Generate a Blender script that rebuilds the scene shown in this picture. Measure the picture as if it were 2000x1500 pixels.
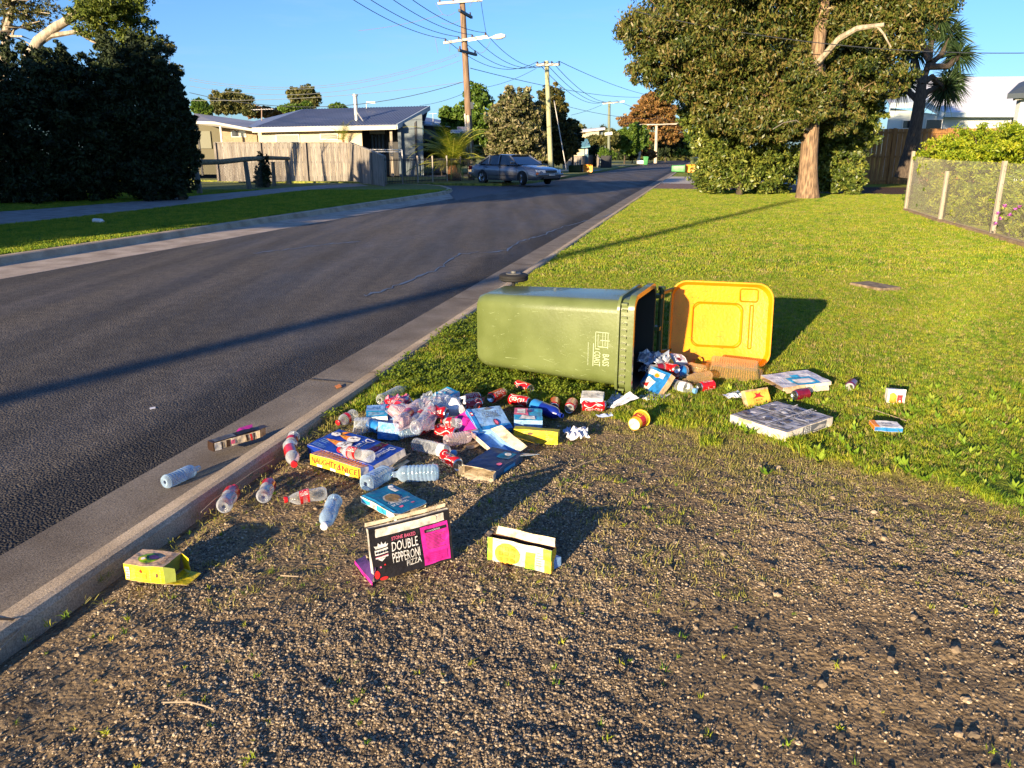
import bpy, math, random
import numpy as np
from mathutils import Vector, Matrix
for o in list(bpy.data.objects): bpy.data.objects.remove(o)
SC = bpy.context.scene
COL = SC.collection
# ---------------------------------------------------------------- camera, sky, sun
F = 1511.0; TH = math.atan(450 / F); CH = 1.4
cam = bpy.data.cameras.new('camera'); co = bpy.data.objects.new('camera', cam); COL.objects.link(co)
co.location = (0, 0, CH); co.rotation_euler = (math.pi / 2 - TH, 0, 0)
cam.sensor_width = 36; cam.lens = 36 * F / 2000; cam.clip_start = 0.05; cam.clip_end = 4000
SC.camera = co
SAZ = math.radians(30.5); SEL = math.radians(11.0)          # light travels towards azimuth SAZ
w = bpy.data.worlds.new('World'); SC.world = w; w.use_nodes = True
nt = w.node_tree; nt.nodes.clear()
sky = nt.nodes.new('ShaderNodeTexSky'); sky.sky_type = 'NISHITA'; sky.sun_disc = False
sky.sun_elevation = SEL; sky.sun_rotation = SAZ + math.pi
sky.air_density = 1.0; sky.dust_density = 0.6; sky.ozone_density = 2.2; sky.altitude = 0
bg = nt.nodes.new('ShaderNodeBackground'); bg.inputs[1].default_value = 0.088
wo = nt.nodes.new('ShaderNodeOutputWorld')
tc = nt.nodes.new('ShaderNodeTexCoord')
mp = nt.nodes.new('ShaderNodeMapping'); mp.inputs['Scale'].default_value = (2.2, 2.2, 16); mp.inputs['Rotation'].default_value = (0.05, 0.12, 0)
nz = nt.nodes.new('ShaderNodeTexNoise'); nz.inputs['Scale'].default_value = 2.3; nz.inputs['Detail'].default_value = 7; nz.inputs['Roughness'].default_value = 0.62
cr = nt.nodes.new('ShaderNodeValToRGB'); cr.color_ramp.elements[0].position = 0.52; cr.color_ramp.elements[1].position = 0.80
cr.color_ramp.elements[1].color = (0.35, 0.35, 0.35, 1)
mx = nt.nodes.new('ShaderNodeMixRGB'); mx.inputs[2].default_value = (4.5, 4.6, 4.8, 1)
L = nt.links.new
L(tc.outputs['Generated'], mp.inputs[0]); L(mp.outputs[0], nz.inputs['Vector']); L(nz.outputs[0], cr.inputs[0])
L(cr.outputs[0], mx.inputs[0]); L(sky.outputs[0], mx.inputs[1]); tn = nt.nodes.new('ShaderNodeMixRGB'); tn.blend_type = 'MULTIPLY'; tn.inputs[0].default_value = 1; tn.inputs[2].default_value = (.42, .64, 1.08, 1)
L(mx.outputs[0], tn.inputs[1]); L(tn.outputs[0], bg.inputs[0]); L(bg.outputs[0], wo.inputs[0])
sd = bpy.data.lights.new('sun', 'SUN'); so = bpy.data.objects.new('sun', sd); COL.objects.link(so)
sd.energy = 5.0; sd.angle = math.radians(0.55); sd.color = (1.0, 0.78, 0.50)
sv = Vector((math.sin(SAZ) * math.cos(SEL), math.cos(SAZ) * math.cos(SEL), -math.sin(SEL)))
so.rotation_euler = sv.to_track_quat('-Z', 'Y').to_euler(); so.location = (-20, -30, 15)
SC.view_settings.view_transform = 'Standard'; SC.view_settings.look = 'None'
SC.view_settings.gamma = 1; SC.view_settings.exposure = 1.5
SC.cycles.max_bounces = 8; SC.cycles.transparent_max_bounces = 16; SC.cycles.transmission_bounces = 8
SC.cycles.caustics_reflective = False; SC.cycles.caustics_refractive = False; SC.cycles.sample_clamp_indirect = 6
# ---------------------------------------------------------------- placing helpers
CT, ST = math.cos(TH), math.sin(TH)
def ray(px, py):
    x = (px - 1000) / F; y = (750 - py) / F
    return Vector((x, CT + ST * y, -ST + CT * y))
def P(px, py, z=0.0):
    r = ray(px, py); k = (z - CH) / r.z
    return Vector((r.x * k, r.y * k, z))
def D(px, py, Y):
    r = ray(px, py); k = Y / r.y
    return Vector((r.x * k, Y, CH + r.z * k))
def ppm(Y, z=0.0):                     # pixels per metre at ground distance Y
    return F / (Y * CT + (CH - z) * ST)
def proj(p):
    d = Vector(p) - Vector((0, 0, CH)); f = d.y * CT - d.z * ST; u = d.y * ST + d.z * CT
    return 1000 + F * d.x / f, 750 - F * u / f
A_ = math.atan(0.238); U2 = Vector((math.sin(A_), math.cos(A_), 0)); N2 = Vector((math.cos(A_), -math.sin(A_), 0))
K0 = P(700, 770)
def R(s, t, z=0.0):                    # s along the road, t to the right of the kerb's back edge
    v = K0 + U2 * s + N2 * t; return Vector((v.x, v.y, z))
def ST_(p):
    d = Vector((p[0], p[1], 0)) - Vector((K0.x, K0.y, 0)); return d.dot(U2), d.dot(N2)
# ---------------------------------------------------------------- materials
MATS = {}
def col(c):
    if isinstance(c, str):
        v = [int(c[i:i + 2], 16) / 255 for i in (0, 2, 4)]
        return tuple((x / 12.92 if x <= .04045 else ((x + .055) / 1.055) ** 2.4) for x in v) + (1,)
    return tuple(c) + (1,) if len(c) == 3 else c
def M(name, c, rough=0.7, c2=None, scale=8, bump=0.0, bscale=40, metal=0, spec=0.5, trans=0, ior=1.45, coat=0, sub=0, stretch=None, detail=4, lo=.35, hi=.65, alpha=1):
    if name in MATS: return MATS[name]
    m = bpy.data.materials.new(name); m.use_nodes = True; n = m.node_tree; b = n.nodes['Principled BSDF']
    b.inputs['Base Color'].default_value = col(c); b.inputs['Roughness'].default_value = rough
    b.inputs['Metallic'].default_value = metal; b.inputs['Specular IOR Level'].default_value = spec
    b.inputs['Transmission Weight'].default_value = trans; b.inputs['IOR'].default_value = ior; b.inputs['Coat Weight'].default_value = coat
    b.inputs['Alpha'].default_value = alpha
    if c2 is not None or bump:
        t = n.nodes.new('ShaderNodeTexCoord'); mp = n.nodes.new('ShaderNodeMapping')
        if stretch: mp.inputs['Scale'].default_value = stretch
        n.links.new(t.outputs['Object'], mp.inputs[0])
    if c2 is not None:
        z = n.nodes.new('ShaderNodeTexNoise'); z.inputs['Scale'].default_value = scale; z.inputs['Detail'].default_value = detail
        r = n.nodes.new('ShaderNodeValToRGB'); e = r.color_ramp.elements
        e[0].position = lo; e[1].position = hi; e[0].color = col(c); e[1].color = col(c2)
        n.links.new(mp.outputs[0], z.inputs['Vector']); n.links.new(z.outputs[0], r.inputs[0]); n.links.new(r.outputs[0], b.inputs['Base Color'])
    if bump:
        z = n.nodes.new('ShaderNodeTexNoise'); z.inputs['Scale'].default_value = bscale; z.inputs['Detail'].default_value = 5
        bp = n.nodes.new('ShaderNodeBump'); bp.inputs['Strength'].default_value = bump; bp.inputs['Distance'].default_value = 0.02
        n.links.new(mp.outputs[0], z.inputs['Vector']); n.links.new(z.outputs[0], bp.inputs['Height']); n.links.new(bp.outputs[0], b.inputs['Normal'])
    MATS[name] = m; return m
def leafmat(name, cols, rough=0.55, tr=0.25):     # colour picked per leaf from the face attribute v
    if name in MATS: return MATS[name]
    m = bpy.data.materials.new(name); m.use_nodes = True; n = m.node_tree; b = n.nodes['Principled BSDF']; out = n.nodes['Material Output']
    a = n.nodes.new('ShaderNodeAttribute'); a.attribute_name = 'v'
    r = n.nodes.new('ShaderNodeValToRGB'); e = r.color_ramp.elements
    while len(e) < len(cols): e.new(0.5)
    for i, c in enumerate(cols): e[i].position = i / (len(cols) - 1); e[i].color = col(c)
    n.links.new(a.outputs['Fac'], r.inputs[0]); n.links.new(r.outputs[0], b.inputs['Base Color'])
    b.inputs['Roughness'].default_value = rough; b.inputs['Specular IOR Level'].default_value = 0.35
    t = n.nodes.new('ShaderNodeBsdfTranslucent'); n.links.new(r.outputs[0], t.inputs[0])
    x = n.nodes.new('ShaderNodeMixShader'); x.inputs[0].default_value = tr
    n.links.new(b.outputs[0], x.inputs[1]); n.links.new(t.outputs[0], x.inputs[2]); n.links.new(x.outputs[0], out.inputs[0])
    MATS[name] = m; return m
def instmat(name, cols, rough=0.8, tr=0.0, pn=1.4, pa=.5):   # colour per instance random
    m = bpy.data.materials.new(name); m.use_nodes = True; n = m.node_tree; b = n.nodes['Principled BSDF']; out = n.nodes['Material Output']
    a = n.nodes.new('ShaderNodeObjectInfo')
    r = n.nodes.new('ShaderNodeValToRGB'); e = r.color_ramp.elements
    while len(e) < len(cols): e.new(0.5)
    for i, c in enumerate(cols): e[i].position = i / (len(cols) - 1); e[i].color = col(c)
    z = n.nodes.new('ShaderNodeTexNoise'); z.inputs['Scale'].default_value = pn; z.inputs['Detail'].default_value = 3; n.links.new(a.outputs['Location'], z.inputs['Vector'])
    ma = n.nodes.new('ShaderNodeMath'); ma.operation = 'MULTIPLY_ADD'; ma.inputs[1].default_value = pa; n.links.new(z.outputs[0], ma.inputs[0])
    mb_ = n.nodes.new('ShaderNodeMath'); mb_.operation = 'MULTIPLY'; mb_.inputs[1].default_value = 1 - pa * .4; n.links.new(a.outputs['Random'], mb_.inputs[0])
    mc = n.nodes.new('ShaderNodeMath'); mc.operation = 'SUBTRACT'; mc.inputs[1].default_value = pa * .3; n.links.new(mb_.outputs[0], ma.inputs[2]); n.links.new(ma.outputs[0], mc.inputs[0])
    n.links.new(mc.outputs[0], r.inputs[0]); n.links.new(r.outputs[0], b.inputs['Base Color'])
    b.inputs['Roughness'].default_value = rough; b.inputs['Specular IOR Level'].default_value = 0.3
    if tr:
        t = n.nodes.new('ShaderNodeBsdfTranslucent'); n.links.new(r.outputs[0], t.inputs[0])
        x = n.nodes.new('ShaderNodeMixShader'); x.inputs[0].default_value = tr
        n.links.new(b.outputs[0], x.inputs[1]); n.links.new(t.outputs[0], x.inputs[2]); n.links.new(x.outputs[0], out.inputs[0])
    MATS[name] = m; return m
# ---------------------------------------------------------------- mesh helpers
def tag(o, label=None, cat=None, group=None, kind=None):
    if label: o['label'] = label
    if cat: o['category'] = cat
    if group: o['group'] = group
    if kind: o['kind'] = kind
    return o
def thing(name, label, cat, loc=(0, 0, 0), rz=0, group=None, mat=None):
    o = bpy.data.objects.new(name, None); COL.objects.link(o); o.empty_display_size = .1
    if mat is not None: o.matrix_world = mat
    else: o.location = loc; o.rotation_euler = (0, 0, rz)
    return tag(o, label, cat, group)
class MB:
    def __init__(s): s.v = []; s.f = []; s.m = []; s.ms = []
    def mi(s, m):
        if m not in s.ms: s.ms.append(m)
        return s.ms.index(m)
    def add(s, vs, fs, m):
        k = len(s.v); s.v += [tuple(p) for p in vs]; i = s.mi(m)
        for f in fs: s.f.append([a + k for a in f]); s.m.append(i)
        return s
    def quad(s, a, b, c, d, m): return s.add([a, b, c, d], [(0, 1, 2, 3)], m)
    def poly(s, ps, m): return s.add(ps, [tuple(range(len(ps)))], m)
    def box(s, a, b, m):
        (x0, y0, z0), (x1, y1, z1) = a, b
        return s.hexa([(x0, y0, z0), (x1, y0, z0), (x1, y1, z0), (x0, y1, z0)], [(x0, y0, z1), (x1, y0, z1), (x1, y1, z1), (x0, y1, z1)], m)
    def hexa(s, lo, hi, m):
        return s.add(list(lo) + list(hi), [(3, 2, 1, 0), (4, 5, 6, 7), (0, 1, 5, 4), (1, 2, 6, 5), (2, 3, 7, 6), (3, 0, 4, 7)], m)
    def bar(s, a, b, w, h, m, up=(0, 0, 1)):
        a = Vector(a); b = Vector(b); d = (b - a).normalized(); u = Vector(up)
        if abs(d.dot(u)) > .95: u = Vector((1, 0, 0)) if abs(d.x) < .8 else Vector((0, 1, 0))
        x = d.cross(u).normalized() * w / 2; y = x.cross(d).normalized() * h / 2
        return s.hexa([a - x - y, a + x - y, a + x + y, a - x + y], [b - x - y, b + x - y, b + x + y, b - x + y], m)
    def tube(s, pts, rad, m, n=8, cap=True):
        pts = [Vector(p) for p in pts]; k = len(pts)
        if not hasattr(rad, '__len__'): rad = [rad] * k
        vs = []; px = None
        for i, p in enumerate(pts):
            d = (pts[min(i + 1, k - 1)] - pts[max(i - 1, 0)]).normalized()
            if px is None: px = d.cross(Vector((0.13, .31, 1)) if abs(d.z) < .9 else Vector((1, .1, 0))).normalized()
            px = (px - d * px.dot(d)).normalized(); py = d.cross(px)
            for j in range(n):
                a = 2 * math.pi * j / n; vs.append(p + (px * math.cos(a) + py * math.sin(a)) * rad[i])
        fs = [(i * n + j, i * n + (j + 1) % n, (i + 1) * n + (j + 1) % n, (i + 1) * n + j) for i in range(k - 1) for j in range(n)]
        if cap: fs += [tuple(range(n))[::-1], tuple(range((k - 1) * n, k * n))]
        return s.add(vs, fs, m)
    def lathe(s, prof, m, n=20, axis='x', o=(0, 0, 0), sq=None, cap0=False, cap1=False):   # prof: (pos along axis, radius)
        vs = []
        for (x, r) in prof:
            for j in range(n):
                a = 2 * math.pi * (j + .5) / n; c, d = math.cos(a), math.sin(a)
                rr = r
                if sq: q = (abs(c) ** sq + abs(d) ** sq) ** (-1 / sq); rr = r * q
                if axis == 'x': vs.append((o[0] + x, o[1] + rr * c, o[2] + rr * d))
                else: vs.append((o[0] + rr * c, o[1] + rr * d, o[2] + x))
        k = len(prof)
        fs = [(i * n + j, (i + 1) * n + j, (i + 1) * n + (j + 1) % n, i * n + (j + 1) % n) for i in range(k - 1) for j in range(n)]
        if cap0: fs.append(tuple(range(n)))
        if cap1: fs.append(tuple(range((k - 1) * n, k * n))[::-1])
        return s.add(vs, fs, m)
    def build(s, name, parent=None, smooth=False, loc=None, bevel=0, fixn=True):
        me = bpy.data.meshes.new(name); me.from_pydata(s.v, [], s.f)
        for m in s.ms: me.materials.append(m)
        me.polygons.foreach_set('material_index', s.m)
        if smooth: me.polygons.foreach_set('use_smooth', [True] * len(s.f))
        me.update()
        if fixn:
            import bmesh
            b = bmesh.new(); b.from_mesh(me); bmesh.ops.recalc_face_normals(b, faces=b.faces); b.to_mesh(me); b.free()
        o = bpy.data.objects.new(name, me); COL.objects.link(o)
        if parent: o.parent = parent
        if loc: o.location = loc
        if bevel:
            md = o.modifiers.new('bevel', 'BEVEL'); md.width = bevel; md.segments = 2; md.limit_method = 'ANGLE'
        if smooth: 
            md = o.modifiers.new('es', 'EDGE_SPLIT'); md.split_angle = math.radians(42)
        return o
def npmesh(name, V, Fc, mats, parent=None, attrs=None, smooth=False, matidx=None):
    me = bpy.data.meshes.new(name); nv, nf = len(V), len(Fc); k = Fc.shape[1]
    me.vertices.add(nv); me.vertices.foreach_set('co', np.asarray(V, dtype=np.float32).ravel())
    me.loops.add(nf * k); me.loops.foreach_set('vertex_index', np.asarray(Fc, dtype=np.int32).ravel())
    me.polygons.add(nf); me.polygons.foreach_set('loop_start', np.arange(0, nf * k, k, dtype=np.int32))
    try: me.polygons.foreach_set('loop_total', np.full(nf, k, dtype=np.int32))
    except Exception: pass
    for m in mats: me.materials.append(m)
    if matidx is not None: me.polygons.foreach_set('material_index', np.asarray(matidx, dtype=np.int32))
    if smooth: me.polygons.foreach_set('use_smooth', np.ones(nf, dtype=bool))
    for an, (dom, arr) in (attrs or {}).items():
        a = me.attributes.new(an, 'FLOAT', dom); a.data.foreach_set('value', np.asarray(arr, dtype=np.float32))
    me.update(calc_edges=True)
    o = bpy.data.objects.new(name, me); COL.objects.link(o)
    if parent: o.parent = parent
    return o
def vnoise(x, y, seed=0):
    def h(i, j): 
        n = (i * 374761393 + j * 668265263 + seed * 974634777) & 0xffffffff
        n = ((n ^ (n >> 13)) * 1274126177) & 0xffffffff
        return ((n ^ (n >> 16)) & 0xffff) / 65535.0
    xi = np.floor(x).astype(np.int64); yi = np.floor(y).astype(np.int64); fx = x - xi; fy = y - yi
    fx = fx * fx * (3 - 2 * fx); fy = fy * fy * (3 - 2 * fy)
    return (h(xi, yi) * (1 - fx) + h(xi + 1, yi) * fx) * (1 - fy) + (h(xi, yi + 1) * (1 - fx) + h(xi + 1, yi + 1) * fx) * fy
# ---------------------------------------------------------------- text on surfaces
_TC = {}
def textmesh(s):
    if s in _TC: return _TC[s]
    c = bpy.data.curves.new('t', 'FONT'); c.body = s; c.size = 1; c.resolution_u = 2
    o = bpy.data.objects.new('t', c); COL.objects.link(o)
    me = bpy.data.meshes.new_from_object(o.evaluated_get(bpy.context.evaluated_depsgraph_get()))
    vs = [tuple(v.co[:2]) for v in me.vertices]; fs = [tuple(p.vertices) for p in me.polygons]
    bpy.data.objects.remove(o); bpy.data.curves.remove(c); bpy.data.meshes.remove(me)
    xs = [v[0] for v in vs]; ys = [v[1] for v in vs]; x0, x1, y0, y1 = min(xs), max(xs), min(ys), max(ys)
    r = ([((x - x0) / (x1 - x0), (y - y0) / (y1 - y0)) for x, y in vs], fs); _TC[s] = r; return r
class Face2:
    """print shapes given in u,v (0..1) on the quad O, O+a, O+b; lifted off along n"""
    def __init__(s, mb, O, a, b, n, off=.0006): s.mb = mb; s.O = Vector(O); s.a = Vector(a); s.b = Vector(b); s.n = Vector(n).normalized(); s.k = off
    def at(s, u, v, l=1): return s.O + s.a * u + s.b * v + s.n * s.k * l
    def poly(s, pts, m, l=1): s.mb.poly([s.at(u, v, l) for u, v in pts], m); return s
    def rect(s, u0, v0, u1, v1, m, l=1): return s.poly([(u0, v0), (u1, v0), (u1, v1), (u0, v1)], m, l)
    def disc(s, u, v, ru, rv, m, l=1, n=18): return s.poly([(u + ru * math.cos(6.2832 * i / n), v + rv * math.sin(6.2832 * i / n)) for i in range(n)], m, l)
    def text(s, t, u0, v0, u1, v1, m, l=2, rot=0):
        vs, fs = textmesh(t); q = []
        for x, y in vs:
            if rot == 1: x, y = 1 - y, x        # reads bottom-to-top
            elif rot == 2: x, y = 1 - x, 1 - y
            elif rot == 3: x, y = y, 1 - x      # reads top-to-bottom
            q.append(s.at(u0 + (u1 - u0) * x, v0 + (v1 - v0) * y, l))
        s.mb.add(q, fs, m); return s
    def lines(s, u0, v0, u1, v1, k, m, l=1, seed=1):
        rr = random.Random(seed)
        for i in range(k):
            v = v1 + (v0 - v1) * (i + .5) / k; h = (v1 - v0) / k * .28
            s.rect(u0, v - h / 2, u0 + (u1 - u0) * rr.uniform(.6, 1), v + h / 2, m, l)
        return s
# ---------------------------------------------------------------- instanced stuff
def scatter(name, pts, rots, scl, protos, label, cat, idx=None):
    c = bpy.data.collections.new(name + '_source')
    for p in protos: COL.objects.unlink(p); c.objects.link(p)
    n = len(pts); me = bpy.data.meshes.new(name); me.vertices.add(n); me.vertices.foreach_set('co', np.asarray(pts, dtype=np.float32).ravel())
    a = me.attributes.new('rot', 'FLOAT_VECTOR', 'POINT'); a.data.foreach_set('vector', np.asarray(rots, dtype=np.float32).ravel())
    a = me.attributes.new('scl', 'FLOAT_VECTOR', 'POINT'); a.data.foreach_set('vector', np.asarray(scl, dtype=np.float32).ravel())
    a = me.attributes.new('pick', 'INT', 'POINT'); a.data.foreach_set('value', np.asarray(idx if idx is not None else np.random.RandomState(5).randint(0, len(protos), n), dtype=np.int32))
    o = bpy.data.objects.new(name, me); COL.objects.link(o)
    g = bpy.data.node_groups.new(name, 'GeometryNodeTree')
    g.interface.new_socket('Geometry', in_out='INPUT', socket_type='NodeSocketGeometry'); g.interface.new_socket('Geometry', in_out='OUTPUT', socket_type='NodeSocketGeometry')
    N = g.nodes.new; gi = N('NodeGroupInput'); go = N('NodeGroupOutput'); ip = N('GeometryNodeInstanceOnPoints'); ci = N('GeometryNodeCollectionInfo')
    ci.inputs['Collection'].default_value = c; ci.inputs['Separate Children'].default_value = True; ci.inputs['Reset Children'].default_value = True
    ip.inputs['Pick Instance'].default_value = True
    def na(nm, t):
        x = N('GeometryNodeInputNamedAttribute'); x.data_type = t; x.inputs['Name'].default_value = nm
        return [q for q in x.outputs if q.enabled and q.name == 'Attribute'][0]
    K = g.links.new
    mp_ = N('GeometryNodeMeshToPoints'); K(gi.outputs[0], mp_.inputs[0]); K(mp_.outputs[0], ip.inputs['Points'])
    K(ci.outputs[0], ip.inputs['Instance']); K(na('pick', 'INT'), ip.inputs['Instance Index'])
    er = N('FunctionNodeEulerToRotation'); K(na('rot', 'FLOAT_VECTOR'), er.inputs[0]); K(er.outputs[0], ip.inputs['Rotation'])
    K(na('scl', 'FLOAT_VECTOR'), ip.inputs['Scale']); K(ip.outputs[0], go.inputs[0])
    md = o.modifiers.new('scatter', 'NODES'); md.node_group = g
    tag(o, label, cat, kind='stuff'); return o
# ================================================================ SETTING
rs = np.random.RandomState(3)
def groundmat():
    m = bpy.data.materials.new('verge ground'); m.use_nodes = True; n = m.node_tree; b = n.nodes['Principled BSDF']; N = n.nodes.new; K = n.links.new
    t = N('ShaderNodeTexCoord')
    def noise(sc, det=5, ro=.6):
        z = N('ShaderNodeTexNoise'); z.inputs['Scale'].default_value = sc; z.inputs['Detail'].default_value = det; z.inputs['Roughness'].default_value = ro
        K(t.outputs['Object'], z.inputs['Vector']); return z.outputs[0]
    def ramp(src, ps):
        r = N('ShaderNodeValToRGB'); e = r.color_ramp.elements
        while len(e) < len(ps): e.new(.5)
        for i, (p, c) in enumerate(ps): e[i].position = p; e[i].color = col(c)
        K(src, r.inputs[0]); return r.outputs[0]
    def mix(f, a, c):
        x = N('ShaderNodeMixRGB'); K(f, x.inputs[0]); K(a, x.inputs[1]); K(c, x.inputs[2]); return x.outputs[0]
    g1 = ramp(noise(55, 6, .75), [(.32, (.038, .030, .020)), (.5, (.18, .132, .080)), (.66, (.42, .31, .18))])
    g2 = ramp(noise(30, 6, .7), [(.35, (.11, .077, .042)), (.6, (.40, .28, .15))])
    grav = mix(ramp(noise(1.3, 3), [(.42, (0, 0, 0)), (.62, (1, 1, 1))]), g1, g2)
    l1 = ramp(noise(26, 6, .8), [(.32, (.06, .085, .008)), (.5, (.17, .23, .018)), (.68, (.35, .35, .05))])
    l2 = ramp(noise(18, 6, .8), [(.3, (.11, .14, .012)), (.65, (.36, .33, .05))])
    lawn = mix(ramp(noise(.55, 4), [(.4, (0, 0, 0)), (.65, (1, 1, 1))]), l1, l2)
    a = N('ShaderNodeAttribute'); a.attribute_name = 'grav'
    a2 = N('ShaderNodeAttribute'); a2.attribute_name = 'mulch'
    c1 = mix(a.outputs['Fac'], lawn, grav)
    ml = ramp(noise(30, 5), [(.3, (.02, .013, .009)), (.7, (.11, .06, .035))])
    c2 = mix(a2.outputs['Fac'], c1, ml)
    K(c2, b.inputs['Base Color']); b.inputs['Roughness'].default_value = .95; b.inputs['Specular IOR Level'].default_value = .15
    v = N('ShaderNodeTexVoronoi'); v.inputs['Scale'].default_value = 75; K(t.outputs['Object'], v.inputs['Vector'])
    ad = N('ShaderNodeMath'); ad.operation = 'SUBTRACT'; K(noise(60, 6, .8), ad.inputs[0]); K(v.outputs['Distance'], ad.inputs[1])
    bp = N('ShaderNodeBump'); bp.inputs['Strength'].default_value = .8; bp.inputs['Distance'].default_value = .014; K(ad.outputs[0], bp.inputs['Height']); K(bp.outputs[0], b.inputs['Normal'])
    return m
GM = groundmat()
# border between lawn and gravel, as points on the ground
bord = [P(x, y) for x, y in [(300, 800), (690, 792), (760, 778), (900, 770), (1060, 786), (1230, 812), (1420, 858), (1600, 892), (1740, 912), (1860, 938), (2000, 992), (2400, 1150)]]
bx = np.array([p.x for p in bord]); by = np.array([p.y for p in bord])
def gravmask(X, Y):
    yb = np.interp(X, bx, by); d = yb - Y + (vnoise(X * 3.1, Y * 3.1, 1) - .5) * .34 + (vnoise(X * 11, Y * 11, 2) - .5) * .2
    return np.clip(d / .22 + .5, 0, 1)
def mulchmask(X, Y):
    c = D(1690, 345, 34); e = ((X - 16.5) / 7.5) ** 2 + ((Y - 31.5) / 3.8) ** 2
    return np.clip((1.15 - e) * 3, 0, 1)
def gz(X, Y, g=None):
    g = gravmask(X, Y) if g is None else g
    z = (vnoise(X * 1.1, Y * 1.1, 7) - .5) * .035 * g + (vnoise(X * 6, Y * 6, 8) - .5) * .012 * g + (vnoise(X * 24, Y * 24, 9) - .5) * .010 * g + (vnoise(X * 70, Y * 70, 10) - .5) * .006 * g
    z += (vnoise(X * 2, Y * 2, 11) - .5) * .02 * (1 - g) - .012 * g
    return z
def arr(p): return np.concatenate([np.asarray(q) for q in p])
tt = arr([np.arange(0, 5.2, .02), np.geomspace(5.22, 75, 60)]); ss = arr([[-12, -9, -6.5, -5, -4.2], np.arange(-4, 1.2, .02), np.geomspace(1.22, 420, 120)])
T_, S_ = np.meshgrid(tt, ss)
X = K0.x + U2.x * S_ + N2.x * T_; Y = K0.y + U2.y * S_ + N2.y * T_
g_ = gravmask(X, Y); Z = gz(X, Y, g_); far = np.clip((Y - 8) / 8, 0, 1); Z = Z * (1 - far)
edge = np.clip(T_ / .15, 0, 1); Z = Z * edge - .06 * (1 - edge) * g_
V = np.stack([X, Y, Z], -1).reshape(-1, 3); nt_, ns_ = len(tt), len(ss)
I = np.arange(nt_ * ns_).reshape(ns_, nt_); Fq = np.stack([I[:-1, :-1], I[:-1, 1:], I[1:, 1:], I[1:, :-1]], -1).reshape(-1, 4)
o = npmesh('grass_verge', V, Fq, [GM], attrs={'grav': ('POINT', g_.ravel()), 'mulch': ('POINT', mulchmask(X, Y).ravel())}, smooth=True)
tag(o, 'verge of mown lawn turning to dirt and gravel at the kerb', None, kind='structure')
# base ground to the horizon
FARG = M('far ground', (.055, .075, .02), .95, (.12, .11, .05), .3)
mb = MB(); mb.quad((-1500, -200, -.25), (1500, -200, -.25), (1500, 2500, -.25), (-1500, 2500, -.25), FARG)
tag(mb.build('ground'), 'flat ground running to the horizon', None, kind='structure')
# road
def roadmat():
    m = bpy.data.materials.new('asphalt'); m.use_nodes = True; n = m.node_tree; b = n.nodes['Principled BSDF']; N = n.nodes.new; K = n.links.new
    t = N('ShaderNodeTexCoord')
    def noise(sc, det=4, ro=.6, st=None):
        z = N('ShaderNodeTexNoise'); z.inputs['Scale'].default_value = sc; z.inputs['Detail'].default_value = det; z.inputs['Roughness'].default_value = ro
        if st:
            q = N('ShaderNodeMapping'); q.inputs['Rotation'].default_value = (0, 0, A_); q.inputs['Scale'].default_value = st; K(t.outputs['Object'], q.inputs[0]); K(q.outputs[0], z.inputs['Vector'])
        else: K(t.outputs['Object'], z.inputs['Vector'])
        return z.outputs[0]
    def ramp(src, ps):
        r = N('ShaderNodeValToRGB'); e = r.color_ramp.elements
        while len(e) < len(ps): e.new(.5)
        for i, (p, c) in enumerate(ps): e[i].position = p; e[i].color = col(c)
        K(src, r.inputs[0]); return r.outputs[0]
    def mix(f, a, c, fv=None, ty='MIX'):
        x = N('ShaderNodeMixRGB'); x.blend_type = ty
        if f is None: x.inputs[0].default_value = fv
        else: K(f, x.inputs[0])
        K(a, x.inputs[1]); K(c, x.inputs[2]); return x.outputs[0]
    fine = ramp(noise(95, 5, .85), [(.34, (.008, .008, .010)), (.54, (.035, .034, .034)), (.72, (.20, .18, .15))])
    sm = ramp(noise(85, 6, .85), [(.34, (.018, .017, .017)), (.52, (.080, .074, .066)), (.70, (.25, .22, .18))])
    wheel = ramp(noise(.9, 3, .5, (2.2, .12, 1)), [(.38, (0, 0, 0)), (.6, (1, 1, 1))])
    a = N('ShaderNodeAttribute'); a.attribute_name = 'coarse'
    base = mix(a.outputs['Fac'], sm, fine)
    tone = ramp(wheel, [(0, (.85, .85, .86)), (1, (1.3, 1.26, 1.22))]); mott = ramp(noise(9, 5, .7), [(.35, (.78, .78, .80)), (.65, (1.2, 1.18, 1.15))])
    K(mix(None, mix(None, base, mott, 1, 'MULTIPLY'), tone, 1, 'MULTIPLY'), b.inputs['Base Color'])
    rr = ramp(noise(1.1, 4, .6, (1.2, .25, 1)), [(.35, (.62, .62, .62)), (.7, (.9, .9, .9))]); K(rr, b.inputs['Roughness'])
    b.inputs['Specular IOR Level'].default_value = .2
    v = N('ShaderNodeTexVoronoi'); v.inputs['Scale'].default_value = 85; K(t.outputs['Object'], v.inputs['Vector'])
    bs = N('ShaderNodeMath'); bs.operation = 'MULTIPLY_ADD'; K(a.outputs['Fac'], bs.inputs[0]); bs.inputs[1].default_value = .6; bs.inputs[2].default_value = .4
    bp = N('ShaderNodeBump'); bp.invert = True; K(bs.outputs[0], bp.inputs['Strength']); bp.inputs['Distance'].default_value = .012; K(v.outputs['Distance'], bp.inputs['Height']); K(bp.outputs[0], b.inputs['Normal'])
    return m
RM = roadmat()
TE, TW = -.53, -6.6      # asphalt edges (t)
def rz(t): return -.055 - .065 * (TE - t) / (TE - TW) + .05 * (1 - ((t - (TE + TW) / 2) / ((TE - TW) / 2)) ** 2)
tv = np.concatenate([np.linspace(TW, TE - 1.1, 30), np.linspace(TE - 1.05, TE, 24)]); sv_ = arr([[-14, -10, -7], np.arange(-5, 6, .05), np.geomspace(6.05, 420, 140)])
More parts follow.
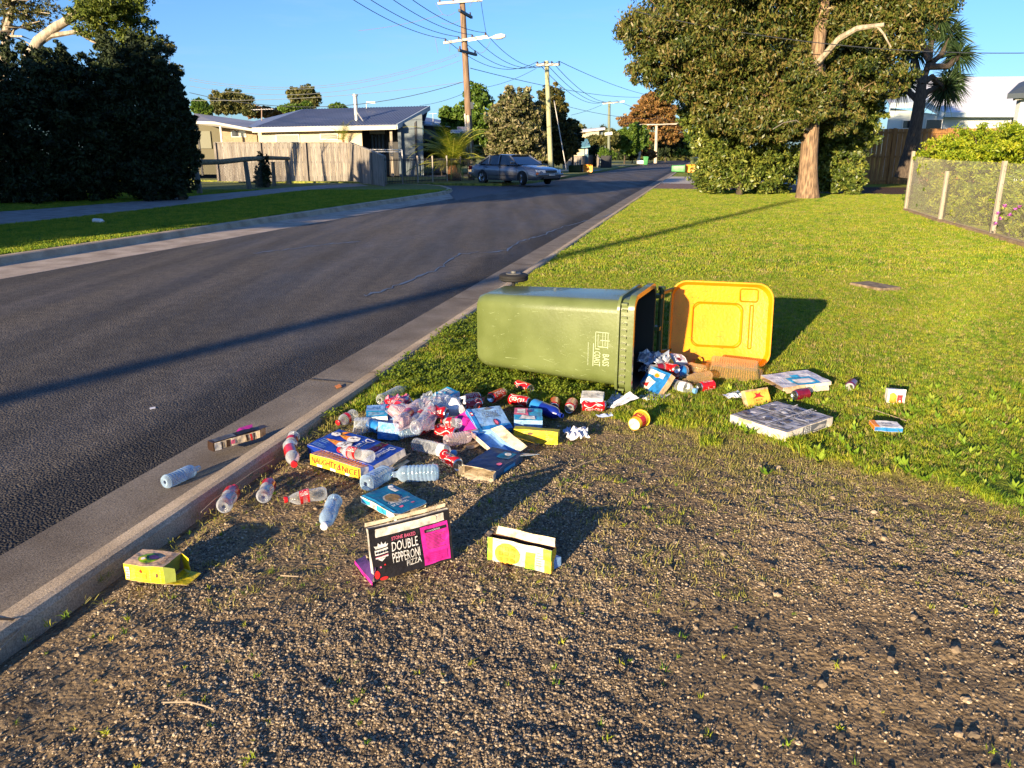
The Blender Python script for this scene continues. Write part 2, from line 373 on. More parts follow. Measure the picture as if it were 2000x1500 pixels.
T_, S_ = np.meshgrid(tv, sv_); wig = (vnoise(S_ * 14, S_ * 0, 4) - .5) * .03 * (T_ > TE - .01)
X = K0.x + U2.x * S_ + N2.x * (T_ + wig); Y = K0.y + U2.y * S_ + N2.y * (T_ + wig)
co_ = np.clip((T_ - (TE - .62) + (vnoise(S_ * 1.2, T_ * 3, 5) - .5) * .35) / .3, 0, 1)
V = np.stack([X, Y, rz(T_) + (vnoise(X * 40, Y * 40, 6) - .5) * .006 * co_], -1).reshape(-1, 3); nt_, ns_ = len(tv), len(sv_)
I = np.arange(nt_ * ns_).reshape(ns_, nt_); Fq = np.stack([I[:-1, :-1], I[:-1, 1:], I[1:, 1:], I[1:, :-1]], -1).reshape(-1, 4)
o = npmesh('road', V, Fq, [RM], attrs={'coarse': ('POINT', co_.ravel())}, smooth=True)
tag(o, 'dark asphalt residential road running to the distance', None, kind='structure')
# kerb profile swept along the road
def concmat(name, a, b_, sc=60):
    m = bpy.data.materials.new(name); m.use_nodes = True; n = m.node_tree; b = n.nodes['Principled BSDF']; N = n.nodes.new; K = n.links.new
    t = N('ShaderNodeTexCoord'); z = N('ShaderNodeTexNoise'); z.inputs['Scale'].default_value = sc * 2.6; z.inputs['Detail'].default_value = 4; z.inputs['Roughness'].default_value = .8
    y = N('ShaderNodeTexNoise'); y.inputs['Scale'].default_value = 3; y.inputs['Detail'].default_value = 6
    r = N('ShaderNodeValToRGB'); e = r.color_ramp.elements; e[0].position = .32; e[1].position = .68; e[0].color = col(a); e[1].color = col(b_)
    r2 = N('ShaderNodeValToRGB'); e = r2.color_ramp.elements; e[0].position = .3; e[1].position = .65; e[0].color = (.68, .64, .6, 1); e[1].color = (1.1, 1.08, 1.05, 1)
    x = N('ShaderNodeMixRGB'); x.blend_type = 'MULTIPLY'; x.inputs[0].default_value = 1
    K(t.outputs['Object'], z.inputs['Vector']); K(t.outputs['Object'], y.inputs['Vector']); K(z.outputs[0], r.inputs[0]); K(y.outputs[0], r2.inputs[0]); K(r.outputs[0], x.inputs[1]); K(r2.outputs[0], x.inputs[2]); K(x.outputs[0], b.inputs['Base Color'])
    b.inputs['Roughness'].default_value = .9; b.inputs['Specular IOR Level'].default_value = .25
    bp = N('ShaderNodeBump'); bp.inputs['Strength'].default_value = .55; bp.inputs['Distance'].default_value = .006; K(z.outputs[0], bp.inputs['Height']); K(bp.outputs[0], b.inputs['Normal'])
    return m
KM = concmat('kerb concrete', (.20, .16, .11), (.74, .60, .43)); PM = concmat('gutter concrete', (.085, .075, .06), (.36, .31, .25))
PATHM = concmat('path concrete', (.20, .19, .18), (.38, .36, .33), 20); JM = M('joint dirt', (.03, .022, .016), .95)
def sweep(name, line, prof, mats, label, closed=False, joints=None):
    """line: list of (x,y); prof: list of (offset to the right of line, z, material index of the strip that follows)"""
    pts = [Vector((p[0], p[1], 0)) for p in line]; vs = []; k = len(prof)
    for i, p in enumerate(pts):
        d = (pts[min(i + 1, len(pts) - 1)] - pts[max(i - 1, 0)]).normalized(); r = Vector((d.y, -d.x, 0))
        for off, z, _ in prof: q = p + r * off; vs.append((q.x, q.y, z))
    fs = []; mi = []
    for i in range(len(pts) - 1):
        for j in range(k - 1): fs.append((i * k + j, i * k + j + 1, (i + 1) * k + j + 1, (i + 1) * k + j)); mi.append(prof[j][2])
    me = bpy.data.meshes.new(name); me.from_pydata(vs, [], fs)
    for m in mats: me.materials.append(m)
    me.polygons.foreach_set('material_index', mi); me.update()
    o = bpy.data.objects.new(name, me); COL.objects.link(o); tag(o, label, None, kind='structure'); return o
kline = [R(s, 0) for s in list(np.arange(-10, 8, .35)) + list(np.geomspace(8, 420, 60))]
kprof = [(-.60, -.12, 1), (-.535, -.052, 1), (-.27, -.062, 1), (-.212, -.058, 2), (-.204, -.058, 0), (-.196, -.05, 0), (-.15, -.012, 0), (-.10, .022, 0), (-.03, .034, 0), (-.008, .03, 0), (.004, .012, 0), (.008, -.10, 0)]
sweep('kerb', kline, kprof, [KM, PM, JM], 'pale concrete kerb and gutter between road and lawn')
mb = MB()
for s in [-2.50, 0.38, 3.5, 6.2, 8.9, 11.6, 14.3, 17, 20]:
    for t0, t1, z0, z1 in [(-.53, -.215, -.048, -.055), (-.20, -.10, -.048, .0245), (-.10, -.01, .0245, .0345)]:
        mb.quad(R(s, t0, z0 + .002), R(s, t1, z1 + .002), R(s + .013, t1, z1 + .002), R(s + .013, t0, z0 + .002), JM)
tag(mb.build('kerb_joint', fixn=False), 'dirt filled joints across the kerb concrete', None, kind='structure')
# left side: verge, kerb, footpath, side street
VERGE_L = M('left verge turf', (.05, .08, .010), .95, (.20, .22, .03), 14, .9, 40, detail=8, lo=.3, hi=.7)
def flat(name, pts, z, m, label, thick=.0, kind='structure', sub=None):
    mb = MB(); top = [(p[0], p[1], z) for p in pts]; mb.poly(top, m)
    if thick:
        n = len(pts)
        for i in range(n): a = top[i]; b = top[(i + 1) % n]; mb.quad(a, b, (b[0], b[1], z - thick), (a[0], a[1], z - thick), m)
    return tag(mb.build(name), label, None, kind=kind)
ledge = [R(s, -7.75) for s in np.arange(-12, 24.6, .6)] + [P(x, y) for x, y in [(870, 371), (874, 368), (858, 363), (820, 360), (760, 359), (690, 359), (600, 358)]]
ledge = [p for p in ledge]
inner = [P(600, 358), P(400, 352), Vector((-60, 62, 0)), Vector((-60, -10, 0))]
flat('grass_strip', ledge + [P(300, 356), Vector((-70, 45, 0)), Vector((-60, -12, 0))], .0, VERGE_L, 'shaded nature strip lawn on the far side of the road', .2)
lk = ledge
sweep('far_kerb', lk, [(-.002, -.2, 0), (0.0, .012, 0), (.14, .014, 0), (.17, 0, 0), (.21, -.085, 0), (.24, -.10, 1), (1.17, -.116, 1), (1.20, -.2, 1)], [KM, concmat('pale gutter', (.26, .22, .18), (.62, .52, .42))], 'concrete kerb and wide pale gutter on the far side')
# footpath strip
pa = [(-60, 446), (0, 440), (100, 430), (200, 419), (300, 408), (400, 396), (480, 386), (560, 376), (640, 368), (720, 363)]
pb = [(-60, 419), (0, 414), (100, 407), (200, 399), (300, 391), (400, 381), (480, 374), (560, 367), (640, 361), (700, 359.5)]
flat('footpath', [P(*q) for q in pa] + [P(*q) for q in pb[::-1]], .008, PATHM, 'pale concrete footpath crossing the far nature strip')
# side street
flat('side_street', [P(560, 358.5), P(700, 360), P(870, 366), P(900, 395), P(1060, 372), P(1080, 352), P(930, 347), P(860, 346), P(700, 349), P(560, 350.5), Vector((-60, 42, 0)), Vector((-60, 36, 0))], -.095, M('side asphalt', (.075, .07, .07), .85, (.12, .11, .105), 9), 'side street joining the road from the left')
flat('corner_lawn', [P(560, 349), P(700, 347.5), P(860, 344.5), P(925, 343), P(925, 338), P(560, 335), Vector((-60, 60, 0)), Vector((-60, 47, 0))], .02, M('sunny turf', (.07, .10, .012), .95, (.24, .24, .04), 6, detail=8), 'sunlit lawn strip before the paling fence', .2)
flat('corner_path', [P(812, 345.6), P(840, 343.6), P(925, 341.6), P(925, 344), P(860, 346)], .03, PATHM, 'pale path leading across the corner lawn')
flat('far_verge', [R(33, -7.4), R(37, -6.7), R(48, -6.6), R(120, -6.5), R(300, -6.4), R(300, -60), R(40, -60), R(33, -13)], .02, M('sunny turf', (0, 0, 0)), 'lawn verge along the far left side of the road', .2)
for a, b in [(44, 47), (62, 66), (95, 100)]:
    flat('driveway', [R(a, -6.5), R(b, -6.5), R(b, -14), R(a, -14)], .03, PATHM, 'concrete driveway crossing the far left verge')
flat('driveway', [R(29.2, .02), R(34.9, .02), R(34, 7), R(28.6, 7)], .02, M('gravel drive', (.10, .05, .035), .95, (.22, .13, .09), 9), 'reddish gravel driveway edge beyond the lawn')
flat('driveway', [R(34.95, .02), R(47, .02), R(46, 7), R(34.05, 7)], .025, M('drive concrete', (.36, .31, .25), .9, (.5, .44, .36), 4), 'pale concrete driveway across the right verge')
# water marks / repair seams on the road
mb = MB(); SE = M('seam', (.065, .072, .082), .45)
for line in [[(1240, 398), (1180, 420), (1100, 440), (1050, 460), (1010, 470), (990, 486), (900, 494), (860, 520), (800, 545), (740, 566), (700, 580)], [(700, 470), (640, 474), (560, 484), (480, 492)]]:
    pts = [P(x, y, -.02) for x, y in line]
    rr = random.Random(2)
    dens = []
    for i in range(len(pts) - 1):
        for k in range(8): q = pts[i].lerp(pts[i + 1], k / 8); dens.append(q + Vector((rr.uniform(-.03, .03), rr.uniform(-.09, .09), 0)))
    L_ = []
    for i, p in enumerate(dens):
        wd = (.006 + .02 * abs(math.sin(i * .7)) * rr.random()); zt = rz(ST_(p)[1]) + .004
        L_.append(((p.x - wd, p.y + wd * 2, zt), (p.x + wd, p.y - wd * 2, zt)))
    for i in range(len(L_) - 1): mb.quad(L_[i][0], L_[i][1], L_[i + 1][1], L_[i + 1][0], SE)
tag(mb.build('road_seam', fixn=False), 'pale wandering crack seams in the asphalt', None, kind='structure')
# ---------------------------------------------------------------- gravel, grass, weeds (stuff)
def stone(i, m, sub=1, am=.35):
    import bmesh
    b = bmesh.new(); bmesh.ops.create_icosphere(b, subdivisions=sub, radius=1)
    rr = random.Random(i); ax = [rr.uniform(.75, 1.25), rr.uniform(.6, 1), rr.uniform(.45, .75)]
    for v in b.verts: k = 1 + rr.uniform(-am, am) * .6; v.co = Vector((v.co.x * ax[0] * k, v.co.y * ax[1] * k, v.co.z * ax[2] * k))
    me = bpy.data.meshes.new('stone'); b.to_mesh(me); b.free(); me.materials.append(m)
    o = bpy.data.objects.new('stone', me); COL.objects.link(o); return o
def stonepts(n, fn, rmin, rmax, seed, pw=2.2):
    r = np.random.RandomState(seed); out = []
    tot = 0; P_ = []
    while tot < n:
        Yc = r.uniform(1.1, 7.0, 40000); Xc = r.uniform(-4.5, 4.8, 40000)
        keep = (np.abs(Xc) < .70 * Yc + .5) & (r.rand(40000) < fn(Xc, Yc) * np.clip((2.6 / Yc) ** 1.1, .2, 1))
        s_ = (Xc - K0.x) * U2.x + (Yc - K0.y) * U2.y; t_ = (Xc - K0.x) * N2.x + (Yc - K0.y) * N2.y
        keep &= (t_ > .012)
        q = np.stack([Xc[keep], Yc[keep]], -1); P_.append(q); tot += len(q)
    q = np.concatenate(P_)[:n]; sz = rmin + (rmax - rmin) * r.rand(n) ** pw
    te = (q[:, 0] - K0.x) * N2.x + (q[:, 1] - K0.y) * N2.y
    z = gz(q[:, 0], q[:, 1]) - .055 * np.clip(1 - te / .15, 0, 1) + sz * .12
    return np.column_stack([q, z]), np.column_stack([r.uniform(-.5, .5, n), r.uniform(-.5, .5, n), r.uniform(0, 6.3, n)]), np.repeat(sz[:, None], 3, 1)
SM = instmat('gravel stone', [(.028, .026, .027), (.07, .058, .046), (.15, .115, .078), (.24, .18, .115), (.36, .28, .18), (.50, .42, .30)], .9, 0, 2.2, .35)
def gfn(x, y):
    m = gravmask(x, y); pt = vnoise(x * 1.6, y * 1.6, 21); return m * np.clip(.12 + 1.9 * (pt - .30), .10, 1)
p, r_, s_ = stonepts(230000, gfn, .0016, .0060, 11, 2.6)
scatter('gravel', p, r_, s_, [stone(i, SM) for i in range(5)], 'fine dark and tan gravel covering the dirt verge', 'gravel')
p, r_, s_ = stonepts(600, lambda x, y: gravmask(x, y) * (.3 + .7 * np.clip(x / 2, 0, 1)), .005, .017, 12, 4)
scatter('pebbles', p, r_, s_, [stone(i + 9, SM, 2, .3) for i in range(4)], 'larger loose stones lying on the gravel', 'stones')
def tuft(i, m, nb, h, wd, spread, lean, seg=2):
    rr = random.Random(i * 7 + 1); mb = MB()
    for k in range(nb):
        a = rr.uniform(0, 6.28); b = rr.uniform(0, spread); x, y = b * math.cos(a), b * math.sin(a); hh = h * rr.uniform(.55, 1.15)
        la = rr.uniform(0, 6.28); le = rr.uniform(0, lean); dx, dy = math.cos(la) * le * hh, math.sin(la) * le * hh; wa = rr.uniform(0, 3.14); wx, wy = math.cos(wa) * wd, math.sin(wa) * wd
        mb.add([(x - wx, y - wy, 0), (x + wx, y + wy, 0), (x + dx * .4 + wx * .8, y + dy * .4 + wy * .8, hh * .6), (x + dx * .4 - wx * .8, y + dy * .4 - wy * .8, hh * .6), (x + dx * 1.1, y + dy * 1.1, hh * (1 - .25 * le))], [(0, 1, 2, 3), (3, 2, 4)], m)
    return mb.build('tuft', fixn=False)
GRASS = instmat('lawn blades', [(.07, .15, .012), (.12, .22, .015), (.18, .28, .018), (.27, .33, .022), (.36, .37, .03), (.46, .39, .06)], .6, .35, 1.1, .75)
STRAW = instmat('straw', [(.35, .25, .10), (.20, .22, .03), (.42, .33, .16)], .8, .2)
def grasspts(n, y0, y1, seed, fn, xr=.72, pw=1.0):
    r = np.random.RandomState(seed); out = []; tot = 0
    while tot < n:
        Yc = y0 + (y1 - y0) * r.rand(60000) ** pw; Xc = r.uniform(-1, 1, 60000) * (xr * Yc + .6)
        keep = r.rand(60000) < fn(Xc, Yc) * (xr * Yc) / (xr * y1)
        t_ = (Xc - K0.x) * N2.x + (Yc - K0.y) * N2.y; keep &= (t_ > .0)
        q = np.stack([Xc[keep], Yc[keep]], -1); out.append(q); tot += len(q)
    q = np.concatenate(out)[:n]; z = gz(q[:, 0], q[:, 1]) * (1 - np.clip((q[:, 1] - 8) / 8, 0, 1)) - .004
    return q, z, r
def notdrive(x, y):
    s = (x - K0.x) * U2.x + (y - K0.y) * U2.y; return 1.0 - ((s > 28.9))
fnl = lambda x, y: (1 - gravmask(x, y)) ** 1.5 * (1 - mulchmask(x, y)) * notdrive(x, y)
def put(name, n, y0, y1, seed, protos, s0, s1, label, fn=fnl, pw=1.0):
    q, z, r = grasspts(n, y0, y1, seed, fn, pw=pw)
    m = len(q); sc = r.uniform(s0, s1, m) * (0.75 + .5 * vnoise(q[:, 0] * 1.7, q[:, 1] * 1.7, 31))
    scatter(name, np.column_stack([q, z]), np.column_stack([r.uniform(-.15, .15, m), r.uniform(-.15, .15, m), r.uniform(0, 6.3, m)]), np.repeat(sc[:, None], 3, 1), protos, label, 'grass')
put('lawn_grass', 60000, 3.2, 9.5, 41, [tuft(i, GRASS if i < 4 else STRAW, 12, .025, .0017, .022, .9) for i in range(5)], .8, 1.35, 'short mown green grass of the near lawn')
put('lawn_grass', 85000, 9.0, 34, 42, [tuft(i + 10, GRASS if i < 4 else STRAW, 12, .032, .004, .06, .9) for i in range(5)], .9, 1.5, 'short mown grass of the lawn farther back')
# clover and taller weeds beside the kerb and along the lawn's ragged edge
def clover(i, m):
    rr = random.Random(i); mb = MB()
    for k in range(9):
        x, y = rr.gauss(0, .018), rr.gauss(0, .018); h = rr.uniform(.02, .045)
        for j in range(3):
            a = 2.09 * j + rr.random(); c, s = math.cos(a), math.sin(a); r1 = .0085
            mb.add([(x, y, h), (x + (c - s * .6) * r1, y + (s + c * .6) * r1, h + .006), (x + c * r1 * 1.8, y + s * r1 * 1.8, h + .011), (x + (c + s * .6) * r1, y + (s - c * .6) * r1, h + .006)], [(0, 1, 2, 3)], m)
    return mb.build('clover', fixn=False)
CLV = instmat('clover leaf', [(.09, .15, .012), (.15, .21, .02), (.24, .29, .03)], .5, .3)
def fcl(x, y):
    s = (x - K0.x) * U2.x + (y - K0.y) * U2.y; t = (x - K0.x) * N2.x + (y - K0.y) * N2.y
    return (1 - gravmask(x, y)) * np.clip(1.4 - t / 1.3, 0, 1) * (s < 4) * np.clip(vnoise(x * 4, y * 4, 51) * 2 - .4, 0, 1)
put('clover', 1300, 3.6, 8, 43, [clover(i, CLV) for i in range(3)], .8, 1.3, 'patches of clover in the lawn beside the kerb', fcl)
def edgefn(x, y):
    g = gravmask(x, y); return np.clip(1 - np.abs(g - .45) * 2.2, 0, 1) * np.clip(vnoise(x * 5, y * 5, 52) * 2.2 - .7, 0, 1)
put('edge_grass', 1500, 2.6, 5.2, 44, [tuft(i + 20, GRASS, 14, .042, .0022, .03, 1.0) for i in range(3)], .6, 1.3, 'taller ragged grass where lawn meets gravel', edgefn)
put('dry_grass', 6000, 2.2, 5.2, 45, [tuft(i + 30, STRAW, 9, .022, .0012, .03, 3.0) for i in range(3)], .7, 1.3, 'dry straw coloured grass on the dirt edge', lambda x, y: np.clip(1 - np.abs(gravmask(x, y) - .6) * 2.4, 0, 1) + .25 * gravmask(x, y) * np.clip(1 - (np.interp(x, bx, by) - y) / .9, 0, 1))
put('gravel_weed', 330, 1.15, 4.6, 46, [tuft(i + 40, GRASS, 9, .022, .0016, .012, 1.4) for i in range(3)], .5, 1.2, 'tiny green weeds sprouting in the gravel', lambda x, y: gravmask(x, y) * np.clip(vnoise(x * 2, y * 2, 53) * 2 - .5 - x * .25, 0, 1))
def weed(i, m):
    rr = random.Random(i); mb = MB()
    for k in range(9):
        a = rr.uniform(0, 6.28); e = rr.uniform(.3, 1.1); l = rr.uniform(.03, .06); d = Vector((math.cos(a) * math.cos(e), math.sin(a) * math.cos(e), math.sin(e))); s = d.cross(Vector((0, 0, 1))).normalized() * l * .17
        mb.add([(0, 0, 0), tuple(d * l * .55 + s), tuple(d * l), tuple(d * l * .55 - s)], [(0, 1, 2, 3)], m)
    return mb.build('weed', fixn=False)
WEED = instmat('broad weed', [(.10, .20, .015), (.20, .32, .02), (.34, .42, .05)], .5, .3)
put('broad_weed', 280, 2.3, 4.6, 48, [weed(i, WEED) for i in range(4)], .6, 1.3, 'broad leafed weeds along the lawn edge at the right', lambda x, y: np.clip(1 - np.abs(gravmask(x, y) - .35) * 1.5, 0, 1) * (x > 1.1) * np.clip(vnoise(x * 3, y * 3, 54) * 2 - .3, 0, 1))
put('lawn_patch', 2600, 3.2, 14, 49, [tuft(i + 80, STRAW, 14, .018, .002, .04, 2.5) for i in range(3)], .8, 1.4, 'dry thatch patches in the lawn', lambda x, y: (1 - gravmask(x, y)) * np.clip(vnoise(x * .9, y * .9, 56) * 3 - 1.7, 0, 1))
# grass tufts on the far-left verge
def putleft(name, n, seed, label):
    r = np.random.RandomState(seed); Yc = 8 + 24 * r.rand(n * 4); Xc = -r.uniform(.1, 1, n * 4) * (.7 * Yc + 1)
    t_ = (Xc - K0.x) * N2.x + (Yc - K0.y) * N2.y; k = (t_ < -7.8)
    def inpath(x, y):
        xs = np.array([P(*q).x for q in pa]); ys = np.array([P(*q).y for q in pa]); xs2 = np.array([P(*q).x for q in pb]); ys2 = np.array([P(*q).y for q in pb])
        return (y > np.interp(x, xs, ys) - .05) & (y < np.interp(x, xs2, ys2) + .05)
    k &= ~inpath(Xc, Yc); q = np.stack([Xc[k], Yc[k]], -1)[:n]; m = len(q); sc = r.uniform(.8, 1.5, m)
    scatter(name, np.column_stack([q, np.full(m, 0.0)]), np.column_stack([np.zeros(m), np.zeros(m), r.uniform(0, 6.3, m)]), np.repeat(sc[:, None], 3, 1), [tuft(i + 60, GRASS, 12, .035, .004, .06, .8) for i in range(3)], label, 'grass')
putleft('nature_strip_grass', 42000, 47, 'mown grass of the shaded nature strip across the road')
# ================================================================ TREES
BARK = M('grey brown bark', (.10, .065, .04), .9, (.32, .21, .12), 7, .8, 20, stretch=(3, 3, .5))
BARKD = M('dark bark', (.035, .026, .02), .9, (.10, .075, .05), 9, .6, 30, stretch=(3, 3, .6))
BARKP = M('pale bark', (.22, .18, .13), .85, (.45, .38, .28), 5, .5, 20, stretch=(2, 2, .5))
def leaves(name, parent, blobs, n, ln, wd, mat, seed=1, clump=.24, shell=.62, droop=0.0, kc=None, flat_=.7, fill=.30, out=1.12):
    r = np.random.RandomState(seed); B = blobs; vol = np.array([b[3] * b[4] * b[5] if len(b) > 5 else b[3] ** 3 for b in B]) ** .72; vol = vol / vol.sum()
    Cs = []; Sz = []; Vv = []
    for bi, b in enumerate(B):
        c = np.array(b[:3]); rad = np.array([b[3], b[4], b[5]]) if len(b) > 5 else np.array([b[3]] * 3)
        nn = int(n * vol[bi]); k = kc or max(36, int(90 * vol[bi] * len(B) ** .5))
        d = r.normal(size=(k, 3)); d /= np.linalg.norm(d, axis=1)[:, None]; rr = shell + (out - shell) * r.rand(k) ** .7
        cc = c + d * rad * rr[:, None]; cs = clump * rad.mean() * r.uniform(.45, 1.25, k); tone = r.uniform(-.32, .32, k)
        pk = r.randint(0, k, nn); g = r.normal(size=(nn, 3)); g /= (np.linalg.norm(g, axis=1)[:, None] + 1e-6); g *= (r.rand(nn) ** .45)[:, None]; g[:, 2] *= flat_
        pos = cc[pk] + g * cs[pk][:, None]; h = r.normal(size=(nn, 3)); h /= np.linalg.norm(h, axis=1)[:, None]
        ph = bi * 1.7; lum = 1 + .17 * np.sin(h[:, 0] * 5 + ph) + .15 * np.sin(h[:, 1] * 6 + h[:, 2] * 5 + ph * 2) + .10 * np.sin(h[:, 2] * 9 + h[:, 0] * 7 + ph)
        un = c + h * rad * (.86 * lum * r.rand(nn) ** .38)[:, None]; sel = (r.rand(nn) < fill)[:, None]
        Cs.append(np.where(sel, un, pos)); Vv.append(np.clip(r.rand(nn) * .8 + .1 + tone[pk], 0, 1))
    n = int(n); C_ = np.concatenate(Cs); v = np.concatenate(Vv); N = len(C_)
    C_[:, 2] = np.where(C_[:, 2] < .05, .05 + .15 * r.rand(N), C_[:, 2])
    d = r.normal(size=(N, 3)); d[:, 2] -= droop * 2; d /= np.linalg.norm(d, axis=1)[:, None]
    u = r.normal(size=(N, 3)); s = np.cross(d, u); s /= np.linalg.norm(s, axis=1)[:, None]
    l = (ln * r.uniform(.6, 1.3, N))[:, None]; w_ = (wd * r.uniform(.7, 1.3, N))[:, None]
    nrm = np.cross(d, s)
    V = np.stack([C_ - d * l * .5, C_ + s * w_ * .5 + nrm * w_ * .2, C_ + d * l * .5, C_ - s * w_ * .5 + nrm * w_ * .2], 1).reshape(-1, 3)
    Fc = np.arange(N * 4).reshape(-1, 4)
    return npmesh(name, V, Fc, [mat], parent, {'v': ('FACE', v)})
def blobpx(lst, Y, dy=None, seed=1, sq=.8):
    r = random.Random(seed); out = []
    for q in lst:
        x, y, rx, ry = q[:4]; yy = Y + (q[4] if len(q) > 4 else (r.uniform(-.5, .5) * rx / ppm(Y) * 1.2)); c = D(x, y, yy); s = 1 / ppm(Y, 2)
        out.append((c.x, c.y, c.z, rx * s, rx * s * sq, ry * s))
    return out
def limbs(mb, base, blobs, m, r0, seed=1, n=6, frac=1.0):
    rr = random.Random(seed)
    for b in blobs:
        if rr.random() > frac: continue
        c = Vector(b[:3]); a = Vector(base); mid = a.lerp(c, .5) + Vector((rr.uniform(-.2, .2), rr.uniform(-.2, .2), rr.uniform(-.1, .3))) * b[3]
        mb.tube([a, a.lerp(mid, .5) + Vector((0, 0, .1 * b[3])), mid, c], [r0, r0 * .8, r0 * .55, r0 * .2], m, n)
        for k in range(3):
            e = c + Vector((rr.uniform(-1, 1), rr.uniform(-1, 1), rr.uniform(-.3, 1))) * b[3] * .8
            mb.tube([mid, mid.lerp(e, .5) + Vector((0, 0, .1)), e], [r0 * .4, r0 * .25, r0 * .08], m, 5)
def tree(name, label, base, tr, blobs, n, ln, wd, lm, bm, group=None, seed=1, cat='tree', fork=None, **kw):
    """tr: list of (point, radius) for the trunk"""
    t = thing(name, label, cat, base, group=group); o0 = Vector(base)
    mb = MB(); pts = [Vector(p) - o0 for p, _ in tr]; mb.tube(pts, [r for _, r in tr], bm, 12)
    bl = [(b[0] - o0.x, b[1] - o0.y, b[2] - o0.z) + tuple(b[3:]) for b in blobs]
    fk = pts[fork] if fork is not None else pts[-1]
    limbs(mb, fk, bl, bm, tr[-1][1] * .45, seed, frac=.6)
    mb.build('trunk', t, True, fixn=False)
    leaves('crown', t, bl, n, ln, wd, lm, seed, **kw)
    return t
L_GUM = leafmat('gum leaf', [(.02, .038, .009), (.045, .07, .012), (.085, .105, .018), (.13, .13, .025), (.19, .135, .045), (.07, .095, .02)], .42, .15)
L_SHRUB = leafmat('shrub leaf', [(.035, .06, .012), (.08, .12, .02), (.15, .18, .03), (.24, .25, .05)], .38, .15)
L_DARK = leafmat('cypress leaf', [(.010, .020, .008), (.022, .038, .012), (.045, .065, .018)], .7, .1)
L_PINE = leafmat('pine leaf', [(.04, .07, .01), (.10, .14, .015), (.17, .19, .025)], .6, .2)
L_LIME = leafmat('lime leaf', [(.10, .17, .008), (.20, .28, .012), (.32, .38, .02), (.42, .42, .03)], .5, .35)
L_GREEN = leafmat('green leaf', [(.04, .09, .012), (.09, .16, .02), (.15, .22, .03)], .5, .25)
L_BANK = leafmat('banksia leaf', [(.04, .055, .015), (.09, .10, .03), (.16, .15, .055), (.34, .29, .17), (.08, .10, .025)], .55, .15)
L_RUST = leafmat('rusty leaf', [(.09, .05, .015), (.20, .10, .03), (.32, .17, .05), (.14, .11, .03)], .6, .2)
L_OLIVE = leafmat('olive leaf', [(.04, .05, .015), (.09, .10, .025), (.17, .15, .045)], .55, .2)
# ---- main roadside tree
Yt = P(1577, 388).y
TB = P(1577, 388)
tr = [(TB + Vector((0, 0, -.1)), .42), (D(1577, 378, Yt), .36), (D(1578, 345, Yt), .30), (D(1580, 300, Yt), .27), (D(1584, 250, Yt), .25), (D(1588, 180, Yt), .23), (D(1597, 100, Yt), .2), (D(1608, 20, Yt), .17), (D(1615, -80, Yt), .12)]
bl = blobpx([(1305, 55, 92, 85, .6), (1400, 15, 120, 100, -.8), (1330, 130, 85, 62, .3), (1430, 100, 120, 95, -.3), (1545, 20, 110, 85, 1.2), (1520, 120, 95, 85, .9), (1490, 195, 85, 60, .2), (1575, 205, 48, 62, .75), (1600, 165, 50, 70, .8), (1660, 110, 85, 75, .4), (1640, 30, 100, 90, .5), (1730, 60, 85, 75, .8), (1785, 10, 80, 60, 1.2), (1720, 150, 62, 48, .5), (1640, 210, 48, 40, .2), (1450, -70, 190, 90, .5), (1650, -80, 170, 80, .5), (1260, 75, 42, 50, 0), (1265, 140, 32, 28, 0), (1380, 175, 65, 45, 0), (1562, 165, 40, 62, -1.1), (1610, 185, 32, 48, -1.1), (1500, 235, 75, 45, -.2), (1420, 215, 70, 50, 0), (1545, 232, 40, 35, -.8), (1640, 235, 40, 35, 0)], Yt + .5)
t = tree('gum_tree', 'large spreading gum tree with thick pale trunk and green brown crown on the lawn', TB, tr, bl, 270000, .155, .052, L_GUM, BARK, seed=4, fork=4, droop=.5, clump=.30, shell=.5)
mb = MB(); o0 = TB
def LB(ps, rad): mb = MB(); mb.tube([D(*q) - o0 for q in ps], rad, BARKP, 8); mb.build('bare_branch', t, True, fixn=False)
LB([(1590, 130, Yt - .1), (1640, 75, Yt - .9), (1675, 55, Yt - 1.6), (1727, 48, Yt - 2.0)], [.10, .09, .075, .055]); LB([(1712, 50, Yt - 1.9), (1725, 65, Yt - 1.9), (1740, 92, Yt - 1.9)], [.04, .03, .02])
LB([(1578, 255, Yt - .3), (1555, 235, Yt - .9), (1530, 240, Yt - 1.4), (1510, 252, Yt - 1.8)], [.03, .02, .015, .01])
# ---- dense shrubs behind it
Ys = Yt + 2.2
def shrub(name, label, px, Y, lst, n, ln, wd, lm, seed, cat='shrub', bm=BARKD, **kw):
    b = D(px, 300, Y); b.z = 0
    bl = blobpx(lst, Y, seed=seed); top = max(q[2] for q in bl)
    return tree(name, label, b, [(b, .12), (b + Vector((.05, 0, top * .3)), .09), (b + Vector((.0, .1, top * .55)), .05)], bl, n, ln, wd, lm, bm, seed=seed, cat=cat, **kw)
shrub('evergreen_shrub', 'tall dense glossy evergreen shrub left of the thick gum trunk', 1450, Ys, [(1385, 200, 60, 70), (1400, 270, 55, 65), (1420, 330, 60, 48), (1475, 340, 62, 42), (1450, 250, 80, 80), (1530, 335, 45, 45), (1530, 270, 50, 70), (1440, 160, 80, 60), (1372, 235, 35, 40), (1385, 340, 28, 32), (1500, 200, 60, 60)], 60000, .16, .065, L_SHRUB, 5, clump=.3)
shrub('evergreen_shrub', 'dark evergreen shrub right of the thick gum trunk', 1640, Ys + .6, [(1640, 230, 62, 62), (1655, 290, 50, 50), (1625, 330, 48, 48), (1680, 215, 45, 50), (1700, 175, 38, 36), (1660, 352, 30, 28, -.6), (1610, 270, 40, 60)], 36000, .16, .065, L_SHRUB, 6, clump=.3)
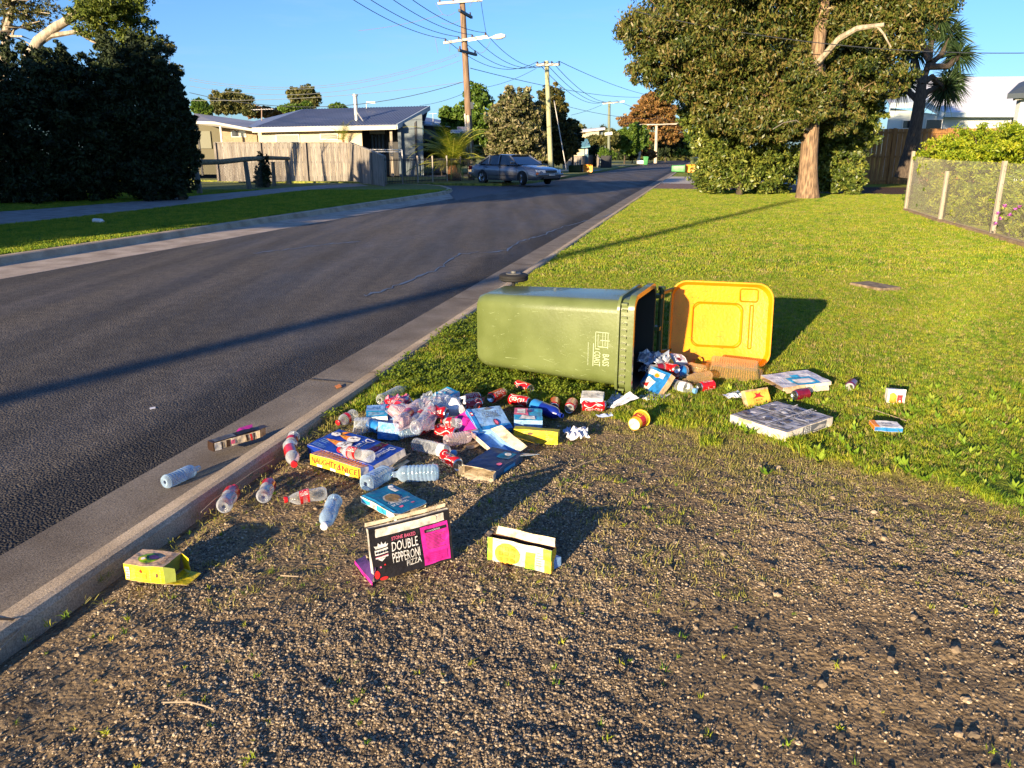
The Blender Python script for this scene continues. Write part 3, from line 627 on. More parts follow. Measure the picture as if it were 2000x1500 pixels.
# ---- cabbage tree (cordyline)
def spiky(name, parent, heads, n, ln, wd, mat, seed=1, up=.25):
    r = np.random.RandomState(seed); Vs = []; v_ = []
    for h in heads:
        c = np.array(h[:3]); L_ = h[3]
        d = r.normal(size=(n, 3)); d[:, 2] += up; d /= np.linalg.norm(d, axis=1)[:, None]; l = (L_ * r.uniform(.7, 1.1, n))[:, None]
        u = r.normal(size=(n, 3)); s = np.cross(d, u); s /= np.linalg.norm(s, axis=1)[:, None]
        p1 = c + d * l * .5; p2 = c + d * l; p2[:, 2] -= (l[:, 0] * .25)
        Vs.append(np.stack([c + d * l * .05, p1 + s * wd, p2, p1 - s * wd], 1).reshape(-1, 3)); v_.append(r.rand(n))
    V = np.concatenate(Vs); return npmesh(name, V, np.arange(len(V)).reshape(-1, 4), [mat], parent, {'v': ('FACE', np.concatenate(v_))})
Yc = 36.0; b0 = D(1768, 345, Yc); b0.z = 0
t = thing('cabbage_tree', 'tall dark cabbage tree with spiky leaf heads on a leaning trunk', 'tree', b0)
mb = MB(); q = lambda x, y, dy=0: D(x, y, Yc + dy) - b0
mb.tube([q(1765, 348), q(1778, 300), q(1788, 250), q(1796, 200), q(1800, 165)], [.42, .33, .27, .25, .2], BARKD, 10)
hs = []
for ps in [[(1796, 200), (1810, 180), (1835, 168), (1858, 160)], [(1800, 165), (1812, 130), (1840, 105), (1858, 70)], [(1800, 165), (1790, 130), (1785, 100)], [(1800, 165), (1815, 120), (1820, 70), (1835, 40)], [(1812, 130), (1850, 130), (1872, 110)], [(1796, 200), (1775, 180), (1760, 165)], [(1800, 165), (1820, 150), (1845, 175)], [(1815, 120), (1800, 80), (1790, 50)]]:
    pp = [q(x, y, .4 * i) for i, (x, y) in enumerate(ps)]; mb.tube(pp, [.15 - .02 * i for i in range(len(pp))], BARKD, 7); hs.append((pp[-1].x, pp[-1].y, pp[-1].z, 1.05))
mb.build('trunk', t, True, fixn=False)
spiky('leaf_heads', t, hs, 340, 1.05, .028, leafmat('cordyline leaf', [(.012, .03, .012), (.03, .06, .02), (.06, .10, .03)], .5, .15), 3)
# ---- left dark screen of cypress and the pines above it
def darktree(label, px, Y, lst, n, seed, ln=.15, wd=.06): return shrub('cypress_tree', label, px, Y, lst, int(n * 2.3), ln, wd, L_DARK, seed, 'tree', group='dark screen of trees behind the footpath', clump=.2, shell=.45, out=1.32, fill=.4)
darktree('dark evergreen tree at the left picture edge, broad and low', 40, 23.5, [(15, 110, 22, 34), (55, 118, 18, 30), (90, 125, 16, 28), (30, 200, 95, 75), (0, 300, 90, 85), (90, 290, 75, 80), (-60, 220, 90, 90), (40, 365, 90, 40), (90, 150, 50, 50)], 22000, 11)
darktree('dark evergreen tree with a notch of sky beside it, second from the left edge', 180, 25, [(120, 120, 16, 34), (150, 140, 14, 30), (130, 190, 55, 65), (180, 270, 65, 80), (130, 350, 70, 45), (210, 350, 60, 42), (200, 190, 45, 60), (115, 140, 30, 30)], 20000, 12)
darktree('tallest dark evergreen tree with rounded top under the pine branch', 265, 25.5, [(210, 100, 18, 34), (262, 95, 22, 30), (300, 112, 18, 34), (320, 150, 20, 40), (230, 140, 55, 55), (285, 150, 48, 52), (250, 220, 65, 75), (320, 210, 40, 60), (280, 300, 75, 60), (300, 350, 70, 42), (335, 170, 22, 40)], 24000, 13)
darktree('dark evergreen tree at the right end of the screen beside the log fence', 345, 25, [(352, 200, 14, 34), (338, 195, 12, 24), (368, 250, 16, 34), (378, 300, 12, 30), (345, 230, 32, 40), (352, 290, 30, 50), (340, 345, 40, 42), (330, 250, 40, 50)], 12000, 14)
Yp = 28
b = D(90, 330, Yp); b.z = 0
bl = blobpx([(215, 20, 55, 35), (265, 50, 38, 45), (180, 45, 40, 30), (240, 85, 48, 25), (270, 95, 22, 22), (200, 15, 60, 25), (235, -10, 60, 30)], Yp, seed=3)
t = thing('pine_tree', 'pine with a long pale leaning limb and bright green top above the dark trees', 'tree', b)
mb = MB(); q = lambda x, y, dy=0: D(x, y, Yp + dy) - b
mb.tube([q(30, 410), q(40, 250), q(60, 110), q(75, 80), (q(110, 52)), q(150, 30), q(190, 45), q(240, 60)], [.3, .26, .2, .17, .15, .12, .08, .04], BARKP, 9)
mb.tube([q(75, 85), q(100, 70), q(150, 62), q(210, 70), q(240, 95)], [.10, .09, .07, .05, .02], BARKP, 7); mb.tube([q(150, 62), q(180, 80), q(230, 100), q(265, 112)], [.06, .05, .03, .01], BARKP, 6)
mb.tube([q(110, 52), q(140, 25), q(165, 12), q(200, -5)], [.09, .07, .05, .03], BARKP, 7); mb.tube([q(190, 45), q(220, 80), q(255, 108)], [.05, .03, .01], BARKP, 6)
mb.build('trunk', t, True, fixn=False)
leaves('crown', t, [(x[0] - b.x, x[1] - b.y, x[2] - b.z) + x[3:] for x in bl], 17000, .14, .045, L_PINE, 8, clump=.28)
Yp = 30; b = D(10, 330, Yp); b.z = 0
t = thing('pine_tree', 'sparse pine with bare twiggy branches at the top left corner', 'tree', b)
mb = MB(); q = lambda x, y, dy=0: D(x, y, Yp + dy) - b
mb.tube([q(0, 410), q(5, 200), q(12, 60), q(25, 10), q(35, -30)], [.3, .22, .13, .09, .05], BARKP, 8)
rr = random.Random(5)
for k in range(26):
    a = (rr.uniform(5, 25), rr.uniform(-20, 75)); e = (a[0] + rr.uniform(-40, 100), a[1] + rr.uniform(-35, 22)); mb.tube([q(*a), q((a[0] + e[0]) / 2, (a[1] + e[1]) / 2 - 4, rr.uniform(-1, 1)), q(*e, rr.uniform(-1.5, 1.5))], [.045, .03, .01], BARKP, 5)
mb.build('trunk', t, True, fixn=False)
bl = blobpx([(60, 30, 35, 22), (25, 15, 40, 25), (70, 50, 20, 12), (-20, 40, 40, 30), (95, 20, 25, 14), (40, -10, 60, 20)], Yp, seed=9)
leaves('crown', t, [(x[0] - b.x, x[1] - b.y, x[2] - b.z) + x[3:] for x in bl], 6000, .13, .04, L_OLIVE, 9, clump=.22)
shrub('gum_sapling', 'thin gum sprays rising just right of the dark tree screen', 325, 34, [(318, 85, 20, 14), (345, 135, 16, 9), (305, 118, 12, 10), (335, 95, 10, 6)], 1500, .16, .05, L_OLIVE, 15, 'tree', BARKP)
# ---- trees off to the left that throw the shade on the nature strip (outside the picture)
for i, (x, y, h, r_) in enumerate([(-16.9, 3, 9.0, 3.2), (-21.4, -2.5, 9.5, 3.6), (-19.3, 9.5, 7.6, 3.4), (-22, 15, 6, 3), (-27, 4, 7.5, 4), (-17.2, 15.2, 5.6, 2.8)]):
    bl = [(x + math.cos(a) * r_ * .5, y + math.sin(a) * r_ * .5, h * k, r_ * .62, r_ * .62, h * .2) for a, k in [(0, .25), (2, .3), (4, .45), (1, .55), (3, .72), (5, .78), (0.5, .85)]]
    tree('roadside_tree', 'dense dark roadside tree left of the pictured screen', (x, y, 0), [((x, y, 0), .25), ((x, y, h * .4), .18)], bl, 9000, .5, .3, L_DARK, BARKD, 'roadside trees left of the picture', 60 + i)
# ---- background trees
def bgtree(name, label, px, Y, lst, n0, ln, wd, lm, seed, bm=BARKD, **kw): return shrub(name, label, px, Y, lst, int(n0 * 1.5), ln, wd, lm, seed, 'tree', bm, **kw)
bgtree('gum_tree', 'olive gum tree with gaps in its crown behind the grey roofed house', 450, 85, [(430, 198, 20, 16), (455, 195, 24, 16), (475, 205, 22, 16), (440, 212, 24, 10), (487, 215, 12, 10)], 5500, .42, .2, L_OLIVE, 21, BARKP, clump=.3)
bgtree('gum_tree', 'taller loose gum tree behind the blue roof ridge', 592, 85, [(575, 185, 14, 14), (598, 182, 18, 14), (612, 195, 14, 16), (590, 205, 22, 12)], 4500, .40, .18, L_OLIVE, 22, BARKP, clump=.26)
bgtree('leafy_tree', 'bright green leafy tree beside the dark cypress end', 395, 60, [(390, 210, 14, 14), (405, 216, 10, 8)], 1600, .4, .2, L_GREEN, 23)
bgtree('rusty_tree', 'reddish brown tree between the two house roofs', 505, 90, [(495, 218, 18, 12), (520, 220, 22, 10), (550, 222, 22, 8)], 3600, .45, .22, L_RUST, 24)
bgtree('leafy_tree', 'low green tree peeping over the blue roof', 575, 80, [(570, 212, 24, 6), (600, 205, 10, 5), (660, 209, 16, 5)], 2000, .4, .2, L_GREEN, 25)
bgtree('leafy_tree', 'fresh green leafy tree behind the tall timber power pole', 925, 60, [(890, 265, 40, 30), (940, 270, 34, 30), (930, 190, 24, 26), (905, 225, 24, 20), (935, 235, 34, 28), (880, 225, 22, 14), (950, 200, 14, 14), (870, 222, 12, 12)], 9500, .32, .15, L_GREEN, 26, clump=.26)
bgtree('banksia_tree', 'cream and olive flowering tree behind the parked car', 1010, 56, [(1010, 295, 40, 22), (970, 298, 26, 20), (1045, 298, 24, 20), (1010, 200, 34, 28), (985, 230, 34, 32), (1035, 225, 28, 32), (1010, 262, 42, 28), (975, 265, 24, 20), (1045, 262, 22, 22)], 14000, .30, .12, L_BANK, 27, BARKP, clump=.26)
bgtree('leafy_tree', 'dark tree with golden top behind the greenish power pole', 1080, 62, [(1095, 300, 26, 18), (1065, 300, 20, 16), (1075, 190, 26, 24), (1085, 220, 26, 30), (1060, 245, 32, 32), (1100, 262, 26, 30), (1075, 285, 34, 24), (1115, 285, 16, 16), (1050, 290, 24, 20)], 12000, .32, .15, leafmat('dark gold leaf', [(.012, .022, .008), (.03, .045, .012), (.08, .075, .015), (.16, .12, .02)], .6, .15), 28)
bgtree('leafy_tree', 'dark feathery tree at the left kerb before the blue gabled house', 1118, 66, [(1115, 250, 18, 16), (1125, 270, 14, 18), (1105, 290, 18, 16)], 4000, .3, .12, L_DARK, 29)
bgtree('hedge_bush', 'rounded olive bush left of the timber street pole far away', 1180, 105, [(1165, 275, 20, 10), (1190, 268, 18, 14), (1150, 278, 12, 8)], 3000, .5, .25, L_OLIVE, 30)
bgtree('leafy_tree', 'wide green tree behind the thin street pole', 1220, 110, [(1215, 265, 20, 14), (1240, 262, 22, 18), (1200, 275, 20, 12), (1255, 275, 14, 18), (1232, 285, 24, 14)], 6500, .5, .25, L_GREEN, 31)
bgtree('rusty_tree', 'large spreading rust brown tree at the end of the street', 1280, 135, [(1280, 195, 28, 14), (1262, 215, 30, 12), (1300, 215, 26, 14), (1240, 232, 28, 10), (1285, 238, 34, 12), (1315, 245, 24, 16), (1225, 240, 16, 8), (1300, 265, 30, 14), (1265, 200, 16, 10)], 13000, .55, .24, L_RUST, 32, BARKP, clump=.3, flat_=.4)
bgtree('leafy_tree', 'dark green tree under the rust brown tree canopy', 1300, 140, [(1290, 288, 26, 16), (1320, 280, 18, 14), (1270, 292, 14, 12)], 4000, .5, .25, L_DARK, 33)
bgtree('leafy_tree', 'small green tree closing the end of the street', 1340, 160, [(1335, 275, 16, 14), (1345, 290, 20, 12), (1355, 262, 14, 12), (1325, 297, 14, 8)], 3600, .6, .3, L_GREEN, 34)
bgtree('leafy_tree', 'brownish bush at the far left kerb beyond the green bin', 1265, 120, [(1262, 295, 8, 12), (1270, 303, 12, 8)], 1500, .4, .2, L_RUST, 35)
bgtree('leafy_tree', 'pale green garden bush before the blue gabled house', 1180, 88, [(1180, 300, 12, 10), (1196, 303, 8, 7)], 1500, .35, .16, L_GREEN, 36)
bgtree('leafy_tree', 'dark garden bush beside the blue gabled house', 1160, 90, [(1165, 293, 14, 9), (1145, 300, 14, 10)], 2000, .4, .2, L_DARK, 37)
bgtree('leafy_tree', 'dark bush beside the far leaning street poles', 1235, 118, [(1232, 300, 14, 11), (1215, 303, 12, 9)], 2000, .4, .2, L_DARK, 38)
for i, x in enumerate([1160, 1200, 1240, 1370, 700, 640]):
    bgtree('distant_tree', 'hazy distant treetop low on the horizon', x, 220 if i < 4 else 150, [(x - 12, 268 if i < 3 else 285, 18, 9), (x + 14, 272 if i < 3 else 290, 16, 9)], 900, 1.0, .5, L_OLIVE, 70 + i, group='distant treetops low on the horizon')
# ---- small conifer by the log fence, palm behind black fence
shrub('conifer', 'small dark conifer growing against the log rail fence', 515, P(515, 366).y, [(512, 350, 15, 18), (516, 330, 12, 16), (509, 312, 6, 14), (522, 310, 4, 8), (513, 338, 14, 16)], 3500, .14, .05, L_DARK, 41, 'shrub')
def palm(label, base, n, L_, stem, seed, scale=1.0, up=.9):
    t = thing('palm_tree', label, 'palm', base); mb = MB()
    mb.tube([(0, 0, -.1), (0, 0, stem * .5), (0, 0, stem)], [.34 * scale, .3 * scale, .2 * scale], M('palm bark', (.12, .05, .02), .9, (.32, .15, .07), 14, .8, 20), 10); mb.build('trunk', t, True, fixn=False)
    r = random.Random(seed); Vs = []; v_ = []; mb2 = MB()
    for k in range(n):
        a = r.uniform(0, 6.283); e = r.uniform(.15, 1.45) * up; l = L_ * r.uniform(.75, 1.1); p = Vector((0, 0, stem)); pts = [p.copy()]
        for i in range(14):
            ee = e - 1.5 * (i / 14) ** 1.4; p = p + Vector((math.cos(a) * math.cos(ee), math.sin(a) * math.cos(ee), math.sin(ee))) * l / 14; pts.append(p.copy())
        mb2.tube(pts, [.03 * scale * (1 - i / 16) for i in range(15)], MATS['lime stem'], 4)
        for i in range(1, 29):
            f = i / 29 * 14; j = int(f); c = pts[j].lerp(pts[min(j + 1, 14)], f - j); d = (pts[min(j + 1, 14)] - pts[j]).normalized(); sd_ = d.cross(Vector((0, 0, 1))).normalized()
            ll = l * .20 * math.sin(math.pi * min(1, .18 + i / 31))
            for sg in (-1, 1):
                tip = c + (sd_ * sg * .8 + d * .55 + Vector((0, 0, -.12))).normalized() * ll; w_ = d * .022 * scale
                Vs += [c - w_, c + w_, tip + w_ * .2, tip - w_ * .2]; v_.append(r.random())
    mb2.build('stem', t, fixn=False)
    V = np.array([tuple(x) for x in Vs]); npmesh('fronds', V, np.arange(len(V)).reshape(-1, 4), [leafmat('palm leaf', [(.08, .13, .01), (.18, .23, .015), (.32, .32, .03)], .45, .3)], t, {'v': ('FACE', v_)})
    return t
M('lime stem', (.30, .30, .04), .6)
pb_ = D(885, 336, 43); pb_.z = 0
palm('squat date palm with arching yellow green fronds before the black fence', pb_, 56, 3.4, .8, 3, 1.1, 1.0)
pb_ = D(672, 300, 49.5); pb_.z = 1.0
palm('slender yard palm rising above the paling fence', pb_, 11, 1.9, 1.2, 6, .35, 1.0)
# ---- lime hedge and garden plants behind the wire fence
Yh = 17
bl = blobpx([(1830, 300, 42, 36, 2.5), (1870, 285, 45, 35, 1.5), (1925, 280, 50, 36, .8), (1980, 285, 50, 38, -.6), (1850, 325, 32, 26, 1.5), (1905, 310, 60, 34, .4), (1960, 315, 60, 30, -.6), (2030, 300, 60, 50, -1.5), (1880, 350, 12, 22, .2), (1950, 300, 40, 20, -.8), (1815, 330, 20, 20, 2.2)], Yh, sq=1.0)
b = D(1920, 300, Yh); b.z = 0
for _x, _y in [(1800, 425), (1850, 440), (1900, 455), (1950, 470), (2010, 490)]:
    _p = P(_x, _y); bl.append((_p.x + .9, _p.y + .35, .5, .6, .6, .5))
tree('hedge', 'bright lime green hedge spilling over the wire fence', b, [(b, .08), (b + Vector((0, 0, .7)), .06)], bl, 62000, .085, .03, L_LIME, BARKD, seed=44, cat='hedge', clump=.32, droop=-.2)
for i, (x, y, rx, ry, Y, lm, lab) in enumerate([(1812, 365, 24, 34, 20.4, L_GREEN, 'fluffy bright green bush behind the wire fence corner'), (1845, 395, 24, 24, 18.6, L_GREEN, 'dark leafy plant low behind the wire fence'), (1925, 385, 34, 44, 15.6, L_LIME, 'yellow green creeper hanging on the wire fence')]):
    b = D(x, y, Y); b.z = 0; bl = blobpx([(x, y, rx, ry, 0), (x + 6, y + ry * .8, rx * .7, ry * .5, 0)], Y)
    tree('garden_bush', lab, b, [(b, .02), (b + Vector((0, 0, .25)), .015)], bl + [(b.x + .2, b.y + .3, .35, .55, .5, .35), (b.x - .1, b.y + .2, .2, .35, .3, .2)], 5200, .075, .025, lm, BARKD, seed=50 + i, cat='bush')
b = D(1975, 430, 13.4); b.z = 0
t = tree('flowering_plant', 'low plant with pink purple flowers poking through the wire fence', b, [(b, .015), (b + Vector((0, 0, .2)), .01)], blobpx([(1980, 415, 22, 28, 0), (1985, 445, 22, 22, 0), (2000, 425, 24, 40, 0)], 13.4), 2600, .06, .03, L_LIME, BARKD, seed=55, cat='plant')
PINK = M('pink petal', (.55, .12, .55), .5)
for (x, y) in [(1962, 402), (1948, 417), (1982, 410), (1944, 438), (1972, 420), (1990, 404), (1955, 427)]:
    mb = MB(); rr = random.Random(x); c = D(x, y, 12.6) - b
    for k in range(16):
        a = rr.uniform(0, 6.28); e = rr.uniform(-.6, 1); d = Vector((math.cos(a) * math.cos(e), math.sin(a) * math.cos(e), math.sin(e))) * .045; s = d.cross(Vector((.3, .2, 1))).normalized() * .014
        mb.quad(c, c + d * .6 + s, c + d, c + d * .6 - s, PINK)
    mb.build('flower', t, fixn=False)

# ---- far wood along the horizon
bl = []
rr = random.Random(77)
for x in range(330, 1420, 34):
    y = 290 if x < 1100 else 294; c_ = D(x + rr.uniform(-8, 8), y, 190); bl.append((c_.x, c_.y + rr.uniform(-15, 15), 2.0, 5.5, 5, rr.uniform(2.5, 5.5)))
o = leaves('far_wood', None, bl, 26000, 1.5, .8, L_OLIVE, 91); tag(o, 'far belt of trees closing the horizon behind the houses', 'trees', kind='stuff')
bgtree('leafy_tree', 'dark bush behind the black metal fence and date palm', 860, 52, [(835, 300, 22, 22), (870, 300, 26, 24), (905, 300, 24, 22)], 5000, .25, .12, L_DARK, 92)
# ================================================================ BUILDINGS, FENCES
WHITE = M('white trim', (.62, .6, .55), .6); CREAM = M('cream render', (.62, .50, .30), .85, (.70, .57, .36), 1.2, .15, 60)
ROOFB = M('blue grey roof', (.10, .125, .19), .45, (.13, .15, .22), .6); ROOFG = M('grey metal roof', (.26, .25, .25), .5, (.33, .31, .30), .8)
GREYW = M('grey wall', (.11, .14, .16), .8, (.14, .17, .19), 3); DARKW = M('dark window', (.012, .015, .02), .15, spec=.8); BRICKW = M('tan wall', (.26, .20, .13), .85, (.34, .26, .17), 12)
DARKG = M('dark grey', (.025, .025, .028), .6); GALV = M('galvanised', (.42, .41, .39), .4, (.55, .54, .5), 9, metal=.5)
def slab(mb, pts, th, m, m2=None):
    """roof plane with thickness below"""
    pts = [Vector(p) for p in pts]; lo = [p - Vector((0, 0, th)) for p in pts]; n = len(pts)
    mb.poly(pts, m); mb.poly(lo[::-1], m2 or m)
    for i in range(n): mb.quad(pts[i], lo[i], lo[(i + 1) % n], pts[(i + 1) % n], m2 or m)
def g0(p): return Vector((p.x, p.y, -.1))
# ---- cream house
Y1, Y2 = 50.0, 56.0
h = thing('cream_house', 'cream rendered house with blue grey roof, flue and dark porch', 'house', g0(D(640, 330, Y1)))
O_ = h.location.copy(); q = lambda x, y, Y=Y1: D(x, y, Y) - O_
def wallpx(mb, x0, x1, yt0, yt1, m, Y=Y1, th=.2, Yb=None):
    a, b = q(x0, yt0, Y), q(x1, yt1, Yb or Y); z0 = 0
    mb.hexa([(a.x, a.y, z0), (b.x, b.y, z0), (b.x, b.y + th, z0), (a.x, a.y + th, z0)], [(a.x, a.y, a.z), (b.x, b.y, b.z), (b.x, b.y + th, b.z), (a.x, a.y + th, a.z)], m)
mb = MB(); wallpx(mb, 503, 706, 252, 250, CREAM); a, b = q(503, 252), q(503, 240, Y2 + 4)
mb.hexa([(a.x, a.y + .203, 0), (a.x + .2, a.y + .203, 0), (a.x + .2, a.y + 8, 0), (a.x, a.y + 8, 0)], [(a.x, a.y + .203, a.z), (a.x + .2, a.y + .203, a.z), (a.x + .2, a.y + 8, a.z), (a.x, a.y + 8, a.z)], CREAM)
mb.build('wall', h)
mb = MB(); wallpx(mb, 706.5, 786, 248, 246, DARKG, Y1 + 2.2); mb.build('porch_wall', h)
mb = MB(); a, b = q(785, 252), q(806, 252, Y1 + 7)
e1, e2 = q(776, 244), q(812, 218, Y1 + 7)
mb.hexa([(e1.x, e1.y, 0), (e1.x + .2, e1.y, 0), (e2.x + .2, e2.y, 0), (e2.x, e2.y, 0)], [e1 + Vector((0, 0, -.25)), e1 + Vector((.2, 0, -.25)), e2 + Vector((.2, 0, -.25)), e2 + Vector((0, 0, -.25))], GREYW)
mb.build('side_wall', h)
mb = MB(); wallpx(mb, 777, 824, 247, 222, GREYW, Y1 + .3, .2); mb.build('gable_wall', h)
mb = MB(); wallpx(mb, 809, 813, 240, 236, DARKG, Y1 + .24, .05); mb.build('downpipe', h)
mb = MB()
slab(mb, [q(492, 249, Y1 - .6), q(774, 243, Y1 - .6), q(838, 207, Y2), q(590, 213.5, Y2)], .06, ROOFB)
slab(mb, [q(590, 213.5, Y2) + Vector((0, .01, 0)), q(838, 207, Y2) + Vector((0, .01, 0)), q(830, 235, Y2 + 6), q(470, 243, Y2 + 6)], .06, ROOFB)
mb.poly([q(492, 249, Y1 - .6), q(590, 213.5, Y2), q(470, 243, Y2 + 6)], ROOFB)
# ribs
for i in range(1, 44):
    f = i / 44; a = q(492 + 282 * f, 249 - 6 * f, Y1 - .6); b = q(590 + 248 * f, 213.5 - 6.5 * f, Y2); mb.bar(a + Vector((0, 0, .012)), b + Vector((0, 0, .012)), .045, .03, ROOFB)
mb.build('roof', h)
mb = MB(); FAS = M('pale blue fascia', (.45, .52, .55), .6)
a, b = q(492, 250, Y1 - .62), q(774, 244, Y1 - .62); mb.bar(a + Vector((0, 0, -.13)), b + Vector((0, 0, -.13)), .05, .26, M('cream gutter', (.66, .60, .46), .5))
a2, b2 = q(774, 244, Y1 - .62), q(838, 208, Y2); mb.bar(a2 + Vector((.05, 0, -.1)), b2 + Vector((.05, 0, -.1)), .06, .30, FAS)
mb.build('fascia', h)
for (x0, x1, y0, y1) in [(540, 584, 262, 290), (625, 660, 260, 273)]:
    a, b = q(x0, y1, Y1 - .05), q(x1, y0, Y1 - .05); mb = MB(); mb.box((a.x, a.y, a.z), (b.x, a.y + .04, b.z), WHITE); w_ = mb.build('window', h)
    mb = MB(); mb.box((a.x + .06, a.y - .012, a.z + .06), (b.x - .06, a.y - .002, b.z - .06), M('window pane', (.30, .30, .27), .12, spec=.8)); mb.build('pane', w_)
a, b = q(724, 300, Y1 + 2.1), q(751, 246, Y1 + 2.1); mb = MB(); mb.box((a.x, a.y, a.z), (b.x, a.y + .05, b.z), DARKW); w_ = mb.build('glass_door', h)
mb = MB(); mb.box((a.x, a.y - .03, b.z - .5), (b.x, a.y - .005, b.z - .08), M('grille', (.5, .48, .42), .7)); mb.build('vent_grille', w_)
mb = MB()
for k in range(4): mb.box((a.x + .1 + k * .22, a.y - .04, a.z), (a.x + .22 + k * .22, a.y - .01, b.z - .55), M('curtain', (.12, .16, .2), .8))
mb.build('curtain', w_)
for x in (763,): 
    a = q(x - 2.5, 250, Y1 - .2); b = q(x + 2.5, 250, Y1 - .2); mb = MB(); mb.box((a.x, a.y, 0), (b.x, a.y + .15, a.z), M('tan post', (.36, .30, .22), .8)); mb.build('porch_post', h)
f = thing('flue_pipe', 'galvanised flue pipe standing on the blue roof', 'flue', (0, 0, 0)); bpy.data.objects.remove(f)
fl = bpy.data.objects.new('flue', None); bpy.data.objects.remove(fl)
mb = MB(); a = q(697, 240, Y1 + 1.2); b = q(693.5, 188, Y1 + 1.2); mb.tube([a, b], .13, GALV, 12); mb.tube([b, b + Vector((0, 0, .12))], .17, GALV, 12); c_ = q(709, 236, Y1 + .5); mb.tube([a.lerp(b, .45), c_], .04, GALV, 6); mb.build('flue', h, True)
mb = MB(); a = q(716, 212, Y2 - .5); mb.tube([a, a + Vector((0, 0, .35))], .03, GALV, 6); mb.box((a.x, a.y, a.z + .33), (a.x + .6, a.y + .1, a.z + .45), WHITE); mb.build('roof_vent', h)
# rails of the porch
mb = MB(); RAIL = M('white rail', (.6, .58, .54), .5)
for y in (292, 296): a, b = q(722, y, Y1 - 1.2), q(785, y + .5, Y1 - 1.2); mb.bar(a, b, .05, .05, RAIL)
a = q(785, 292, Y1 - 1.2); mb.bar(a, (a.x, a.y, 0), .06, .06, RAIL); mb.build('porch_rail', h)
# ---- second small roof right of the cream house
h2 = thing('grey_shed', 'low grey outbuilding behind the palm with a small aerial', 'shed', g0(D(850, 330, 60))); O_ = h2.location.copy()
mb = MB(); wallpx(mb, 826, 880, 242, 246, GREYW, 60, .2); mb.build('wall', h2)
mb = MB(); slab(mb, [q(822, 242, 59.5), q(885, 246, 59.5), q(880, 238, 66), q(832, 229, 66)], .1, ROOFB, FAS); mb.build('roof', h2)
mb = MB(); a = q(846, 240, 62); mb.tube([a, a + Vector((0, 0, .7))], .02, GALV, 6); mb.bar(a + Vector((-.3, 0, .65)), a + Vector((.3, 0, .68)), .03, .02, GALV); mb.build('aerial', h2)
# ---- grey roofed house at the left
h3 = thing('tan_house', 'tan boarded house with grey metal roof and a dark porch', 'house', g0(D(440, 330, 53))); O_ = h3.location.copy(); Y3 = 53
mb = MB(); wallpx(mb, 431, 500, 246, 250, BRICKW, Y3 + .8); mb.build('wall', h3)
mb = MB(); wallpx(mb, 376, 430.6, 240, 246, M('olive wall', (.12, .11, .07), .85), Y3 + 2.5); mb.build('porch_wall', h3)
mb = MB(); slab(mb, [q(370, 236, Y3 - 1), q(420, 238, Y3 - 1), q(500, 253, Y3 - .4), q(520, 240, Y3 + 5), q(380, 221, Y3 + 6)], .14, ROOFG, WHITE)
for i in range(1, 26): f = i / 26; a = q(370, 236, Y3 - 1).lerp(q(500, 253, Y3 - .4), f) ; b = q(380, 221, Y3 + 6).lerp(q(520, 240, Y3 + 5), f)
mb.build('roof', h3)
for (x0, x1, y0, y1) in [(452, 480, 254, 268)]:
    a, b = q(x0, y1, Y3 + .75), q(x1, y0, Y3 + .75); mb = MB(); mb.box((a.x, a.y, a.z), (b.x, a.y + .04, b.z), WHITE); w_ = mb.build('window', h3)
    mb = MB(); mb.box((a.x + .05, a.y - .012, a.z + .05), ((a.x + b.x) / 2, a.y - .002, b.z - .05), DARKW); mb.box(((a.x + b.x) / 2 + .03, a.y - .012, a.z + .05), (b.x - .05, a.y - .002, b.z - .05), MATS['window pane']); mb.build('pane', w_)
a, b = q(391, 290, Y3 + 2.4), q(410, 256, Y3 + 2.4); mb = MB(); mb.box((a.x, a.y, a.z), (b.x, a.y + .05, b.z), M('door', (.17, .17, .12), .7)); mb.build('door', h3)
for x in (384, 429): a = q(x - 1.5, 240, Y3 - .8); b = q(x + 1.5, 240, Y3 - .8); mb = MB(); mb.box((a.x, a.y, 0), (b.x, a.y + .12, a.z - .05), DARKG if x < 400 else WHITE); mb.build('porch_post', h3)
an = thing('antenna', 'television antenna on a thin mast between the two left houses', 'antenna', g0(D(512, 300, 57))); O_ = an.location.copy()
mb = MB(); mb.tube([q(513, 330, 57) * 1, q(511, 211, 57)], .035, M('antenna pole', (.30, .20, .14), .6), 6); mb.build('mast', an)
mb = MB(); a, b = q(494, 214.5, 57), q(534, 213, 57); mb.tube([a, b], .03, WHITE, 6)
for k in range(9): c_ = a.lerp(b, k / 8); mb.bar(c_ + Vector((0, -.35, 0)), c_ + Vector((0, .35, 0)), .025, .025, WHITE)
mb.build('boom', an)
# ---- right white house
h4 = thing('white_house', 'pale house with a big white blue roof behind the brown fence', 'house', g0(D(1880, 300, 52))); O_ = h4.location.copy(); Y4 = 50
RW = M('white roof', (.60, .60, .62), .45, (.66, .66, .68), .5); WB = M('pale weatherboard', (.42, .46, .50), .8, (.48, .52, .56), 2, .3, 4, stretch=(.1, .1, 12))
mb = MB(); slab(mb, [q(1843, 222, Y4), q(2130, 222, Y4), q(2110, 148, Y4 + 9), q(1790, 151, Y4 + 9)], .1, RW, FAS)
slab(mb, [q(1740, 205, Y4 - 1), q(1812, 205, Y4 - 1), q(1842, 222, Y4 - .01), q(1790, 152, Y4 + 9), q(1720, 175, Y4 + 9)], .1, RW, FAS)
mb.build('roof', h4)
mb = MB(); wallpx(mb, 1843, 2130, 226, 226, WB, Y4 + .6); mb.build('wall', h4)
mb = MB(); a = q(1812, 205, Y4 - .6); b = q(1842, 224, Y4 - .6); wallpx(mb, 1740, 1842, 211, 225, M('pale gable', (.50, .56, .56), .8), Y4 - .6); mb.build('gable_wall', h4)
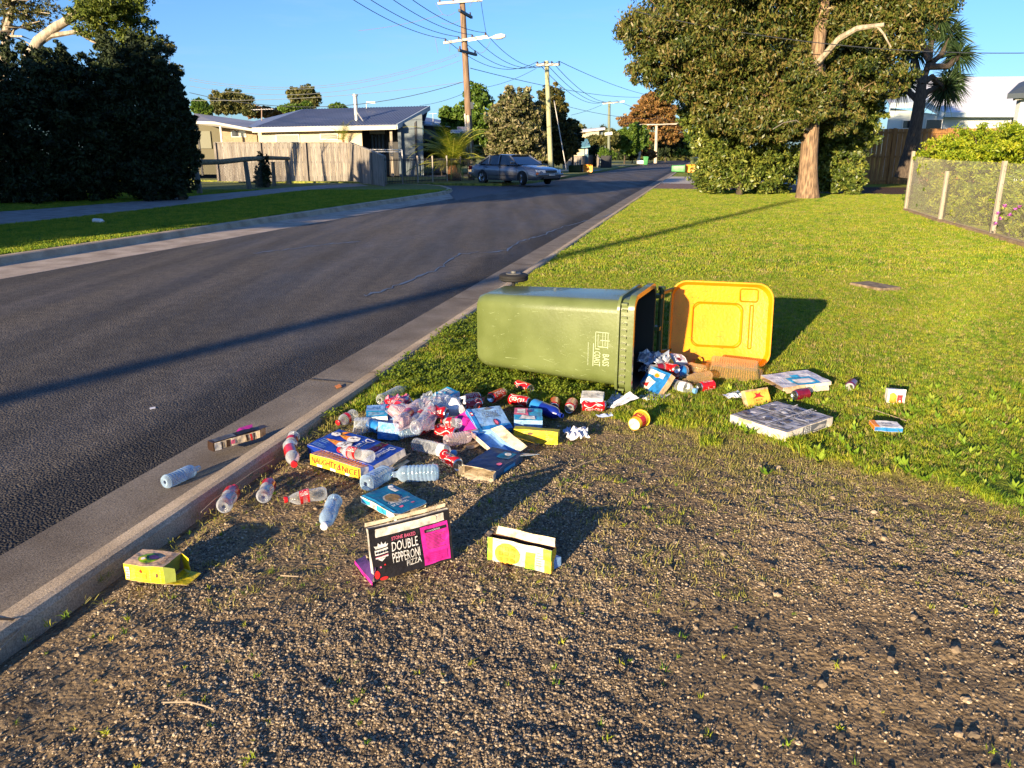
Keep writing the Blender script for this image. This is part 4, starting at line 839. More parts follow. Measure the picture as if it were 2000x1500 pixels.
mb = MB(); a, b = q(1738, 206, Y4 - 1.1), q(1812, 206, Y4 - 1.1); mb.bar(a, b, .08, .3, FAS); mb.bar(b, q(1843, 224, Y4 - 1.1), .08, .3, FAS); mb.bar(q(1843, 224, Y4 - .1), q(2130, 224, Y4 - .1), .12, .28, FAS); mb.build('fascia', h4)
for (x0, x1, y0, y1, Y) in [(1763, 1780, 236, 250, Y4 - .7), (1808, 1840, 234, 252, Y4 - .7), (1974, 1990, 231, 243, Y4 + .5)]:
    a, b = q(x0, y1, Y), q(x1, y0, Y); mb = MB(); mb.box((a.x - .06, a.y, a.z - .06), (b.x + .06, a.y + .04, b.z + .06), WHITE); w_ = mb.build('window', h4)
    mb = MB(); mb.box((a.x, a.y - .012, a.z), (b.x, a.y - .002, b.z), DARKW); mb.build('pane', w_)
for x in (1787, 1797): a = q(x - 2, 212, Y4 - 1.0); b = q(x + 2, 212, Y4 - 1.0); mb = MB(); mb.box((a.x, a.y, 0), (b.x, a.y + .14, a.z), WHITE); mb.build('porch_post', h4)
h5 = thing('garden_shed', 'corner of a dark gabled shed at the right picture edge above the hedge', 'shed', g0(D(2010, 300, 24))); O_ = h5.location.copy()
mb = MB(); slab(mb, [q(1968, 183, 24), q(2100, 176, 24), q(2100, 120, 27), q(1990, 162, 27)], .14, M('slate roof', (.06, .075, .09), .6)); mb.build('roof', h5)
mb = MB(); wallpx(mb, 1995, 2100, 190, 180, WB, 24.4); mb.build('wall', h5)
mb = MB(); a = q(1981, 192, 24.2); mb.bar(a, q(2080, 180, 24.2), .12, .12, WHITE); mb.build('beam', h5)
# ---- far houses
h6 = thing('blue_gabled_house', 'small far house with turquoise gabled roof', 'house', g0(D(1140, 305, 88))); O_ = h6.location.copy()
TQ = M('turquoise roof', (.10, .24, .30), .6)
mb = MB(); wallpx(mb, 1122, 1141, 287, 287, CREAM, 86); mb.build('wall', h6)
mb = MB(); a = q(1141.2, 287, 86); b = q(1149.5, 287, 86); c_ = q(1147, 272, 86); mb.poly([(a.x, a.y, 0), (b.x, a.y, 0), (b.x, a.y, b.z), c_, (a.x, a.y, a.z)], M('blue gable', (.04, .10, .16), .7)); 
mb.poly([(a.x, a.y + 5, 0), (b.x, a.y + 5, 0), (b.x, a.y + 5, b.z), c_ + Vector((0, 5, 0)), (a.x, a.y + 5, a.z)][::-1], MATS['blue gable']); mb.quad((b.x, a.y, 0), (b.x, a.y + 5, 0), (b.x, a.y + 5, b.z), (b.x, a.y, b.z), MATS['blue gable']); gw = mb.build('gable_wall', h6)
mb = MB(); a = q(1143.5, 301, 85.9); b = q(1147.5, 288, 85.9); mb.box((a.x, a.y, a.z), (b.x, a.y + .04, b.z), WHITE); mb.build('window', gw)
mb = MB(); slab(mb, [q(1120, 287, 85.5), q(1141, 287, 85.5), q(1147, 271, 88), q(1124, 271, 88)], .12, TQ); slab(mb, [q(1141.3, 287, 85.5), q(1153, 285, 85.5), q(1147.3, 271, 88)], .12, TQ); mb.build('roof', h6)
h7 = thing('hillside_house', 'pale boxy house rising over the far trees', 'house', g0(D(1160, 270, 120))); O_ = h7.location.copy()
mb = MB(); wallpx(mb, 1128, 1172, 256, 251, CREAM, 120, 6); mb.build('wall', h7)
mb = MB(); wallpx(mb, 1144, 1170, 257, 254, M('pale grey block', (.40, .36, .28), .8), 119.4, .4); mb.build('upper_wall', h7)
mb = MB(); slab(mb, [q(1126, 256, 119), q(1182, 250, 119), q(1182, 248, 127), q(1126, 253, 127)], .25, WHITE); mb.build('roof', h7)
mb = MB(); wallpx(mb, 1172.3, 1184, 252, 252, GREYW, 120, 6); mb.build('side_wall', h7)
# ---- paling fences
PAL = [M('grey paling', (.17, .155, .135), .9, (.34, .31, .27), 3, .5, 25, stretch=(12, 12, .7)), M('dark paling', (.13, .115, .10), .9, (.26, .23, .20), 3, .5, 25, stretch=(12, 12, .7))]
PALB = [M('brown paling', (.22, .10, .035), .85, (.46, .24, .08), 3, .4, 25, stretch=(12, 12, .7)), M('brown paling dark', (.16, .075, .025), .85, (.36, .18, .06), 3, .4, 25, stretch=(12, 12, .7))]
def paling(name, label, pts, mats, wd=.12, post=.11, cap=True, rails=None, pm=None, nposts=None, front=False):
    """pts: list of (ground point, height)"""
    o0 = Vector(pts[0][0]); t = thing(name, label, 'fence', o0); mb = MB(); rr = random.Random(len(pts) + int(o0.x * 10))
    for (p, h), (p2, h2_) in zip(pts[:-1], pts[1:]):
        p = Vector(p); p2 = Vector(p2); d = p2 - p; L_ = d.length; k = max(1, int(L_ / wd)); d.normalize(); nr = Vector((d.y, -d.x, 0))
        for i in range(k):
            a = p + d * (i * L_ / k + .004) - o0; b = p + d * ((i + 1) * L_ / k - .004) - o0; hh = h + (h2_ - h) * (i + .5) / k + rr.uniform(-.012, .012); off = nr * (.0 if i % 2 else .013)
            mb.hexa([a + off, b + off, b + off - nr * .014, a + off - nr * .014], [v + Vector((0, 0, hh)) for v in (a + off, b + off, b + off - nr * .014, a + off - nr * .014)], mats[rr.random() < .4])
    mb.build('palings', t, fixn=False)
    for (p, h), (p2, h2_) in zip(pts[:-1], pts[1:]):
        p = Vector(p); p2 = Vector(p2); d = (p2 - p).normalized(); nr = Vector((d.y, -d.x, 0)) * (.045 if front else -.06)
        for f in (rails or [.12, .5, .88]):
            mb = MB(); mb.bar(p - o0 + nr + Vector((0, 0, h * f)), p2 - o0 + nr + Vector((0, 0, h2_ * f)), .04, .09, mats[1]); mb.build('rail', t)
        if cap: mb = MB(); mb.bar(p - o0 + Vector((0, 0, h + .02)), p2 - o0 + Vector((0, 0, h2_ + .02)), .13, .035, mats[0]); mb.build('cap_rail', t)
        k = nposts or max(1, round((p2 - p).length / 2.4))
        for i in range(k + (1 if p2 == Vector(pts[-1][0]) else 0)):
            c_ = p.lerp(p2, i / k) - o0 + (Vector((d.y, -d.x, 0)) * .05); hh = h + (h2_ - h) * i / k; mb = MB(); mb.box((c_.x - post / 2, c_.y - post / 2, 0), (c_.x + post / 2, c_.y + post / 2, hh + .03), pm or mats[1]); mb.build('post', t, bevel=.008)
    return t
Yf = 42.0
def fp(x, y, Y): a = D(x, y, Y); return (Vector((a.x, a.y, 0)), a.z)
paling('paling_fence', 'weathered grey paling fence before the cream house', [fp(420, 279, Yf), fp(684, 279, Yf), fp(750, 305, 35.5)], PAL)
paling('paling_fence', 'brown timber paling fence behind the cabbage tree', [fp(1640, 252, 38), fp(2060, 250, 39)], PALB, front=True, rails=[.06, .5, .93], cap=False)
for x0, x1, y, Y in [(1055, 1078, 302, 74), (1100, 1135, 305, 78)]:
    paling('paling_fence', 'short sunlit timber fence between the far dark trunks, ' + ('left one' if x0 < 1080 else 'right one'), [fp(x0, y, Y), fp(x1, y, Y)], PAL, wd=.2)
paling('paling_fence', 'long pale fence sloping beside the turquoise roofed house', [fp(1135, 305, 84), fp(1165, 303, 92), fp(1172, 311, 80)], PAL, wd=.2)
mb = MB(); a = D(1174, 304, 82); mb.box((0, 0, 0), (1.1, .15, a.z), DARKG); o = mb.build('dark_gate'); o.location = (a.x, a.y, 0); tag(o, 'dark solid gate panel by the far street pole', 'gate')
# ---- black metal fence
bf = thing('metal_fence', 'black vertical bar fence round the palm garden', 'fence', Vector((D(752, 300, 38).x, 38, 0))); O_ = bf.location.copy(); BM = M('black metal', (.012, .012, .013), .4)
A1, B1 = Vector((0, 0, 0)), Vector((D(925, 300, 43).x - O_.x, 5, 0)); mb = MB(); k = 62
for i in range(k + 1): c_ = A1.lerp(B1, i / k); mb.bar(c_, c_ + Vector((0, 0, 1.18)), .022, .022, BM)
mb.build('bars', bf, fixn=False)
for z in (.12, 1.1): mb = MB(); mb.bar(A1 + Vector((0, .03, z)), B1 + Vector((0, .03, z)), .03, .04, BM); mb.build('rail', bf)
for i in range(7):
    c_ = A1.lerp(B1, i / 6); mb = MB(); mb.bar(c_, c_ + Vector((0, 0, 1.3)), .07, .07, M('fence post pale', (.30, .27, .22), .8) if i < 5 else BM); mb.build('post', bf)
# ---- log rail fence with chain link
lf = thing('log_fence', 'old log rail fence with grey posts and sagging chain wire', 'fence', P(388, 380)); O_ = lf.location.copy()
LOG = M('old log', (.10, .075, .045), .9, (.36, .27, .14), 5, .7, 20, stretch=(.6, 3, 3)); PST = M('grey log post', (.12, .12, .10), .9, (.22, .21, .17), 6, .6, 20, stretch=(3, 3, .5))
pp = [(P(391, 379), 320), (P(487, 370), 312), (P(566, 360), 309)]
tops = []
for p, yt in pp:
    a = p - O_; b = D(proj((p.x, p.y, 1))[0] - 3, yt + 4, p.y) - O_; mb = MB(); mb.tube([a - Vector((0, 0, .1)), a.lerp(b, .5), b], [.10, .095, .09], PST, 10); mb.build('post', lf, True); tops.append(b)
for x, y, yt in [(536, 363, 316)]:
    p = P(x, y); a = p - O_; b = D(x - 3, yt, p.y) - O_; mb = MB(); mb.tube([a, b], [.09, .08], PST, 8); mb.build('post', lf, True)
mb = MB(); e = [tops[0] + Vector((-.25, 0, .12)), tops[0].lerp(tops[1], .5) + Vector((0, 0, .07)), tops[1] + Vector((0, 0, .10)), tops[1].lerp(tops[2], .5) + Vector((0, 0, .13)), tops[2] + Vector((.1, 0, .08))]
mb.tube(e, [.11, .10, .10, .09, .085], LOG, 10); mb.build('top_rail', lf, True)
# chain wire
CW = M('chain wire', (.10, .11, .10), .5, metal=.5); mb = MB()
for i in range(2):
    a, b = pp[i][0] - O_, pp[i + 1][0] - O_; Lh = (b - a).length; H_ = 1.05; st = .11; k = int(Lh / st)
    d = (b - a).normalized()
    for j in range(-int(H_ / st), k):
        for sg in (1, -1):
            x0, x1 = j * st, j * st + H_; z0, z1 = (0, H_) if sg > 0 else (H_, 0)
            ca = max(0, x0); cb = min(Lh, x1)
            if cb <= ca: continue
            za = z0 + (z1 - z0) * (ca - x0) / H_; zb = z0 + (z1 - z0) * (cb - x0) / H_
            mb.bar(a + d * ca + Vector((0, 0, za)), a + d * cb + Vector((0, 0, zb)), .005, .005, CW)
mb.build('chain_wire', lf, fixn=False)
# ---- white wire fence at right
WM = M('galvanised wire', (.30, .28, .22), .6); WP = M('fence post wood', (.30, .26, .20), .8, (.42, .37, .29), 6, .4, 20, stretch=(4, 4, .5))
fa = [P(1768, 412), P(1835, 434), P(1937, 463), P(2060, 500), P(2250, 560)]; Hf = [1.36, 1.30, 1.28, 1.25, 1.25]
wf = thing('wire_fence', 'low pale woven wire garden fence with timber posts and a brown base board', 'fence', fa[0]); O_ = wf.location.copy()
for i, p in enumerate(fa[:4]):
    a = p - O_; r_ = .034; hh = Hf[i] + (.1 if i == 0 else -.25 if i == 1 else 0); mb = MB(); mb.box((a.x - r_, a.y - r_, -.02), (a.x + r_, a.y + r_, hh), WP); mb.build('post', wf, bevel=.006)
def wires(mb, a, b, h0, h1, gap, m):
    L_ = (b - a).length; k = int(L_ / gap); w_ = .003
    for j in range(k):
        c_ = a.lerp(b, (j + .5) / k); hh = h0 + (h1 - h0) * j / k - .03; mb.bar(c_ + Vector((0, 0, .05)), c_ + Vector((0, 0, hh)), w_, w_, m)
        
    for z in (.06, .12, .35, .62, .9, 1.12, 1.2): mb.bar(a + Vector((0, 0, z)), b + Vector((0, 0, z * h1 / h0)), w_, w_, m)
for i in range(4):
    mb = MB(); wires(mb, fa[i] - O_, fa[i + 1] - O_, Hf[i], Hf[i + 1], .052, WM); mb.build('wire_panel', wf, fixn=False)
c0 = fa[0] - O_; c1 = c0 + Vector((2.1, 3.4, 0)); mb = MB(); wires(mb, c0, c1, 1.36, 1.36, .07, WM); mb.build('wire_panel', wf, fixn=False)
for k in range(0):
    c_ = c0.lerp(c1, (k + .6) / 7); mb = MB(); mb.box((c_.x - .03, c_.y - .012, 0), (c_.x + .03, c_.y + .012, 1.36), WP); mb.build('picket', wf)
mb = MB()
for i in range(4): mb.bar(fa[i] - O_ + Vector((0, -.05, .03)), fa[i + 1] - O_ + Vector((0, -.05, .03)), .16, .07, M('base board', (.26, .18, .11), .9, (.38, .27, .17), 8))
mb.build('base_board', wf)
# ================================================================ POLES AND WIRES
TIM = M('red brown timber', (.11, .07, .042), .85, (.27, .18, .115), 3, .5, 14, stretch=(8, 8, .4)); TIMG = M('greenish timber', (.28, .30, .16), .85, (.42, .40, .24), 3, .5, 14, stretch=(8, 8, .4)); TIMP = M('pale timber pole', (.45, .38, .28), .85, (.60, .50, .36), 3, .4, 14, stretch=(8, 8, .4))
PVC = M('pale conduit', (.50, .47, .42), .6); ARM = M('cross arm timber', (.50, .46, .38), .7); ARMD = M('dark cross arm', (.03, .04, .05), .6); CER = M('ceramic insulator', (.10, .06, .05), .3)
def pole(label, base, top, r0, r1, m, group=None):
    t = thing('power_pole', label, 'pole', base, group=group); mb = MB(); b = Vector(top) - Vector(base); mb.tube([(0, 0, -.1), b * .5, b], [r0, (r0 + r1) / 2, r1], m, 12); mb.build('pole', t, True); return t
def arm(t, name, x0, y0, x1, y1, Y0, Y1_, m, w=.11, ins=4):
    O_ = t.location; a, b = D(x0, y0, Y0) - O_, D(x1, y1, Y1_) - O_; mb = MB(); mb.bar(a, b, w, w, m); o = mb.build(name, t, bevel=.006); out = []
    for i in range(ins):
        c_ = a.lerp(b, (i + .15) / (ins - .7) if ins > 1 else .5); mb = MB(); mb.lathe([(0, .02), (.03, .05), (.07, .05), (.08, .03), (.12, .045), (.15, .02)], CER, 8, 'z', tuple(c_ + Vector((0, 0, w / 2))), cap1=True); mb.build('insulator', o, True); out.append(c_ + O_ + Vector((0, 0, w / 2 + .13)))
    return out
Ya = 44.0; bp_ = D(921, 300, Ya); bp_.z = 0
pA = pole('tall red brown timber power pole with street lamp and name signs', bp_, D(900.5, -40, Ya), .20, .14, TIM)
mb = MB(); O_ = pA.location; mb.tube([D(916.5, 338, Ya - .25) - O_, D(908, 222, Ya - .22) - O_], .05, PVC, 8); mb.build('conduit', pA, True)
mb = MB(); mb.tube([D(922, 345, Ya - .22) - O_, D(914, 225, Ya - .21) - O_], .09, TIMP, 8); mb.build('pale_sleeve', pA, True)
mb = MB(); a = D(921, 207, Ya - .1) - O_; mb.box((a.x - .12, a.y, a.z - .15), (a.x + .1, a.y + .2, a.z + .2), ARMD); mb.build('meter_box', pA)
w1 = arm(pA, 'cross_arm', 855, 7, 942, 0, Ya - .2, Ya - .2, ARM, .12, 4)
w2 = arm(pA, 'cross_arm', 866, 84, 952, 71, Ya - .2, Ya - .2, ARM, .12, 4)
w3 = arm(pA, 'cross_arm', 897, 20, 921, 34, Ya - 1.2, Ya + 1.2, ARMD, .13, 2)
w4 = arm(pA, 'cross_arm', 896, 98, 930, 107, Ya - 1.3, Ya + 1.3, ARMD, .13, 3)
mb = MB(); O_ = pA.location; a, b, c_ = D(915, 80, Ya - .3) - O_, D(950, 74, Ya - .5) - O_, D(962, 73, Ya - .6) - O_; mb.tube([a, b, c_], .035, GALV, 8); la = mb.build('lamp_arm', pA, True)
mb = MB(); d = D(987, 70, Ya - .8) - O_; mb.tube([c_, c_.lerp(d, .3), c_.lerp(d, .7), d], [.06, .13, .14, .07], WHITE, 10); mb.build('street_lamp_head', la, True)
# street name signs
def sign(x0, x1, y0, y1, m, txt, name='street_sign', arrow=False):
    O_ = pA.location; a, b = D(x0, y1, Ya - .25) - O_, D(x1, y0, Ya - .25) - O_; mb = MB(); mb.box((a.x, a.y, a.z), (b.x, a.y + .02, b.z), WHITE); o = mb.build(name, pA)
    mb = MB(); f = Face2(mb, (a.x, a.y, a.z), (b.x - a.x, 0, 0), (0, 0, b.z - a.z), (0, -1, 0), .004)
    f.text(txt, .18 if arrow else .06, .2, .95, .8, m)
    if arrow: f.poly([(.02, .5), (.10, .85), (.10, .15)], m)
    mb.build('lettering', o, fixn=False)
BLU = M('sign blue', (.02, .05, .45), .5); REDS = M('sign red', (.45, .05, .12), .5)
sign(893, 914, 247.5, 253, REDS, 'BEACH RD'); sign(880, 914, 253.5, 260, BLU, 'NURSING HOME', arrow=True)
bpB = D(1077, 300, 54); bpB.z = 0
pB = pole('greenish timber power pole with one cross arm behind the car', bpB, D(1067.5, 119, 54), .18, .14, TIMG)
wB = arm(pB, 'cross_arm', 1047, 127, 1094, 126, 53.8, 53.8, ARM, .14, 4)
bpC = D(1189.5, 300, 100); bpC.z = 0
pC = pole('thin grey street pole with a lamp arm farther down the road', bpC, D(1190, 198, 100), .19, .16, M('pole grey green', (.16, .18, .13), .8))
wC = arm(pC, 'cross_arm', 1177, 202.5, 1207, 200, 99.8, 99.8, ARM, .14, 3)
mb = MB(); O_ = pC.location; mb.tube([D(1200, 201, 99.7) - O_, D(1212, 199, 99.2) - O_], .05, GALV, 6); la = mb.build('lamp_arm', pC, True); mb = MB(); mb.tube([D(1212, 199, 99.2) - O_, D(1220, 198, 99) - O_], [.09, .12], WHITE, 8); mb.build('street_lamp_head', la, True)
mb = MB(); a = D(1181, 262, 99.7) - O_; b = D(1196, 260, 99.7) - O_; mb.bar(a, b, .03, .35, WHITE); mb.build('street_sign', pC)
bpD = D(1247, 300, 118); bpD.z = 0; pD = pole('pale far power pole, left one of the pair by the rust brown tree', bpD, D(1253.5, 243, 118), .28, .2, TIMP); wD = arm(pD, 'cross_arm', 1240, 244, 1268, 243.5, 117.6, 117.6, ARM, .16, 3)
bpE = D(1281, 300, 130); bpE.z = 0; pE = pole('pale far power pole, right one of the pair by the rust brown tree', bpE, D(1282.5, 243, 130), .28, .2, TIMP); wE = arm(pE, 'cross_arm', 1262, 243.5, 1330, 242, 129.6, 129.6, ARM, .16, 3)
# pole behind the camera whose shadow crosses the road
bs = Vector((-13.2, -12.6, 0)); pole('power pole behind the photographer throwing the long shadow', bs, bs + Vector((.1, 0, 8.5)), .15, .11, TIM)
# guy wire
WIRE = M('black wire', (.03, .035, .045), .5); WIREG = M('grey wire', (.16, .17, .18), .5)
def wire(a, b, sag, r, label, m=WIRE, grp='overhead power lines'):
    a, b = Vector(a), Vector(b); mb = MB(); o0 = a.copy(); mb.tube([a.lerp(b, i / 16) - o0 - Vector((0, 0, sag * 4 * (i / 16) * (1 - i / 16))) for i in range(17)], r, m, 5); o = mb.build('power_line', loc=o0, fixn=False); return tag(o, label, 'power line', grp)
wire(D(1082, 196, 53.8), D(1106, 331, 53), 0, .03, 'straight guy wire slanting down right of the greenish pole', PVC)
for i, (x, y) in enumerate([(678, -8), (712, -8), (757, -8), (795, -8)]):
    e = w2[i] if i < 4 else w2[3]; wire(D(x, y, 30), e, .25, .014, 'overhead cable from the top edge to the lamp cross arm, ' + ['nearest the left', 'second from left', 'third from left', 'nearest the pole'][i])
for i in range(4): wire(w2[i], wB[i], .9, .015, 'cable sagging between the two nearest poles, ' + ['lowest', 'second lowest', 'third lowest', 'highest'][i] + ' of four')
wire(w1[3], D(950, 67, Ya + 6), .1, .013, 'short cable dropping right from the top cross arm')
for i in range(3): wire(wB[i], wC[i], 1.0, .02, 'cable sagging from the greenish pole to the thin street pole, ' + ['left', 'middle', 'right'][i] + ' one')
wire(wB[3], D(1258, 184, 90), .2, .02, 'single cable rising right from the greenish pole into the rust brown tree')
wire(wC[2], D(1400, 262, 108), .3, .02, 'cable from the thin street pole down into the right trees')
for (x0, y0, x1, y1, lab) in [(370, 153, 897, 104, 'upper service cable running left from the tall pole'), (370, 157, 897, 108, 'second service cable running left from the tall pole'), (370, 168, 900, 118, 'third service cable running left, slightly lower'), (370, 181, 905, 160, 'thick dark service cable going left below the cross arms')]:
    wire(D(x0, y0, 46), D(x1, y1, 45), 1.0, .017 if 'thick' in lab else .011, lab, WIRE if 'thick' in lab else WIREG)
wire(D(905, 160, 45), D(350, 196, 46), .3, .012, 'thin cable fanning left below the thick dark one', WIREG)
wire(D(820, 206, 56), D(905, 183, 45), .1, .012, 'service cable from the cream house gable to the tall pole')
wire(D(918, 133, 45), D(1250, 190, 95), .4, .018, 'long cable crossing from the tall pole behind the greenish pole')
wire(D(1048, 133, 62), D(940, 172, 60), .2, .015, 'cable falling left from the greenish pole to the leafy tree')
wire(D(1105, 207, 80), D(1300, 232, 100), .4, .02, 'low cable crossing behind the thin street pole')
wire(D(1175, 205, 100), D(1115, 225, 90), .1, .02, 'cable dropping left from the thin street pole')
wire(D(1240, 22, 25), D(2040, 103, 24), .35, .013, 'dark service cable passing the gum tree to the right edge')
for k, (y0, y1) in enumerate([(243, 243.5), (246, 246)]): wire(D(1205, y0 - 6, 118), D(1400, y1, 130), .2, .022, 'thin far cable crossing the rust brown tree, ' + ['upper', 'lower'][k] + ' one')
for (xa, ya, xb, yb, sg) in [(850, 74, 855, 103, 0), (880, 75, 878, 100, 0), (850, 6, 865, 28, 0), (937, 2, 917, 14, -.2), (958, 80, 930, 99, .3)]:
    wire(D(xa, ya, Ya - .3), D(xb, yb, Ya - .6), sg, .012, 'short looping jumper cable on the tall power pole', WIREG, 'jumper cables on the tall pole')
for i, ps in enumerate([[(865, 28), (890, 23)], [(700, 60), (865, 28)], [(862, 45), (897, 40)]]):
    wire(D(*ps[0], Ya), D(*ps[1], Ya), .1, .012, 'thin pale cable meeting the tall pole below its top arm, ' + ['near', 'long', 'lower'][i] + ' piece', WIREG)
# ================================================================ CAR
def car(base, yaw):
    t = thing('sedan_car', 'dark grey sedan with silver wheels turning out of the side street', 'car', base, yaw)
    PAINT = M('grey car paint', (.17, .18, .20), .22, metal=.5, coat=1.0, spec=.5); LOWP = M('lower car trim', (.025, .028, .033), .45, coat=.3); GL = M('car glass', (.01, .015, .02), .04, spec=1.0, coat=.5)
    CH_ = M('chrome', (.6, .62, .64), .15, metal=1); RUB = M('tyre rubber', (.012, .012, .012), .8); LMP = M('headlight glass', (.55, .58, .6), .08, spec=1); ORG = M('orange lens', (.6, .16, .04), .2); REDL = M('tail lens', (.35, .01, .01), .2)
    # stations: x, half width low, half width belt, z bottom, z belt(top of body side), z deck centre
    S = [(2.43, .62, .60, .42, .56, .58), (2.38, .78, .72, .26, .66, .69), (2.20, .86, .80, .22, .72, .77), (1.80, .885, .84, .22, .80, .86), (1.40, .895, .86, .22, .84, .90), (1.02, .895, .87, .20, .87, .94),
         (.5, .895, .875, .19, .89, .94), (-.2, .895, .875, .19, .90, .94), (-.9, .895, .87, .19, .91, .95), (-1.35, .89, .85, .20, .92, .96), (-1.75, .88, .83, .24, .93, .98), (-2.15, .84, .78, .26, .92, .97), (-2.36, .76, .72, .30, .88, .92), (-2.43, .66, .62, .42, .78, .80)]
    mb = MB(); vs = []; k = 11
    for (x, wl, wb, zb, zt, zc) in S:
        zm = zb + (zt - zb) * .42
        half = [(0, zb), (wl * .9, zb), (wl, zb + .12), (wl * 1.0, zm), (wb, zt - .03), (wb * .72, zt + (zc - zt) * .75)]
        ring = [(-y, z) for y, z in half[:0:-1]] + half[1:] + [(0, zc)]
        # order: left low..., build full loop
        loop = [(wl * .9, zb), (wl, zb + .12), (wl, zm), (wb, zt - .03), (wb * .8, zt + (zc - zt) * .7), (0, zc), (-wb * .8, zt + (zc - zt) * .7), (-wb, zt - .03), (-wl, zm), (-wl, zb + .12), (-wl * .9, zb)]
        vs += [(x, y, z) for y, z in loop]
    fs = []; 
    for i in range(len(S) - 1):
        for j in range(k - 1): fs.append((i * k + j, i * k + j + 1, (i + 1) * k + j + 1, (i + 1) * k + j))
    fs += [tuple(range(k)), tuple(range((len(S) - 1) * k, len(S) * k))[::-1]]
    mb.add(vs, fs, PAINT); body = mb.build('body', t, True)
    md = body.modifiers.new('sub', 'SUBSURF'); md.levels = md.render_levels = 1
    body.modifiers.move(1, 0)
    # wheel arches: proud rings round a black disc that paints the recess shade
    gh = [(1.02, .80, .93), (.32, .64, 1.36), (-.35, .63, 1.40), (-1.05, .62, 1.37), (-1.80, .76, .96)]
    mb = MB(); vs = []
    for (x, wy, z) in gh: vs += [(x, wy, z), (x, -wy, z)]
    zb = .90
    mb.add([(1.02, .80, .92), (.32, .645, 1.33), (-.35, .635, 1.36), (-.98, .625, 1.33), (-1.62, .74, .95)], [(0, 1, 2, 3, 4)], GL)
    mb.add([(1.02, -.80, .92), (.32, -.645, 1.33), (-.35, -.635, 1.36), (-.98, -.625, 1.33), (-1.62, -.74, .95)], [(4, 3, 2, 1, 0)], GL)
    mb.quad((1.08, .78, .93), (1.08, -.78, .93), (.33, -.63, 1.34), (.33, .63, 1.34), GL); mb.quad((-1.72, .72, .96), (-1.03, .60, 1.33), (-1.03, -.60, 1.33), (-1.72, -.72, .96), GL)
    mb.build('windows', t)
    # side glass slopes from belt
    mb = MB()
    for sg in (1, -1): mb.quad((1.02, .86 * sg, .90), (-1.8, .83 * sg, .93), (-1.80, .76 * sg, .955), (1.02, .80 * sg, .925), PAINT)
    rf = [(.40, .655, 1.345), (.30, .635, 1.36), (-.35, .625, 1.385), (-1.05, .615, 1.35), (-1.10, .635, 1.30)]
    vs = []
    for (x, wy, z) in rf: vs += [(x, wy + .01, z - .012), (x, wy * .7, z + .022), (x, 0, z + .025), (x, -wy * .7, z + .022), (x, -wy - .01, z - .012)]
    mb.add(vs, [(i * 5 + j, i * 5 + j + 1, i * 5 + j + 6, i * 5 + j + 5) for i in range(4) for j in range(4)], PAINT); 
    mb.build('roof', t, True)
    for sg in (1, -1):
        mb = MB()
        for a, b in [((1.04, .805, .925), (.36, .655, 1.335)), ((-.28, .80, .93), (-.30, .65, 1.35)), ((-1.0, .75, .94), (-1.02, .635, 1.34)), ((-1.70, .75, .955), (-1.05, .63, 1.33))]:
            mb.bar((a[0], a[1] * sg + .012 * sg, a[2]), (b[0], b[1] * sg + .012 * sg, b[2]), .05, .05, PAINT)
        mb.build('window_pillars', t)
        mb = MB(); mb.box((.72, sg * .93 - .09, .95), (.86, sg * .93 + .09, 1.07), PAINT); mb.build('mirror', t, bevel=.03)
        mb = MB(); mb.box((-1.3, sg * .90 - .006, .40), (1.0, sg * .90 + .006, .44), LOWP); mb.box((-1.2, sg * .893 - .01, .19), (1.05, sg * .893 + .01, .26), LOWP); mb.build('side_moulding', t)
        for x in (.0, -.98): mb = MB(); mb.box((x - .22, sg * .893 - .012, .80), (x - .06, sg * .893 + .012, .83), LOWP); mb.build('door_handle', t)
        mb = MB()
        for x in (1.0, -.12, -1.25): mb.box((x - .004, sg * .897 - .006, .28), (x + .004, sg * .897 + .006, .86), LOWP)
        mb.build('door_gap', t)
        for x in (1.41, -1.32):
            mb = MB(); n = 20
            vs = []
            for i in range(n + 1):
                a = math.pi * i / n * 1.14 - .22
                for r_, y in ((.35, sg * .912), (.40, sg * .905)): vs.append((x + r_ * math.cos(a), y, .31 + r_ * math.sin(a)))
            mb.add(vs, [(2 * i, 2 * i + 1, 2 * i + 3, 2 * i + 2) for i in range(n)], PAINT)
            mb.add([(x + .352 * math.cos(math.pi * i / n * 1.2 - .3), sg * .899, .31 + .352 * math.sin(math.pi * i / n * 1.2 - .3)) for i in range(n + 1)], [tuple(range(n + 1))], RUB)  # flat black disc on the body side, standing in for the hollow's shade
            mb.build('wheel_arch', t, fixn=False)
            st = -.45 if x > 0 else 0
            wo_ = bpy.data.objects.new('wheel', None); COL.objects.link(wo_); wo_.parent = t; wo_.location = (x, sg * .80, .315); wo_.rotation_euler = (0, 0, st)
            bpy.data.objects.remove(wo_)
            R3 = Matrix.Translation((x, sg * .845, .315)) @ Matrix.Rotation(st, 4, 'Z')
            mb = MB(); mb.lathe([(-.10, .20), (-.105, .29), (-.08, .315), (.08, .315), (.105, .29), (.10, .20)], RUB, 28, 'x'); mb.v = [tuple(R3 @ Vector((y, x_ * 1.0, z))) for (x_, y, z) in mb.v]; ty = mb.build('wheel', t, True)
            mb = MB(); mb.lathe([(.085 * sg, .205), (.10 * sg, .20), (.07 * sg, .17), (.05 * sg, .02)], CH_, 24, 'x', cap1=True)
            for q_ in range(10): a = q_ * .628; mb.bar((.085 * sg, .05 * math.cos(a), .05 * math.sin(a)), (.097 * sg, .19 * math.cos(a), .19 * math.sin(a)), .035, .02, CH_)
            mb.v = [tuple(R3 @ Vector((y, x_, z))) for (x_, y, z) in mb.v]; mb.build('rim', ty)
